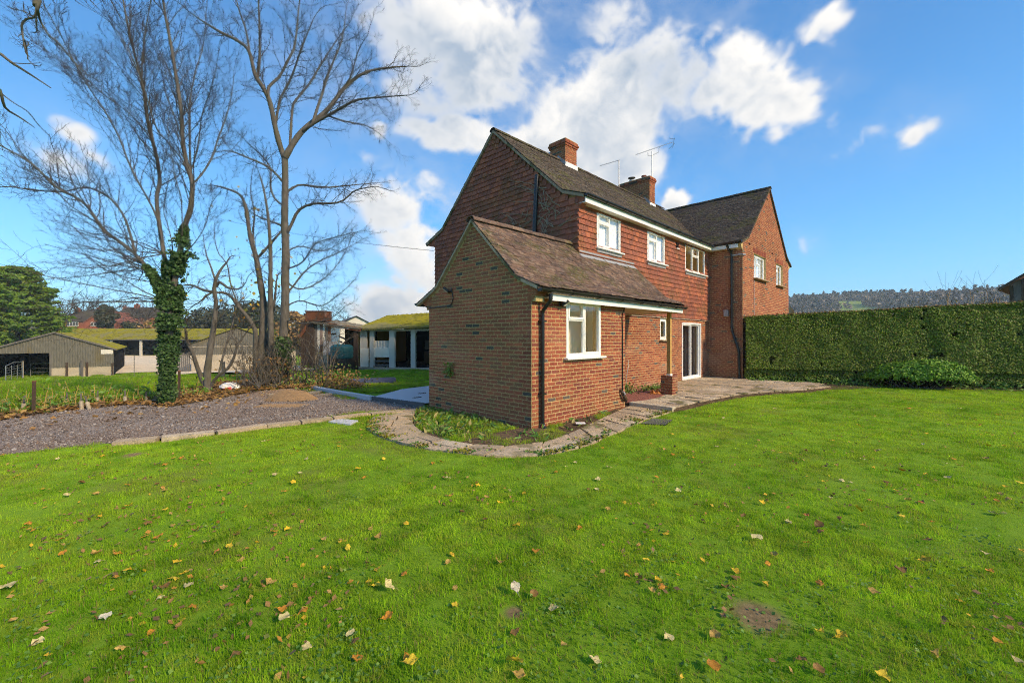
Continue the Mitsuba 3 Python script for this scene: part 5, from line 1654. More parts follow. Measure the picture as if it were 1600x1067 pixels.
m.add(v, [[0, 1, 5, 4], [1, 2, 6, 5], [2, 3, 7, 6], [3, 0, 4, 7], [4, 5, 6, 7], [3, 2, 1, 0]])
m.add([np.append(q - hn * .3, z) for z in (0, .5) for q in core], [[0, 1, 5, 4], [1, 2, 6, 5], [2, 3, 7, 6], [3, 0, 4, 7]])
put('dark_shade_fill', m, 'dark_mat', k)  # near-black blocks, the shade inside and under the hedge put in as colour
for s in np.arange(.15, HL, .42):
    b = HA + hd * (s + g.normal(0, .06)) - hn * g.uniform(.25, .6)
    w = MB()
    for _ in range(2):
        e = b + g.normal(0, .16, 2)
        w.tube([np.append(b, -.02), np.append((b + e) / 2 + g.normal(0, .03, 2), .45), np.append(e, .95)], [.035, .026, .018], 5, (1, 0))
    put('stem', w, 'bark_mat', k)
m = MB()
n = 2600
s = g.uniform(0, HL * .65, n)
o = g.normal(.05, .32, n)
q = np.column_stack([HA[0] + hd[0] * s + hn[0] * o, HA[1] + hd[1] * s + hn[1] * o, g.uniform(.02, .22, n) * np.exp(-o * o * 3)])
leaves(m, q, .06, CLO, g, np.array([0, 0, 1.0]))
put('ground_ivy', m, 'leaf_mat', kind='stuff', label='low ground cover along the foot of the hedge', cat='ground cover')

# --- spreading evergreen in front of the hedge
k = thing('spreading_bush', 'low wide bright green evergreen bush on the lawn in front of the hedge', 'bush')
m = MB()
bc = (spot(1345, 601) + spot(1530, 612)) / 2
bu = (spot(1530, 612) - spot(1345, 601))[:2]
BL = np.linalg.norm(bu)
bu /= BL
bv = np.array([-bu[1], bu[0]])
stems = MB()
for i in range(760):
    a = g.uniform(0, 2 * math.pi)
    rr_ = math.sqrt(g.random())
    x, y = math.cos(a) * rr_ * BL * .47, math.sin(a) * rr_ * .75
    h = .80 * (1 - rr_ ** 3.6 * .55) * (.86 +   .26 * meshkit.fbm(np.array([x * 1.6, y * 1.6, 1.0]), 2, 3)) * (1 - .12 * (x < -.9) + .1 * (x > .3))
    b = np.array([bc[0] + bu[0] * x * .45 + bv[0] * y * .4, bc[1] + bu[1] * x * .45 + bv[1] * y * .4, .12])
    e = np.array([bc[0] + bu[0] * x + bv[0] * y, bc[1] + bu[1] * x + bv[1] * y, h])
    d = (e - b) / np.linalg.norm(e - b)
    out = np.array([bu[0] * math.cos(a) + bv[0] * math.sin(a), bu[1] * math.cos(a) + bv[1] * math.sin(a), -.15])
    n = 75
    q = e + out * g.uniform(-.20, .06, n)[:, None] + g.normal(0, .045, (n, 3)) * [1, 1, .55] - Z_ * g.uniform(0, .05, n)[:, None]
    leaves(m, q, .038, BUSH, g, Z_ * .8 + out * .8, aspect=2.0, spread=.6)
    n = 10
    q = b + (e - b) * g.uniform(.45, 1, n)[:, None] + g.normal(0, .06, (n, 3))
    leaves(m, q, .05, CON, g, out, aspect=2.0)
    if i % 6 == 0:
        stems.tube([b - Z_ * .15, (b + e) / 2 + g.normal(0, .03, 3), e - d * .1], [.018, .012, .006], 4, (0, 0))
put('foliage', m, 'leaf_mat', k, kind='stuff')
put('stems', stems, 'bark_mat', k)
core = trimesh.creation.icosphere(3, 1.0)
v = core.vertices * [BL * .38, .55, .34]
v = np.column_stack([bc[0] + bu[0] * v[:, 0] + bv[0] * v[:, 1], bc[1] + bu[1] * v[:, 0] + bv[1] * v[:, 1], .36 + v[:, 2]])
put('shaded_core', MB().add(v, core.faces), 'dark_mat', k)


# --- leafy trees far off
def leafy(name, label, c, w, h, kind, seed, n=5000, size=.35, lumps=14, trunk=.3, z0=.2, cat='tree', aspect=1.5, group=None, cone=0.0):
    k = thing(name, label, cat, group)
    g = np.random.default_rng(seed)
    c = np.asarray(c, float)
    m = MB()
    cs = []
    for i in range(lumps):
        t = (i + .5) / lumps
        zz = z0 + (1 - z0) * t
        r = (1 - cone * t) * (1 if cone else math.sqrt(max(.15, 1 - (2 * t - 1) ** 2))) * .5 * w
        a = i * 2.4 + g.uniform(0, .8)
        cs.append((c + np.array([math.cos(a) * r * .55, math.sin(a) * r * .55, zz * h * .93]), r * g.uniform(.45, .75)))
    per = n // lumps
    for q, r in cs:
        d = g.normal(size=(per, 3))
        d /= np.linalg.norm(d, axis=1, keepdims=True)
        rad = r * g.uniform(.35, 1.08, per) ** .5 * (.8 + .5 * meshkit.fbm(d * 2.4 + q, 2, seed))
        leaves(m, q + d * rad[:, None] * [1, 1, .72], size, kind, g, d + Z_ * .3, aspect=aspect, spread=.6)
    put('crown', m, 'leaf_mat', k, kind='stuff')
    t = MB().tube([c - Z_ * .5, c + Z_ * h * .4, c + Z_ * h * .8], [trunk, trunk * .7, trunk * .2], 7, (1, 0))
    for q, r in cs[::2]:
        t.tube([c + Z_ * (q[2] - c[2]) * .6, (c + q) / 2 + Z_ * (q[2] - c[2]) * .35, q], [trunk * .35, trunk * .22, .03], 5, (1, 0))
    put('trunk', t, 'bark_mat', k)
    return k


def far(px, py, d):
    p = at(px, py, d)
    return np.array([p[0], p[1], float(gz(p[0], p[1]))])


def conifer(name, label, c, w, h, seed, n=20000):
    """Layered drooping fans of fine foliage."""
    k = thing(name, label, 'conifer')
    g = np.random.default_rng(seed)
    m = MB()
    tr = MB().tube([c - Z_ * .5, c + Z_ * h * .5, c + Z_ * h * .97], [.35, .2, .03], 7, (1, 0))
    nb = 260
    for i in range(nb):
        t = (i / nb) ** .9
        a = i * 2.39996 + g.normal(0, .2)
        r = w / 2 * (1 - t) ** .62 * g.uniform(.5, 1.2) + .25
        b = c + Z_ * (h * (.03 + .93 * t))
        d = np.array([math.cos(a), math.sin(a), .22 + .5 * t])
        e = b + d * r
        q = n // nb
        s = g.uniform(.3, 1, q) ** .7
        p = b + (e - b) * s[:, None] + g.normal(0, 1, (q, 3)) * [.34, .34, .13] * (.6 + .4 * r / w) - Z_ * (s ** 2 * .12 * r)[:, None]
        leaves(m, p, .22, CON, g, d * .6 + Z_ * .2, aspect=2.2, spread=.8)
        if i % 3 == 0:
            tr.tube([b, e], [.05, .015], 4, (1, 0))
    put('crown', m, 'leaf_mat', k, kind='stuff')
    put('trunk', tr, 'bark_mat', k)


conifer('conifer', 'big dark green conifer rising behind the barns at the left edge', far(28, 520, 60), 13.0, 13.8, 51, 46000)
leafy('yellowing_tree', 'yellowing tree top showing behind the big conifer at the left edge', far(-6, 520, 72), 10, 16.5, MOSS, 52, 4000, .5)
leafy('round_tree', 'small round ivy covered tree beside the gabled brick house', far(167, 500, 104), 4.6, 10.6, DARK, 53, 3000, .4, 10, z0=.45)
leafy('dark_bush', 'dark evergreen right of the gabled brick house', far(205, 500, 100), 6.5, 6.6, DARK, 54, 2600, .4, 10)
leafy('evergreen_tree', 'broad dark evergreen behind the pale walled barn, left of two', far(335, 500, 95), 13, 9.8, DARK, 55, 5000, .5)
leafy('evergreen_tree', 'broad dark evergreen behind the slender stems, right of two', far(400, 500, 90), 14, 11, DARK, 56, 6000, .5)
leafy('autumn_bush', 'brown leaved bush behind the mossy barn beside the ivy trunk', far(245, 500, 102), 9, 7.2, LITTER, 57, 2600, .4, 10)
leafy('autumn_bush', 'brownish bush behind the mossy barn roof near the pale walled barn', far(300, 500, 110), 9, 8, DARK, 58, 2600, .4, 10)
leafy('russet_tree', 'brown tree behind the tall forked trunk', far(470, 500, 80), 9, 8.5, LITTER, 59, 3000, .4, 10)


def far_bare(px, d, h, seed, label):
    k = thing('bare_tree', label, 'tree')
    g = np.random.default_rng(seed)
    c = far(px, 500, d)
    tr, tw, br = MB(), MB(), MB()
    tr.tube([c, c + Z_ * h * .3, c + Z_ * h * .55 + g.normal(0, .3, 3)], [.3, .24, .12], 6, (1, 0))
    for i in range(11):
        b = c + Z_ * h * g.uniform(.25, .55)
        dd = np.array([g.normal(), g.normal(), g.uniform(.6, 1.8)])
        grow((br, tw), b, dd, h * g.uniform(.35, .55), .11, 1, g, 3, .05, .14, (7, 5), (1, 0), .035)
    put('trunk', tr, 'bark_mat', k)
    put('branches', br, 'bark_mat', k, kind='stuff')
    put('twigs', tw, 'bark_mat', k, kind='stuff')


far_bare(100, 100, 13, 61, 'far bare tree beside the dark conifer, behind the brick houses')
far_bare(130, 120, 12.5, 65, 'far bare tree above the roof of the brick house')
far_bare(228, 112, 13.5, 62, 'far bare tree just left of the ivy clad trunk')
far_bare(358, 100, 14, 63, 'far bare tree seen between the slender stems')
far_bare(545, 70, 7.5, 64, 'far bare tree above the slate roof beside the ruined shed')
k = thing('willow_shrub', 'thin yellowish upright shrub rising behind the hedge', 'shrub')
g = np.random.default_rng(66)
br, tw, lf = MB(), MB(), MB()
for i in range(30):
    b = far(1500 + g.normal(0, 25), 500, 19 + g.normal(0, .6))
    h = g.uniform(2.5, 3.9)
    grow((br, tw), b, np.array([g.normal(0, .16), g.normal(0, .16), 1]), h, .014, 1, g, 2, .1, .05, (9,), (0, 0), .004)
    n = 60
    leaves(lf, b + Z_ * h * g.uniform(.5, .85, n)[:, None] + g.normal(0, .22, (n, 3)), .05, AUT if i % 3 else MOSS, g)
put('stems', br, 'timber_mat', k, kind='stuff')
put('twigs', tw, 'bark_mat', k, kind='stuff')
put('leaves', lf, 'leaf_mat', k, kind='stuff')

# --- the wooded hill
m = MB()
g = np.random.default_rng(67)
n = 0
while n < 4600:
    az, r_ = g.uniform(-14, 14.5), g.uniform(430, 760)
    a = math.radians(az)
    x, y = -5 + r_ * math.cos(a), -5 + r_ * math.sin(a)
    if 4.2 + 1.2 * math.sin(r_ * .05) < az < 8.4 + .9 * math.sin(r_ * .06 + 1) and r_ < 600 + 14 * math.sin(az * 3) and g.random() < .985:
        continue
    z = float(gz(x, y))
    h = g.uniform(5.5, 8.5)
    con = g.random() < (.45 if az > 3 and r_ > 610 else .08)
    q = 22
    d = g.normal(size=(q, 3))
    d /= np.linalg.norm(d, axis=1, keepdims=True)
    if con:
        t = g.random(q) ** .7
        p = np.array([x, y, z]) + np.column_stack([d[:, 0] * 2.4 * (1 - t), d[:, 1] * 2.4 * (1 - t), 1 + t * h * 1.25])
        leaves(m, p, 2.2, DARK, g, d + Z_ * .4)
    else:
        p = np.array([x, y, z + h * .55]) + d * g.uniform(.5, 1, (q, 1)) * [h * .42, h * .42, h * .45]
        leaves(m, p, 2.4, DARK if g.random() < .25 else GREY, g, d + Z_ * .3)
    n += 1
put('hill_wood', m, 'leaf_mat', kind='stuff', label='bare and evergreen wood covering the far hill on the right', cat='wood')

# ------------------------------------------------------------------ the farm
def local(c, yaw):
    """A frame at c: u to the right as seen from the garden, b away from it."""
    u = RIGHT * math.cos(yaw) + FWD * math.sin(yaw)
    b = FWD * math.cos(yaw) - RIGHT * math.sin(yaw)
    return lambda x, y, z: np.asarray(c) + u * x + b * y + Z_ * z


def corrugated(L, x0, x1, zlo, zhi, y=0.0, pitch=.16, amp=.028):
    """Vertical ribbed sheeting between two height functions, with depth."""
    n = int((x1 - x0) / pitch * 4)
    xs = np.linspace(x0, x1, n + 1)
    m = MB()
    v, f = [], []
    for i, x in enumerate(xs):
        d = y - amp * math.sin(i * math.pi / 2)
        for a in (zlo(x), zhi(x)):
            v += [L(x, d, a), L(x, d + .012, a)]
    for i in range(n):
        k = i * 4
        f += [[k, k + 4, k + 6, k + 2], [k + 1, k + 3, k + 7, k + 5]]
    return m.add(v, f)


def slope(L, p, q, r, s, th=.06, bump=0.0):
    """A roof sheet with corners p q r s in local coordinates, ribbed up the slope."""
    p, q, r, s = (np.asarray(a, float) for a in (p, q, r, s))
    n = max(4, int(np.linalg.norm(q - p) / .30) * 2)
    m = MB()
    v, f = [], []
    g = np.random.default_rng(int(abs(p[0] * 10)) + 3)
    for i in range(n + 1):
        t = i / n
        a, b = p + (q - p) * t, s + (r - s) * t
        for j in range(5):
            w = a + (b - a) * j / 4
            h = (.03 if i % 2 else 0) + bump * g.random()
            v += [L(w[0], w[1], w[2] + h), L(w[0], w[1], w[2] - th)]
    for i in range(n):
        for j in range(4):
            k, l = (i * 5 + j) * 2, ((i + 1) * 5 + j) * 2
            f += [[k, l, l + 2, k + 2], [k + 1, k + 3, l + 3, l + 1]]
    for i in range(n):
        for j in (0, 4):
            k, l = (i * 5 + j) * 2, ((i + 1) * 5 + j) * 2
            f += [[k, k + 1, l + 1, l]]
    return m.add(v, f)


def lbox(m, L, x0, x1, y0, y1, z0, z1, uv=(0, 0)):
    V = [L(x, y, z) for z in (z0, z1) for x, y in ((x0, y0), (x1, y0), (x1, y1), (x0, y1))]
    return m.add(V, [[3, 2, 1, 0], [4, 5, 6, 7], [0, 1, 5, 4], [1, 2, 6, 5], [2, 3, 7, 6], [3, 0, 4, 7]], uv)


# ribbed gable barn on the left
k = thing('gabled_barn', 'weathered grey ribbed barn with a wide dark doorway in its gable, left of the yard', 'barn')
p1 = spot(178, 585.5)
hw, eh, ah = 3.75, 2.42, 3.9
L = local(p1, .70)
L = local(L(-hw, 0, 0), .70)
top = lambda x: ah - (ah - eh) * abs(x) / hw
put('gable_sheeting', corrugated(L, -hw, -.2, lambda x: 2.12, lambda x: top(x) - .02), 'corrugated_mat', k)
put('gable_sheeting', corrugated(L, -.2, hw, lambda x: .80, lambda x: top(x) - .02), 'corrugated_mat', k)
m = MB(); lbox(m, L, -.2, hw, .02, .25, -.3, .82)
put('plinth', m, 'concrete_mat', k)
m = MB(); lbox(m, L, -.30, -.18, -.03, .12, -.2, 2.14, (0, .5))
put('door_post', m, 'timber_mat', k)
for x in (.75, 2.0, 3.68):
    m = MB(); lbox(m, L, x - .07, x + .07, -.14, -.03, -.3, 1.25 if x < 3 else 1.1, (0, 1)); put('post', m, 'timber_mat', k)
put('roof', slope(L, (-hw - .2, -.12, eh - .06), (-hw - .2, 16, eh - .06), (0, 16, ah + .02), (0, -.12, ah + .02)), 'mossy_mat', k)
put('roof', slope(L, (hw + .2, -.12, eh - .06), (hw + .2, 16, eh - .06), (0, 16, ah + .02), (0, -.12, ah + .02)), 'mossy_mat', k)
m = MB()
for s in (-1, 1):
    a, b = L(0, -.16, ah + .0), L(s * (hw + .2), -.16, eh - .08)
    m.obox([(a + b) / 2], [(b - a) / 2], [Z_ * .07], [FWD * .015], (0, .5))
put('bargeboard', m, 'timber_mat', k)
m = MB(); lbox(m, L, hw - .12, hw - .02, .05, 16, -.3, eh - .1); put('side_wall', m, 'corrugated_mat', k)
m = MB(); lbox(m, L, 2.9, 3.7, -.05, -.03, 1.95, 2.35); put('pale_panel', m, 'paint_mat', k)
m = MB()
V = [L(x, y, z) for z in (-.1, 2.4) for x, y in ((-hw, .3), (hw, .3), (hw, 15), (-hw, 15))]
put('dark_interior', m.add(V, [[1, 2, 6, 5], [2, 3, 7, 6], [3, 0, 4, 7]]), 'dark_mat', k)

# pale walled barn
k = thing('gabled_barn', 'pale walled barn with a grey ribbed gable behind the slender stems', 'barn')
hw, eh, ah = 3.9, 2.85, 4.5
L = local(spot(299, 581), .52)
L = local(L(hw, 0, 0), .52)
put('gable_sheeting', corrugated(L, -hw, hw, lambda x: 1.70, lambda x: ah - (ah - eh) * abs(x) / hw), 'corrugated_mat', k)
m = MB(); lbox(m, L, -hw, hw, .02, .3, -.3, 1.72); put('rendered_wall', m, 'concrete_mat', k)
m = MB(); lbox(m, L, -hw, hw, -.06, .0, 2.50, 2.56); put('rail', m, 'concrete_mat', k)
for s in (-1, 1):
    put('roof', slope(L, (s * (hw + .2), -.12, eh - .06), (s * (hw + .2), 18, eh - .06), (0, 18, ah + .02), (0, -.12, ah + .02)), 'mossy_mat', k)
m = MB(); lbox(m, L, hw, hw + 1.6, .5, .8, -.3, 2.0); put('yard_wall', m, 'concrete_mat', k)
m = MB()
for i in range(9):
    lbox(m, L, -hw - 1.5 + i * .16, -hw - 1.37 + i * .16, .1, .14, -.2, 1.8 + .1 * (i % 3), (0, .5))
    put('fence_board', m, 'timber_mat', k); m = MB()

# long open barn with the mossy roof
k = thing('open_barn', 'long open fronted barn with a mossy roof at the back of the concrete yard', 'barn')
c = at(215, 556, 78); c[2] = -1.78
L = local(c, 0)
x0, x1 = -23.5, 26
put('roof', slope(L, (x0, -.3, 3.10), (x1, -.3, 3.10), (x1 - .5, 5, 5.22), (x0 + 1.4, 5, 5.22), bump=.03), 'mossy_mat', k)
put('roof', slope(L, (x0 + 1.4, 5, 5.22), (x1 - .5, 5, 5.22), (x1, 10, 3.2), (x0, 10, 3.2)), 'mossy_mat', k)
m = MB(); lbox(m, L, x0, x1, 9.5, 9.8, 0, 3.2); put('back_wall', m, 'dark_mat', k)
for x in (x0 + .1, x1 - .3):
    m = MB(); lbox(m, L, x, x + .2, .2, 9.5, 0, 3.1); put('end_wall', m, 'corrugated_mat', k)
m = MB(); lbox(m, L, x0, x1, -.32, -.22, 2.92, 3.06); put('gutter', m, 'slate_mat', k)
for px in (75, 125, 174, 220, 266, 318, 366, 410):
    x = (px - 215) / FL * 78
    m = MB(); lbox(m, L, x - .16, x + .16, -.1, .2, 0, 3.0); put('post', m, 'paint_mat', k)
m = MB()
for i in range(40):
    x = R.uniform(x0, x1)
    lbox(m, L, x, x + R.uniform(.8, 2), 7, 9, 0, R.uniform(.4, 1.4))
put('stored_bales', m, 'soil_mat', k, kind='stuff')

# low white post barn behind the lawn
k = thing('open_barn', 'low open shed with white posts and a mossy roof beside the house', 'barn')
pL, pR = spot(566, 575), spot(760, 578)
d = pR - pL
yaw = math.atan2(d @ FWD, d @ RIGHT)
L = local(pL, yaw)
W_ = np.linalg.norm(d)
put('roof', slope(L, (-.35, -.35, 2.10), (W_, -.35, 2.34), (W_, 3.2, 3.35), (-.2, 3.2, 3.02), bump=.03), 'mossy_mat', k)
put('roof', slope(L, (-.2, 3.2, 3.02), (W_, 3.2, 3.35), (W_, 6.5, 2.2), (-.3, 6.5, 2.1)), 'mossy_mat', k)
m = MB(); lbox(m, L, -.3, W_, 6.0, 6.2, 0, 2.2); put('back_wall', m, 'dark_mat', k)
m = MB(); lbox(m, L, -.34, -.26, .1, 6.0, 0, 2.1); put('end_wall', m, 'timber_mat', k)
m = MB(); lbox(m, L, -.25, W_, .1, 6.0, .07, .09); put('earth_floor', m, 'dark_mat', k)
m = MB(); lbox(m, L, -.3, W_, -.02, .06, 2.02, 2.12); put('wall_plate', m, 'paint_mat', k)
m = MB(); lbox(m, L, -.6, W_, -.3, .3, -.2, .06); put('sill_beam', m, 'concrete_mat', k)
sc = 22.6 / FL
for a, b in ((613, 622), (649, 656), (690, 697), (583, 587)):
    m = MB(); lbox(m, L, (a - 566) * sc, (b - 566) * sc, -.06, .1, 0, 2.06)
    pk = put('post', m, 'paint_mat', k)
    if a > 600:
        for s in (1,):
            x = (b - 566) * sc
            pg = Polygon([(x, 1.72), (x, 2.04), (x + s * .15, 2.04)] + [(x + s * .15 * (1 - math.cos(t)), 1.72 + .32 * math.sin(t)) for t in np.linspace(math.pi / 2, 0, 6)][1:-1]).buffer(0)
            put('bracket', MB().prism(pg, L(0, 0, 0), L(1, 0, 0) - L(0, 0, 0), Z_, (L(0, 1, 0) - L(0, 0, 0)) * .07), 'paint_mat', pk)
m = MB(); lbox(m, L, (563 - 566) * sc, (575 - 566) * sc, -.04, .02, 1.05, 2.02); put('white_panel', m, 'paint_mat', k)
m = MB(); lbox(m, L, (564 - 566) * sc, (578 - 566) * sc, -.08, -.03, .08, 1.08); put('stable_door', m, 'cream_mat', k)
m = MB(); lbox(m, L, (580 - 566) * sc, (583 - 566) * sc, -.06, .04, .06, 2.02); put('door_frame', m, 'paint_mat', k)
put('ribbed_panel', corrugated(L, (587 - 566) * sc, (612 - 566) * sc, lambda x: 1.12, lambda x: 1.50, y=.05), 'paint_mat', k)
m = MB(); lbox(m, L, (586 - 566) * sc, (613 - 566) * sc, .0, .05, .60, 1.12); put('cream_panel', m, 'cream_mat', k)
for z in (.12, .34):
    m = MB(); lbox(m, L, (588 - 566) * sc, (612 - 566) * sc, .02, .06, z, z + .10, (0, .5)); put('rail', m, 'timber_mat', k)
m = MB()
for i in range(26):
    x = R.uniform(1.5, W_ - 1)
    z = R.uniform(.3, 1.1)
    lbox(m, L, x, x + R.uniform(.3, .9), 3.5, 5.5, 0, z)
put('stored_clutter', m, 'soil_mat', k, kind='stuff')
m = MB(); lbox(m, L, (620 - 566) * sc, (650 - 566) * sc, 4.2, 4.25, .9, 1.5); put('inner_partition', m, 'corrugated_mat', k)

# the ruined shed
k = thing('ruined_shed', 'tumbledown dark timber shed with peeling white boards behind the bare shrub', 'shed')
c = spot(517, 576)
L = local(c, -.05)
sc = ((c - EYE) @ FWD) / FL
X = lambda p: (p - 517) * sc
Zt = lambda y: (576 - y) * sc
for i in range(5):
    m = MB(); lbox(m, L, X(469) + i * .145, X(469) + i * .145 + .135, -.02 + .02 * (i % 2), .14, -.1, Zt(502) - .04 * (i % 3), (0, 1)); put('wall_board', m, 'timber_mat', k)
for i in range(6):
    m = MB(); lbox(m, L, X(490) + i * .15, X(490) + i * .15 + .14, .06 + .015 * (i % 2), .10, .75 + .1 * (i % 2), Zt(504) - .05 * (i % 4), (0, .5))
    put('peeling_board', m, 'rust_mat' if i % 3 == 2 else 'paint_mat' if i % 2 else 'timber_mat', k)
m = MB(); lbox(m, L, X(490), X(513), .1, .3, -.1, .8); put('block_wall', m, 'concrete_mat', k)
a, b = L(X(513), -.1, Zt(507)), L(X(566), -.1, Zt(515))
put('lintel', MB().obox([(a + b) / 2], [(b - a) / 2], [Z_ * .10], [FWD * .05], (0, 1)), 'rust_mat', k)
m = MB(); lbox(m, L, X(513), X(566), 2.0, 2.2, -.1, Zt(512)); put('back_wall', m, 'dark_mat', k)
m = MB(); lbox(m, L, X(554), X(560), -.05, .1, -.1, Zt(514), (0, 1)); put('post', m, 'timber_mat', k)
put('roof', slope(L, (X(488), -.2, Zt(503)), (X(566), -.2, Zt(513)), (X(566), 2.6, Zt(513) + .1), (X(488), 2.6, Zt(503) + .2)), 'corrugated_mat', k)
m = MB()
for i in range(10):
    a = L(R.uniform(X(514), X(552)), R.uniform(.2, 1.2), R.uniform(.9, Zt(518)))
    b = a + RIGHT * R.normal(0, .5) + Z_ * R.normal(0, .25)
    m = MB().obox([(a + b) / 2], [(b - a) / 2], [Z_ * .04], [FWD * .04], (0, .5 if i % 2 else 1))
    put('fallen_beam', m, 'timber_mat', k)
k2 = thing('rusty_tank', 'rust brown box tank on top of the tumbledown shed', 'tank')
m = MB(); lbox(m, L, X(478), X(507), -.1, .8, Zt(501.5), Zt(486), (0, .3)); put('body', m, 'rust_mat', k2)
m = MB(); lbox(m, L, X(477), X(508), -.13, .83, Zt(487), Zt(485.5), (0, .3)); put('rim', m, 'rust_mat', k2)
k2 = thing('red_sheet', 'dark red metal sheet leaning on the left end of the tumbledown shed', 'sheet')
m = MB()
v = [L(X(466), -.12, Zt(527)), L(X(479), -.12, Zt(508)), L(X(479), -.12, Zt(516)), L(X(470), -.12, Zt(528))]
m.add(v + [q + FWD * .03 for q in v], [[0, 1, 2, 3], [7, 6, 5, 4], [0, 4, 5, 1], [1, 5, 6, 2], [2, 6, 7, 3], [3, 7, 4, 0]], (0, 0))
put('sheet', m, 'rust_mat', k2)
k2 = thing('teal_tank', 'rounded teal plastic tank in front of the tumbledown shed', 'tank')
prof = [(0, 0), (.50, 0), (.56, .06), (.57, .55), (.53, .62), (.40, .68), (.0, .72)]
t = trimesh.creation.revolve(np.array(prof), sections=28)
cc = L(X(545), -.75, Zt(559))
v = t.vertices * [1, 1, 1.05]
put('body', MB().add(cc + np.outer(v[:, 0], RIGHT) + np.outer(v[:, 1], FWD * .8) + np.outer(v[:, 2], Z_), t.faces), 'teal_mat', k2, smooth=40)
put('band', MB().tube([cc + RIGHT * .575 * math.cos(a) + FWD * .46 * math.sin(a) + Z_ * .36 for a in np.linspace(0, 2 * math.pi, 25)], .02, 5), 'teal_mat', k2)
m = MB(); lbox(m, L, X(531), X(560), -1.2, -.35, -.1, Zt(559), (0, 1)); put('tank_stand', m, 'timber_mat', k2)
k2 = thing('grey_barrow', 'grey metal panel leaning beside the rounded tank', 'panel')
m = MB(); lbox(m, L, X(508), X(528), -.2, -.1, .75, Zt(533)); put('panel', m, 'lead_mat', k2)

# slate roofed building behind it
k = thing('slate_roofed_barn', 'white gabled barn with a slate roof behind the tumbledown shed', 'barn')
c = far(548, 520, 46)
L = local(c, .5)
z0 = 1.668 + (527.3 - 506) / FL * 46 - c[2]
z1 = 1.668 + (527.3 - 494.5) / FL * 46 - c[2]
m = MB()
hw = 1.7
m.prism(Polygon([(-hw, -.5), (hw, -.5), (hw, z0), (0, z1), (-hw, z0)]), L(.6, 0, 0), L(1, 0, 0) - L(0, 0, 0), Z_, (L(0, 1, 0) - L(0, 0, 0)) * .2)
put('gable_wall', m, 'paint_mat', k)
L2 = lambda x, y, z: L(x + .6, y, z)
for s in (-1, 1):
    put('roof', slope(L2, (s * (hw + .3), -.2, z0 - .15), (s * (hw + .3), 10, z0 - .15), (0, 10, z1 + .08), (0, -.2, z1 + .08)), 'slate_mat', k)
m = MB(); lbox(m, L2, -hw, -hw + .2, 0, 10, -.5, z0); put('side_wall', m, 'paint_mat', k)


# brick houses on the rise
def far_house(label, px, d, yaw, w, dep, eave_y, ridge_y, base_z, gable, wins, wall='brick_mat', roof_kind=0, chims=()):
    k = thing('brick_house', label, 'house')
    c = at(px, 527.3, d)
    c[2] = float(gz(c[0], c[1]))
    L = local(c, yaw)
    ze = 1.668 + (527.3 - eave_y) / FL * d - c[2]
    zr = 1.668 + (527.3 - ridge_y) / FL * d - c[2]
    m = MB(); lbox(m, L, -w / 2, w / 2, 0, dep, -2, ze, (.3, 0))
    if gable:
        m.prism(Polygon([(-w / 2, ze), (w / 2, ze), (0, zr - .05)]), L(0, 0, 0), L(1, 0, 0) - L(0, 0, 0), Z_, (L(0, 1, 0) - L(0, 0, 0)) * .3, (.3, 0))
    put('wall', m, wall, k)
    if gable:
        for s in (-1, 1):
            put('roof', MB().add([L(0, -.2, zr), L(s * (w / 2 + .3), -.2, ze - .2), L(s * (w / 2 + .3), dep, ze - .2), L(0, dep, zr), L(0, -.2, zr - .25), L(s * (w / 2 + .3), -.2, ze - .45)], [[0, 1, 2, 3], [0, 4, 5, 1]], (.2, 0)), 'tile_mat', k)
    else:
        put('roof', MB().add([L(-w / 2 - .3, -.3, ze), L(w / 2 + .3, -.3, ze), L(w / 2 - .6, dep / 2, zr), L(-w / 2 + 1.2, dep / 2, zr), L(-w / 2 - .3, dep, ze), L(w / 2 + .3, dep, ze)], [[0, 1, 2, 3], [4, 0, 3, 4], [5, 4, 3, 2], [1, 5, 2, 1]], (.6, 1)), 'tile_mat', k)
    for x0, x1, y0, y1, n in wins:
        X0, X1 = (x0 - px) / FL * d, (x1 - px) / FL * d
        Z0, Z1 = 1.668 + (527.3 - y1) / FL * d - c[2], 1.668 + (527.3 - y0) / FL * d - c[2]
        m = MB(); lbox(m, L, X0, X1, -.08, .02, Z0, Z1)
        wk = put('window', m, 'upvc_mat', k)
        for i in range(n):
            a = X0 + (X1 - X0) * (i + .12) / n
            b = X0 + (X1 - X0) * (i + .88) / n
            m = MB(); lbox(m, L, a, b, -.10, -.07, Z0 + .12, Z1 - .12); put('pane', m, 'slate_mat', wk)
    for x, y0, y1, w_ in chims:
        m = MB()
        X0 = (x - px) / FL * d
        lbox(m, L, X0 - w_ / 2, X0 + w_ / 2, dep / 2 - .4, dep / 2 + .4, 1.668 + (527.3 - y0) / FL * d - c[2] - .6, 1.668 + (527.3 - y1) / FL * d - c[2], (.5, .3))
        ck = put('chimney', m, 'brick_mat', k)
        m = MB()
        lbox(m, L, X0 - .2, X0 + .2, dep / 2 - .2, dep / 2 + .2, 1.668 + (527.3 - y1) / FL * d - c[2], 1.668 + (527.3 - y1) / FL * d - c[2] + .45)
        put('pot', m, 'redtile_mat', ck)
    return k


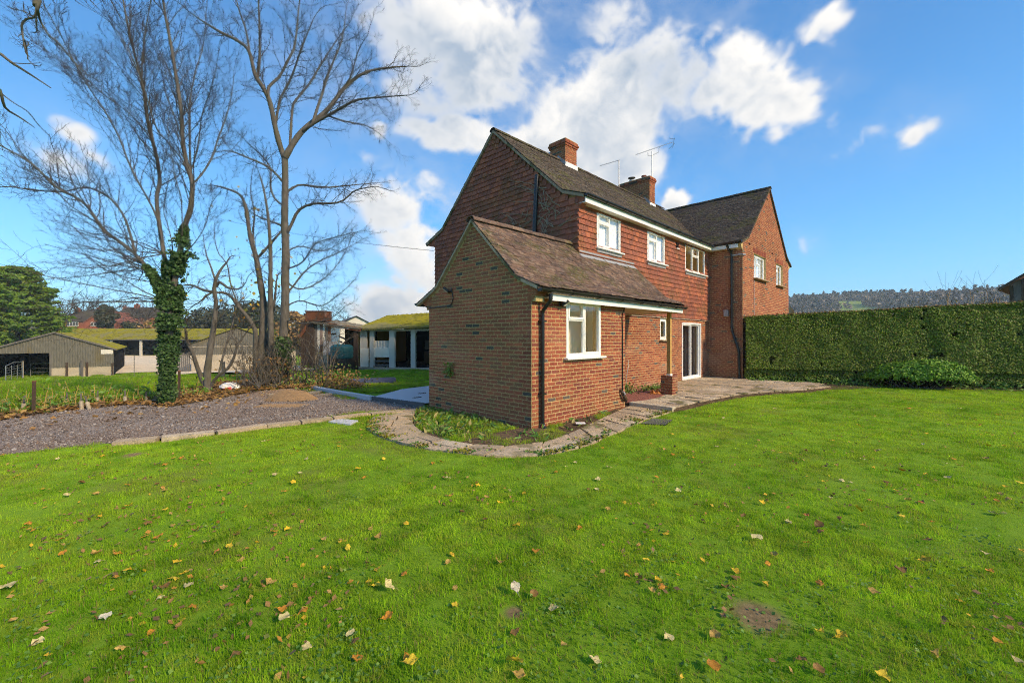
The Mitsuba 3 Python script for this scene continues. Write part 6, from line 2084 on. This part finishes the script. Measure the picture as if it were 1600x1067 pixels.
far_house('red brick house with a brown tiled roof just right of the big conifer', 119, 116, 0, 10.5, 8, 502.5, 484.5, 0, False, ((105, 123, 503.0, 509.3, 4),), chims=((99, 485, 481, 1.3),))
far_house('gabled red brick house with a white window beside the small round tree', 158, 112, 0, 9.2, 8, 503.5, 486, 0, True, ((142.5, 155, 503.5, 509.5, 3),))
far_house('brown roofed house with two chimneys farthest up the slope', 205, 132, 0, 13, 8, 496, 479, 0, False, (), chims=((197, 479, 474.5, 1.4), (178, 480, 478, 1.2)))
far_house('house roof with a chimney showing behind the two brick houses', 140, 136, 0, 10, 8, 495, 481, 0, False, ((132, 142, 487, 490, 2),), chims=((137, 483, 479, 1.4),))

# boarded barn at the right edge
k = thing('boarded_barn', 'dark boarded barn with a tiled verge at the right edge behind the hedge', 'barn')
c = far(1690, 500, 29)
L = local(c, -.98)
ze = 1.668 + (527.3 - 434) / FL * 29 - c[2]
sl = .78
x0 = -(1640 - 1568) / FL * 29 * 1.0
for i in range(34):
    z = .2 + i * .17
    a = x0
    b = x0 + 9
    if z > ze - .1:
        a = x0 + (z - ze + .1) / sl
    m = MB()
    V = [L(a, -.0, z), L(b, -.0, z), L(b, -.05, z), L(a, -.05, z), L(a, .0, z + .2), L(b, .0, z + .2), L(b, -.015, z + .2), L(a, -.015, z + .2)]
    if a < b:
        put('weatherboard', m.add(V, [[3, 2, 1, 0], [4, 5, 6, 7], [0, 1, 5, 4], [1, 2, 6, 5], [2, 3, 7, 6], [3, 0, 4, 7]], (0, .5)), 'timber_mat', k)
m = MB()
for i, x in enumerate((x0 - .02, x0 + .55, x0 + 1.0)):
    m = MB(); lbox(m, L, x, x + .2, -.1, -.02, .0, ze + (x - x0) * sl - .15, (0, 1)); put('post', m, 'timber_mat', k)
p, q = (x0 - .55, -.45, ze - .42), (x0 - .55, 9, ze - .42)
r_, s_ = (x0 + 4, 9, ze + 4 * sl + .05), (x0 + 4, -.45, ze + 4 * sl + .05)
put('roof', slope(L, p, q, r_, s_, th=.16), 'tile_mat', k)
a, b = L(x0 - .55, -.47, ze - .50), L(x0 + 4, -.47, ze + 4 * sl - .03)
put('verge_board', MB().obox([(a + b) / 2], [(b - a) / 2], [Z_ * .10], [FWD * .02], (0, 1)), 'timber_mat', k)
m = MB(); lbox(m, L, x0, x0 + .05, 0, 9, 0, ze); put('side_wall', m, 'timber_mat', k)
m = MB()
lbox(m, L, x0 + 1.1, x0 + 9, -.04, -.02, 0, ze + .4); put('lattice', m, 'slab_mat', k)

# ------------------------------------------------------------------ along the drive
for px, y1, y0, lab in ((53, 596, 646, 'slim dark brown fence post at the left end of the verge'), (280, 580, 624, 'slim dark brown fence post just right of the ivy clad trunk')):
    k = thing('fence_post', lab, 'fence post', None)
    b = spot(px, y0)
    d = (b - EYE) @ FWD
    h = (y0 - y1) / FL * d
    pv = (b - EYE) * [1, 1, 0]; pv = pv / np.linalg.norm(pv); pu = np.cross(pv, Z_)
    put('post', MB().obox([b + Z_ * (h / 2 - .1)], [pu * .030], [pv * .030], [Z_ * (h / 2 + .1) + RIGHT * .01], (0, 1)), 'timber_mat', k)
    put('cap', MB().obox([b + Z_ * (h + .004) + RIGHT * .012], [pu * .034], [pv * .034], [Z_ * .01], (0, 0)), 'rust_mat', k)
for px, y1, y0, w, lab in ((210, 555, 588, .05, 'thin dark metal stake standing in the field before the open barn'), (349, 565, 590, .10, 'weathered post behind the splayed small tree'), (457, 572, 602, .09, 'brown fence post right of the tall pale trunk'), (36, 564, 590, .10, 'pale concrete gate post beside the bent hurdle'), (128, 563, 588, .16, 'weathered timber post before the ribbed gable, right of the dark doorway')):
    k = thing('field_post', lab, 'post')
    b = spot(px, y0)
    h = (y0 - y1) / FL * ((b - EYE) @ FWD)
    put('post', MB().obox([b + Z_ * (h / 2 - .1)], [RIGHT * w / 2], [FWD * w / 2], [Z_ * (h / 2 + .1)], (0, .5), 0, .01), 'concrete_mat' if px == 36 else 'timber_mat', k)
    if px != 36:
        put('staple', MB().tube([b + Z_ * h * .8 - FWD * (w / 2 + .01) - RIGHT * .02, b + Z_ * h * .8 - FWD * (w / 2 + .03), b + Z_ * h * .8 - FWD * (w / 2 + .01) + RIGHT * .02], .004, 4), 'steel_mat', k)
k = thing('field_gate', 'galvanised tubular gate across the dark barn doorway', 'gate')
b = spot(48, 588); e = spot(92, 587)
h = 20 / FL * ((b - EYE) @ FWD)
put('frame', MB().tube([b, b + Z_ * h, e + Z_ * h, e], .035, 6), 'steel_mat', k)
for t in (.3, .62):
    put('bar', MB().tube([b + Z_ * h * t, e + Z_ * h * t], .02, 5), 'steel_mat', k)
k = thing('bent_hurdle', 'bent metal field hurdle leaning at the left end of the barns', 'hurdle')
b = spot(9, 596); e = spot(36, 591)
h0, h1 = 24 / FL * ((b - EYE) @ FWD), 25 / FL * ((e - EYE) @ FWD)
put('frame', MB().tube([b, b + Z_ * h0, (b + e) / 2 + Z_ * (h1 + .1), e + Z_ * h1, e], .035, 6), 'steel_mat', k)
for t in (.2, .36, .52, .68, .84):
    put('bar', MB().tube([b + Z_ * h0 * t, (b + e) / 2 + Z_ * (h0 * t + .08), e + Z_ * h1 * t], .02, 5), 'steel_mat', k)
for t in (.33, .66):
    put('upright', MB().tube([b + (e - b) * t, b + (e - b) * t + Z_ * h0], .02, 5), 'steel_mat', k)

# little stakes and dry stalks in the verge
for i, (px, y1, y0, lean) in enumerate(((36, 618, 645, -.1), (140, 618, 640, .3), (105, 612, 636, 0), (128, 615, 640, .05), (152, 610, 632, -.05), (196, 610, 630, .02), (229, 612, 628, .0))):
    k = thing('planting_stake', ('short grey post left of the slim brown fence post', 'leaning pale stake among the weeds of the verge', 'upright stake just right of the fence post at the left end', 'stake standing close beside the leaning pale stake', 'upright stake just right of the leaning pale stake',
                                 'second upright stake left of the ivy clad trunk', 'upright stake nearest the left side of the ivy clad trunk')[i], 'stake', 'short stakes in the verge')
    b = spot(px, y0)
    h = (y0 - y1) / FL * ((b - EYE) @ FWD)
    put('stake', MB().tube([b - Z_ * .1, b + Z_ * h * .5 - RIGHT * lean * h * .5, b + Z_ * h - RIGHT * lean * h], [.022, .02, .016], 6, (0, .5)), 'timber_mat', k)
    put('guard', MB().tube([b, b + Z_ * h * .55 - RIGHT * lean * h * .55], .035, 7), 'concrete_mat', k)
m, w = MB(), MB()
g = np.random.default_rng(88)
for i in range(300):
    px = g.uniform(-40, 335) if i < 210 else g.uniform(440, 545)
    py = np.interp(px, [-40, 53, 130, 262, 335, 440, 545], [656, 646, 636, 628, 618, 606, 606]) - np.abs(g.normal(0, 8))
    b = spot(px, py)
    if GRAVEL.contains(Point(*b[:2])):
        continue
    h = g.uniform(.08, .32) * (1 if i % 6 else 2.0)
    e = b + Z_ * h + g.normal(0, .12 * h + .03, 3) * [1, 1, 0]
    m.tube([b, (b + e) / 2 + g.normal(0, .02, 3), e], [.006, .005, .003], 3, (0, 0), caps=False)
    n = int(g.integers(4, 14))
    t = g.random(n)[:, None]
    leaves(w, b + (e - b) * t + g.normal(0, .05, (n, 3)), .055, WEED, g, Z_, aspect=1.8)
put('weed_stalks', m, 'timber_mat', kind='stuff', label='dry stalks of the weeds along the verge', cat='weeds')
put('weeds', w, 'leaf_mat', kind='stuff', label='scrappy green and yellowing weeds along the verge of the drive', cat='weeds')
# dead leaves lying thick on the verge, under the trees and on the drive's edge
m = MB()
pts = []
while len(pts) < 9000:
    x, y = g.uniform(-10, .6), g.uniform(6.2, 13.4)
    if LITTERP.contains(Point(x, y)):
        pts.append((x, y, float(gz(x, y)) + .02 + abs(g.normal(0, .03))))
    elif g.random() < .03 and GRAVEL.contains(Point(x, y)):
        pts.append((x, y, .02))
leaves(m, np.array(pts), .085, LITTER, g, Z_, aspect=1.3, spread=.5)
put('leaf_litter', m, 'leaf_mat', kind='stuff', label='brown dead leaves lying thick on the verge under the trees', cat='leaf litter')
# stones of the drive
m = MB()
ico = trimesh.creation.icosphere(0, 1.0)
n = 0
x0, y0, x1, y1 = GRAVEL.bounds
while n < 15000:
    x, y = g.uniform(-9, 0), g.uniform(3.4, 9.6)
    d = math.hypot(x - EYE[0], y - EYE[1])
    if not GRAVEL.contains(Point(x, y)) or g.random() > (9.0 / d) ** 2:
        continue
    s = g.gamma(2.0, .0029) + .003
    v = ico.vertices * (s * g.uniform(.6, 1.4, 3)) * g.uniform(.85, 1.15, (12, 1))
    m.add(v + [x, y, .012 + .04 * (meshkit.fbm(np.array([x * 2.2, y * 2.2, 0.0]), 3, 5) - .5)], ico.faces, (g.random(), 0))
    n += 1
put('gravel_stones', m, 'stone_mat', kind='stuff', label='loose grey and purple stones of the drive', cat='gravel')


def heap(name, label, cat, c, w, dd, h, mat, seed, u=RIGHT, v=FWD, parts='mound'):
    k = thing(name, label, cat)
    t = np.linspace(-1, 1, 33)
    X, Y = np.meshgrid(t, t, indexing='ij')
    r = np.hypot(X, Y)
    n = meshkit.fbm(np.stack([X * 2.4, Y * 2.4, X * 0], -1), 4, seed)
    Zh = h * np.clip(1 - r ** 1.15, -.15, 1) * (.62 + .76 * n) - .03
    P_ = np.asarray(c) + (X * w / 2)[..., None] * u + (Y * dd / 2)[..., None] * v + Zh[..., None] * Z_
    i, j = np.meshgrid(np.arange(32), np.arange(32), indexing='ij')
    put(parts, MB().add(P_.reshape(-1, 3), np.stack([i * 33 + j, (i + 1) * 33 + j, (i + 1) * 33 + j + 1, i * 33 + j + 1], -1).reshape(-1, 4)), mat, k, smooth=True)
    return k


k = heap('sand_heap', 'low heap of brown sand on the drive in front of the trees', 'sand heap', spot(455, 624), 1.5, 1.1, .36, 'sand_mat', 3)
put('spilt_sand', MB().obox([spot(440, 634) + Z_ * .012], [RIGHT * .6], [FWD * .25], [Z_ * .01], (0, 0), .3), 'sand_mat', k)
for px, py, w, lab in ((488, 615, .34, 'pinkish broken slab lying right of the sand heap'), (508, 618, .22, 'pale broken slab beside the pinkish one on the drive'), (425, 618, .2, 'small pale stone left of the sand heap')):
    k = thing('broken_slab', lab, 'slab')
    q = spot(px, py)
    pg = Polygon([(w * math.cos(a) * R.uniform(.7, 1.2), w * .7 * math.sin(a) * R.uniform(.7, 1.2)) for a in np.linspace(0, 5.5, 7)]).convex_hull
    put('slab', MB().prism(pg, q, RIGHT + Z_ * .1, FWD, Z_ * .05, (.85, 0)), 'slab_mat', k)
    put('chip', MB().prism(Polygon([(0, 0), (.09, .02), (.06, .08)]), q + RIGHT * (w + .05), RIGHT, FWD, Z_ * .03, (.85, 0)), 'slab_mat', k)
k = thing('plastic_sack', 'crumpled white and red plastic sack on the verge by the splayed small tree', 'sack')
b = spot(359, 610)
for nm, mt, o, s in (('bag', 'upvc_mat', 0, (.30, .2, .16)), ('red_panel', 'red_mat', .04, (.20, .19, .10))):
    ico2 = trimesh.creation.icosphere(3, 1.0)
    v = ico2.vertices * (1 + .5 * (meshkit.fbm(ico2.vertices * 3, 3, 4) - .5))[:, None] * s
    put(nm, MB().add(b + np.outer(v[:, 0] + o, RIGHT) + np.outer(v[:, 1] - (.05 if o else 0), FWD) + np.outer(v[:, 2] + (.10 if not o else .05), Z_), ico2.faces), mt, k, smooth=40)
k = thing('dark_trough', 'long low dark blue trough on the grass before the white post shed', 'trough')
a, b = spot(548, 600), spot(617, 597)
d = (b - a)
m = MB()
hh = .17
side = np.cross(Z_, d / np.linalg.norm(d)) * .2
for o in (side, -side):
    m.obox([(a + b) / 2 + o + Z_ * hh / 2], [d / 2], [o * .1], [Z_ * hh / 2], None)
m.obox([(a + b) / 2 + Z_ * .02], [d / 2 * .98], [side * .9], [Z_ * .02])
put('trough', m, 'farblue_mat', k)
for q in (a, b):
    put('end_plate', MB().obox([q + Z_ * hh / 2], [d / np.linalg.norm(d) * .02], [side], [Z_ * hh / 2]), 'slate_mat', k)
k = heap('earth_mound', 'dark earth lump on the grass at the left end of the blue trough', 'mound', spot(560, 603), .9, .5, .16, 'soil_mat', 9)
m = MB()
c = spot(533, 608)
leaves(m, c + np.column_stack([g.normal(0, .38, 700), g.normal(0, .38, 700), np.abs(g.normal(.2, .2, 700))]), .06, LITTER, g)
put('dead_weeds', m, 'leaf_mat', kind='stuff', label='clump of dead brown weeds behind the grey edging of the drive', cat='weeds')

# ------------------------------------------------------------------ flower bed, path edges
m = MB()
n = 0
pts = []
while n < 1100:
    x, y = g.uniform(-1.6, 3.4), g.uniform(-.85, 3.3)
    p = Point(x, y)
    if not BED.contains(p) or (x > .04 and 0 < y):
        continue
    w = .9 if x < -.05 and y > .3 else .16
    if g.random() > w * (.35 + 1.1 * meshkit.fbm(np.array([x * 2.3, y * 2.3, 2.0]), 2, 6)):
        continue
    pts.append((x, y, .015 + abs(g.normal(0, .035)) * (1.2 if y > .5 else .5)))
    n += 1
pts = np.array(pts)
big = g.random(len(pts)) < .6
leaves(m, pts[big], .030, CLO, g, Z_, aspect=1.4)
leaves(m, pts[~big], .045, WEED, g, Z_ * .2, aspect=3.6)
tag('bed_grass', 'tufts of grass growing in the flower bed by the brick gable', 'grass', None, 'stuff')
nb_ = 0
for x in np.arange(-1.7, 3.4, .125):
    for y in np.arange(-.85, 3.4, .125):
        if not BED.buffer(-.03).contains(Point(x, y)) or (x > -.08 and y > -.05):
            continue
        w = meshkit.fbm(np.array([x * 1.9, y * 1.9, 4.0]), 3, 9) + (.16 if y > .2 else -.08)
        if w > .47:
            M = T().translate([float(x), float(y), .012]).rotate([0, 0, 1], float(g.integers(4) * 90)).scale([1.3, 1.3, float(g.uniform(.8, 2.3))]).translate([-.06, -.06, 0])
            scene[f'bed_grass__{nb_:05d}'] = {'type': 'instance', 'to_world': M, 'group': {'type': 'ref', 'id': 'turf_edge_mid'}}
            nb_ += 1
put('bed_weeds', m, 'leaf_mat', kind='stuff', label='low green weeds filling the flower bed at the foot of the brick gable', cat='weeds')
k = thing('wall_plant', 'small green plant growing out of the brick gable', 'plant')
m = MB()
c = np.array([-.03, 2.42, .93])
leaves(m, c + np.column_stack([-np.abs(g.normal(.04, .03, 160)), g.normal(0, .07, 160), g.normal(0, .09, 160)]), .035, HEDGE, g, -X_ + Z_ * .4)
put('leaves', m, 'leaf_mat', k, kind='stuff')
put('stem', MB().tube([(.0, 2.42, .85), (-.03, 2.42, .93), (-.05, 2.43, 1.0)], .006, 4), 'bark_mat', k)
for c, n, s_, lab in (((5.0, 1.15, .1), 420, (.28, .14, .12), 'clump of green weeds on the terrace against the front wall left of the porch post'), ((6.5, .95, .1), 260, (.35, .14, .07), 'low green weeds on the terrace right of the porch post')):
    k = thing('terrace_weeds', lab, 'weeds')
    m = MB()
    leaves(m, np.array(c) + np.column_stack([g.normal(0, s_[0], n), g.normal(0, s_[1], n), np.abs(g.normal(0, s_[2], n))]), .04, WEED, g, Z_ * .3, aspect=2.6)
    put('leaves', m, 'leaf_mat', k, kind='stuff')
    put('stems', MB().tube([np.array(c), np.array(c) + Z_ * .12], .006, 4).tube([np.array(c) + X_ * .05, np.array(c) + X_ * .09 + Z_ * .1], .006, 4), 'bark_mat', k, kind='stuff')
k = thing('rag', 'crumpled brown cloth lying on the terrace before the porch post', 'cloth')
t = np.linspace(-1, 1, 25)
X, Y = np.meshgrid(t, t, indexing='ij')
q = spot(1026, 620); q[2] = .10
n1 = meshkit.fbm(np.stack([X * 2.2, Y * 2.2, X * 0], -1), 3, 14)
P_ = q + (X * .20 * (.8 + .6 * n1))[..., None] * RIGHT + (Y * .14)[..., None] * FWD + (np.clip(1 - np.hypot(X, Y) ** 2, 0, 1) * (.05 + .16 * n1) * (.6 + .4 * np.sin(X * 9)) + .004)[..., None] * Z_
i, j = np.meshgrid(np.arange(24), np.arange(24), indexing='ij')
put('cloth', MB().add(P_.reshape(-1, 3), np.stack([i * 25 + j, (i + 1) * 25 + j, (i + 1) * 25 + j + 1, i * 25 + j + 1], -1).reshape(-1, 4), (.55, .85)), 'fallen_mat', k, smooth=True)
k = thing('white_hose', 'pale cable hanging behind the porch post plinth', 'cable')
put('hose', MB().tube([(5.72, YF - .02, 1.0), (5.70, YF - .03, .8), (5.6, YF - .05, .62), (5.56, YF - .04, .4), (5.58, YF - .06, .2), (5.6, YF - .1, .11)], .012, 5), 'paint_mat', k)
k = thing('broken_tile', 'white broken tile lying on the soil beside the path below the low window', 'tile')
put('tile', MB().obox([np.append(spot(907, 664)[:2], .04)], [RIGHT * .09], [FWD * .05], [Z_ * .008 + RIGHT * .002]), 'upvc_mat', k)
# mossy and grassy joints along the path's outer edge
m = MB()
n = 0
while n < 2600:
    t = g.random()
    p = along(po, t) * (1 - (u_ := abs(g.normal(0, .18)))) + along(pi_, t) * u_ if g.random() < .8 else along(po, t) * g.random() + along(pi_, t) * g.random() * 0 + g.normal(0, .03, 2)
    if not PATH.buffer(.06).contains(Point(*p)):
        n += .2
        continue
    m_ = meshkit.fbm(np.array([p[0] * 3, p[1] * 3, 0.0]), 2, 3)
    if m_ > .48:
        leaves(m, np.array([[p[0], p[1], .03 + abs(g.normal(0, .008))]]), .035, MOSS if m_ > .56 else CLO, g, Z_, aspect=1.3)
    n += 1
put('path_moss', m, 'leaf_mat', kind='stuff', label='moss and tiny weeds on the joints of the curved path', cat='moss')
# clover and daisy leaves among the grass
m = MB()
g = np.random.default_rng(99)
n = 0
while n < 120:
    px, py = g.uniform(-30, 1630), 1067 - abs(g.normal(0, 190))
    if py < 720:
        continue
    q = spot(px, py)
    if not LAWN.contains(Point(*q[:2])):
        continue
    k_ = int(g.integers(6, 34))
    p = q + np.column_stack([g.normal(0, .09, k_), g.normal(0, .09, k_), g.uniform(.008, .034, k_)])
    leaves(m, p, .019, CLO, g, Z_, aspect=1.1, spread=.45)
    n += 1
put('clover', m, 'leaf_mat', kind='stuff', label='patches of clover and small round leaves in the lawn', cat='clover')

# ------------------------------------------------------------------ fallen leaves
YEL, DEEP, ORA, PAL, TAN, BRN, RED, WHT = range(8)
NAME = {YEL: ('yellow fallen leaf lying on the lawn', 'yellow leaves on the lawn'), DEEP: ('deep yellow fallen leaf lying on the lawn', 'deep yellow leaves on the lawn'), ORA: ('orange fallen leaf lying on the lawn', 'orange leaves on the lawn'),
        PAL: ('pale cream yellow fallen leaf lying on the lawn', 'pale leaves on the lawn'), TAN: ('tan dried fallen leaf lying on the lawn', 'tan leaves on the lawn'), BRN: ('dark brown curled dead leaf lying on the lawn', 'brown leaves on the lawn'),
        RED: ('reddish fallen leaf lying on the lawn', 'reddish leaves on the lawn'), WHT: ('whitish dried leaf lying on the lawn', 'whitish leaves on the lawn')}


PLACED = []


def fallen(px, py, tone, size, g, label=None, stand=0.0):
    stand *= .55
    q = spot(px, py)
    a = g.uniform(0, 2 * math.pi)
    curl, fold = g.uniform(.2, 1.6) * (1.8 if tone in (BRN, TAN) else 1), g.uniform(0, .5)
    s, wd = np.linspace(0, 1, 7), np.array([0, .30, .44, .46, .36, .18, 0]) * g.uniform(.75, 1.25)
    v, rows_ = [], []
    for x, w in zip(s, wd):
        for y in (-1, -.5, 0, .5, 1):
            wob = .09 * math.sin(y * 5 + x * 11 + a) + .05 * math.sin(x * 23 + y * 3 + 2 * a)
            v.append(((x - .5), y * w * .9, curl * .30 * (x - .5) ** 2 * 2 + fold * abs(y) * w * .8 + wob * abs(y)))
    v = np.array(v)
    f = []
    for i in range(6):
        for j in range(4):
            k = i * 5 + j
            f.append([k, k + 5, k + 6, k + 1])
    if g.random() < .35 and not stand:
        v[:, 2] *= -1
    th, ph = g.normal(0, .2), g.normal(0, .18) + stand
    Rx = np.array([[1, 0, 0], [0, math.cos(th), -math.sin(th)], [0, math.sin(th), math.cos(th)]])
    Ry = np.array([[math.cos(ph), 0, math.sin(ph)], [0, 1, 0], [-math.sin(ph), 0, math.cos(ph)]])
    Rz = np.array([[math.cos(a), -math.sin(a), 0], [math.sin(a), math.cos(a), 0], [0, 0, 1]])
    v = v @ (Rz @ Ry @ Rx).T * size * .86
    v = v + [q[0], q[1], q[2] + .024 - min(v[:, 2].min(), 0) * .7 + (.0 if not stand else .02)]
    m = MB().add(v, f, (g.random(), (tone + .5) / 8))
    tip = v[32]
    d = v[32] - v[22]
    m.tube([tip, tip + d * .5 + Z_ * .004, tip + d * 1.0], [.0012, .001, .0008], 3, (.3, (tone + .5) / 8), caps=False)
    nm, gr = NAME[tone]
    key = numbered('fallen_leaf')
    v, f, uv = m.data()
    scene[key] = mikit.ply((v, f), 'fallen_mat', True, uv=uv)
    tag(key, label or nm, 'leaf', None if label else gr)
    if not label:
        PLACED.append((key, px, py, tone))


g = np.random.default_rng(123)
big = [(806, 931, WHT, .13, 'large whitish leaf standing on edge over a dark gap, front centre of the lawn', 1.0), (607, 928, PAL, .13, 'large pale yellow leaf standing up left of the whitish one', .9), (1342, 806, YEL, .13, 'big yellow leaf standing up among others on the right of the lawn', 1.0),
       (1182, 848, PAL, .15, 'large flat cream leaf right of the centre of the lawn', .1), (1560, 808, PAL, .17, 'long pale leaf lying near the right edge of the lawn', 0), (805, 1050, DEEP, .14, 'narrow yellow leaf standing at the very front of the lawn', 1.1),
       (12, 926, PAL, .13, 'large pale green leaf at the left edge of the lawn', .2), (445, 976, PAL, .10, 'large pale greenish leaf lower left of the lawn', .2), (642, 1046, DEEP, .10, 'yellow leaf flat at the front edge left of centre', .1), (1116, 1055, ORA, .11, 'orange yellow leaf at the front edge right of centre', .2),
       (165, 975, WHT, .11, 'whitish strip of dried leaf at the left front of the lawn', .1), (1446, 886, YEL, .12, 'yellow leaf with a long stalk at the right of the lawn', .5), (1408, 900, BRN, .12, 'big brown leaf below the long stalked yellow one', .2), (1281, 831, BRN, .12, 'crumpled grey brown leaf right of the flat cream leaf', .5)]
for px, py, t_, s_, lab, st in big:
    fallen(px, py, t_, s_ * .8, g, lab, st)
L1_ = [(634,822,0),(532,850,0),(544,861,1),(707,872,0),(837,866,2),(711,952,1),(606,970,2),(547,997,3),(635,1035,2),(559,1036,2),(811,1062,4),(806,995,5),(864,957,3),(712,925,4),(780,884,4),(632,902,2),(590,895,0),(577,915,0),(589,920,1),(700,884,4),(591,844,4),(807,824,0),(834,935,5),(882,1014,4),(759,815,5),(722,804,5),(506,847,4),(580,831,4),
       (1211,872,4),(1349,826,1),(1232,820,3),(1040,838,0),(1010,880,1),(1029,912,0),(1034,922,2),(1019,928,4),(1133,923,5),(1150,898,0),(1149,908,5),(1197,918,0),(1282,994,1),(1315,1000,0),(1046,1003,3),(1380,1064,1),(1365,931,4),(1280,1054,5),(1252,1038,5),(1120,1002,4),(1199,886,2),(1281,916,2),(1261,853,2),
       (27,748,0),(68,768,0),(105,777,3),(200,761,2),(127,758,5),(283,719,2),(259,800,1),(202,794,0),(156,811,0),(166,825,5),(248,844,2),(231,821,5),(94,848,2),(98,870,2),(183,869,2),(150,870,4),(358,858,1),(339,866,6),(422,916,4),(273,910,1),(288,901,0),(295,919,3),(259,922,5),(250,940,3),(300,955,2),(442,958,2),(473,961,2),(155,972,5),(236,995,2),(428,836,2),(450,831,0),(469,742,3),(199,896,0),(276,883,0),(378,880,4),(322,852,4),(298,790,4),(150,775,4),(345,770,4),(370,840,5),
       (1282,835,5),(1411,811,1),(1232,819,3),(1450,709,0),(1482,666,3),(1479,727,3),(1482,750,3),(1316,754,3),(1349,721,3),(1287,756,0),(1366,734,0),(1401,770,0),(1557,786,2),(1572,764,0),(1594,757,1),(1545,699,0),(1570,699,0),(1545,679,0),(1531,666,2),(1447,679,0),(1597,865,0),(1547,897,2),(1450,849,5),(1211,872,4),(1542,870,3),(1342,667,0),(1307,730,4),(1540,719,4),(1500,731,4),(1260,809,6),(1440,789,6),(1410,739,2),(1490,720,2),
       (20,976,4),(60,1010,3),(190,1020,4),(370,1030,5),(480,1018,3),(555,1010,5),(350,925,4),(1500,945,0),(1460,1030,4),(1560,1010,2),(1590,1040,3),(930,1040,3),(980,905,2),(935,752,3),(950,800,4),(1060,770,3),(1120,700,3),(1185,690,4),(1010,720,2),(870,740,2),(760,780,4),(640,760,0),(700,750,3),(560,735,0),(480,720,3),(530,700,0),(430,745,3),(600,720,1),(690,725,2),(820,775,0),(905,830,2),(975,790,0),(1090,740,2),(1050,680,1),(1130,655,3),(1250,660,2),(1210,640,3),(1300,690,0),(1380,650,3),(1420,640,2),(1500,640,3),(1560,650,0)]
for px, py, t_ in L1_:
    d = FL * 1.668 / (py - 527.3)
    fallen(px + g.normal(0, .5), py, t_, g.uniform(.055, .085) + .006 * max(0, d - 4), g)
for i in range(95):                                                # more of them farther off, smaller in the picture
    px, py = g.uniform(20, 1600), 640 + abs(g.normal(0, 90))
    q = spot(px, py)
    if not LAWN.buffer(-.1).contains(Point(*q[:2])):
        continue
    fallen(px, py, int(g.choice([0, 2, 3, 4, 4, 5, 2])), g.uniform(.05, .085), g)

m = MB()
n = 0
while n < 650:
    px, py = g.uniform(-20, 1620), 640 + abs(g.normal(0, 190))
    if py > 1075:
        continue
    q = spot(px, py)
    if not LAWN.contains(Point(*q[:2])) or meshkit.fbm(np.array([q[0] * 1.1, q[1] * 1.1, 3.0]), 3, 12) < .47:
        continue
    k_ = int(g.integers(1, 4))
    leaves(m, q + np.column_stack([g.normal(0, .06, k_), g.normal(0, .06, k_), g.uniform(.012, .032, k_)]), .026, LITTER if g.random() < .75 else AUT, g, Z_, aspect=1.5, spread=.5)
    n += 1
put('leaf_fragments', m, 'leaf_mat', kind='stuff', label='scraps of brown dead leaf sunk among the grass of the lawn', cat='leaf litter')
KIND = {YEL: 'yellow leaf', DEEP: 'deep golden leaf', ORA: 'orange leaf', PAL: 'pale cream leaf', TAN: 'tan dried leaf', BRN: 'dark brown dead leaf', RED: 'reddish leaf', WHT: 'whitish dried leaf'}
RANK = ['nearest', 'second nearest', 'third nearest', 'fourth nearest', 'fifth nearest', 'sixth nearest', 'seventh nearest', 'eighth nearest', 'ninth nearest', 'tenth nearest', 'eleventh nearest', 'twelfth nearest', 'thirteenth nearest', 'fourteenth nearest']
rooms = {}
for key, px, py, tone in PLACED:
    side = ('far left', 'left', 'middle', 'right', 'far right')[min(4, max(0, int(px / 320)))]
    row = 'front' if py > 900 else 'central' if py > 760 else 'distant'
    rooms.setdefault((tone, side, row), []).append((-py, px, key))
for (tone, side, row), found in rooms.items():
    found.sort()
    for i, (_, _, key) in enumerate(found):
        rank = '' if len(found) == 1 else RANK[min(i, 13)] + ' '
        labels[key]['label'] = f"{rank}{KIND[tone]} at the {side} of the {row} lawn"

# ------------------------------------------------------------------ the air
scene['haze_air'] = {'type': 'homogeneous', 'albedo': {'type': 'rgb', 'value': [.95, .95, .95]}, 'sigma_t': {'type': 'rgb', 'value': [.00040, .00044, .00050]}, 'phase': {'type': 'isotropic'}}
scene['haze'] = {'type': 'cube', 'to_world': T().translate([0, 0, 36]).scale([1290, 1290, 39]), 'bsdf': {'type': 'null'}, 'interior': {'type': 'ref', 'id': 'haze_air'}}
tag('haze', 'faint blue haze over the far hill', 'haze', None, 'stuff')
scene['camera']['medium'] = {'type': 'ref', 'id': 'haze_air'}
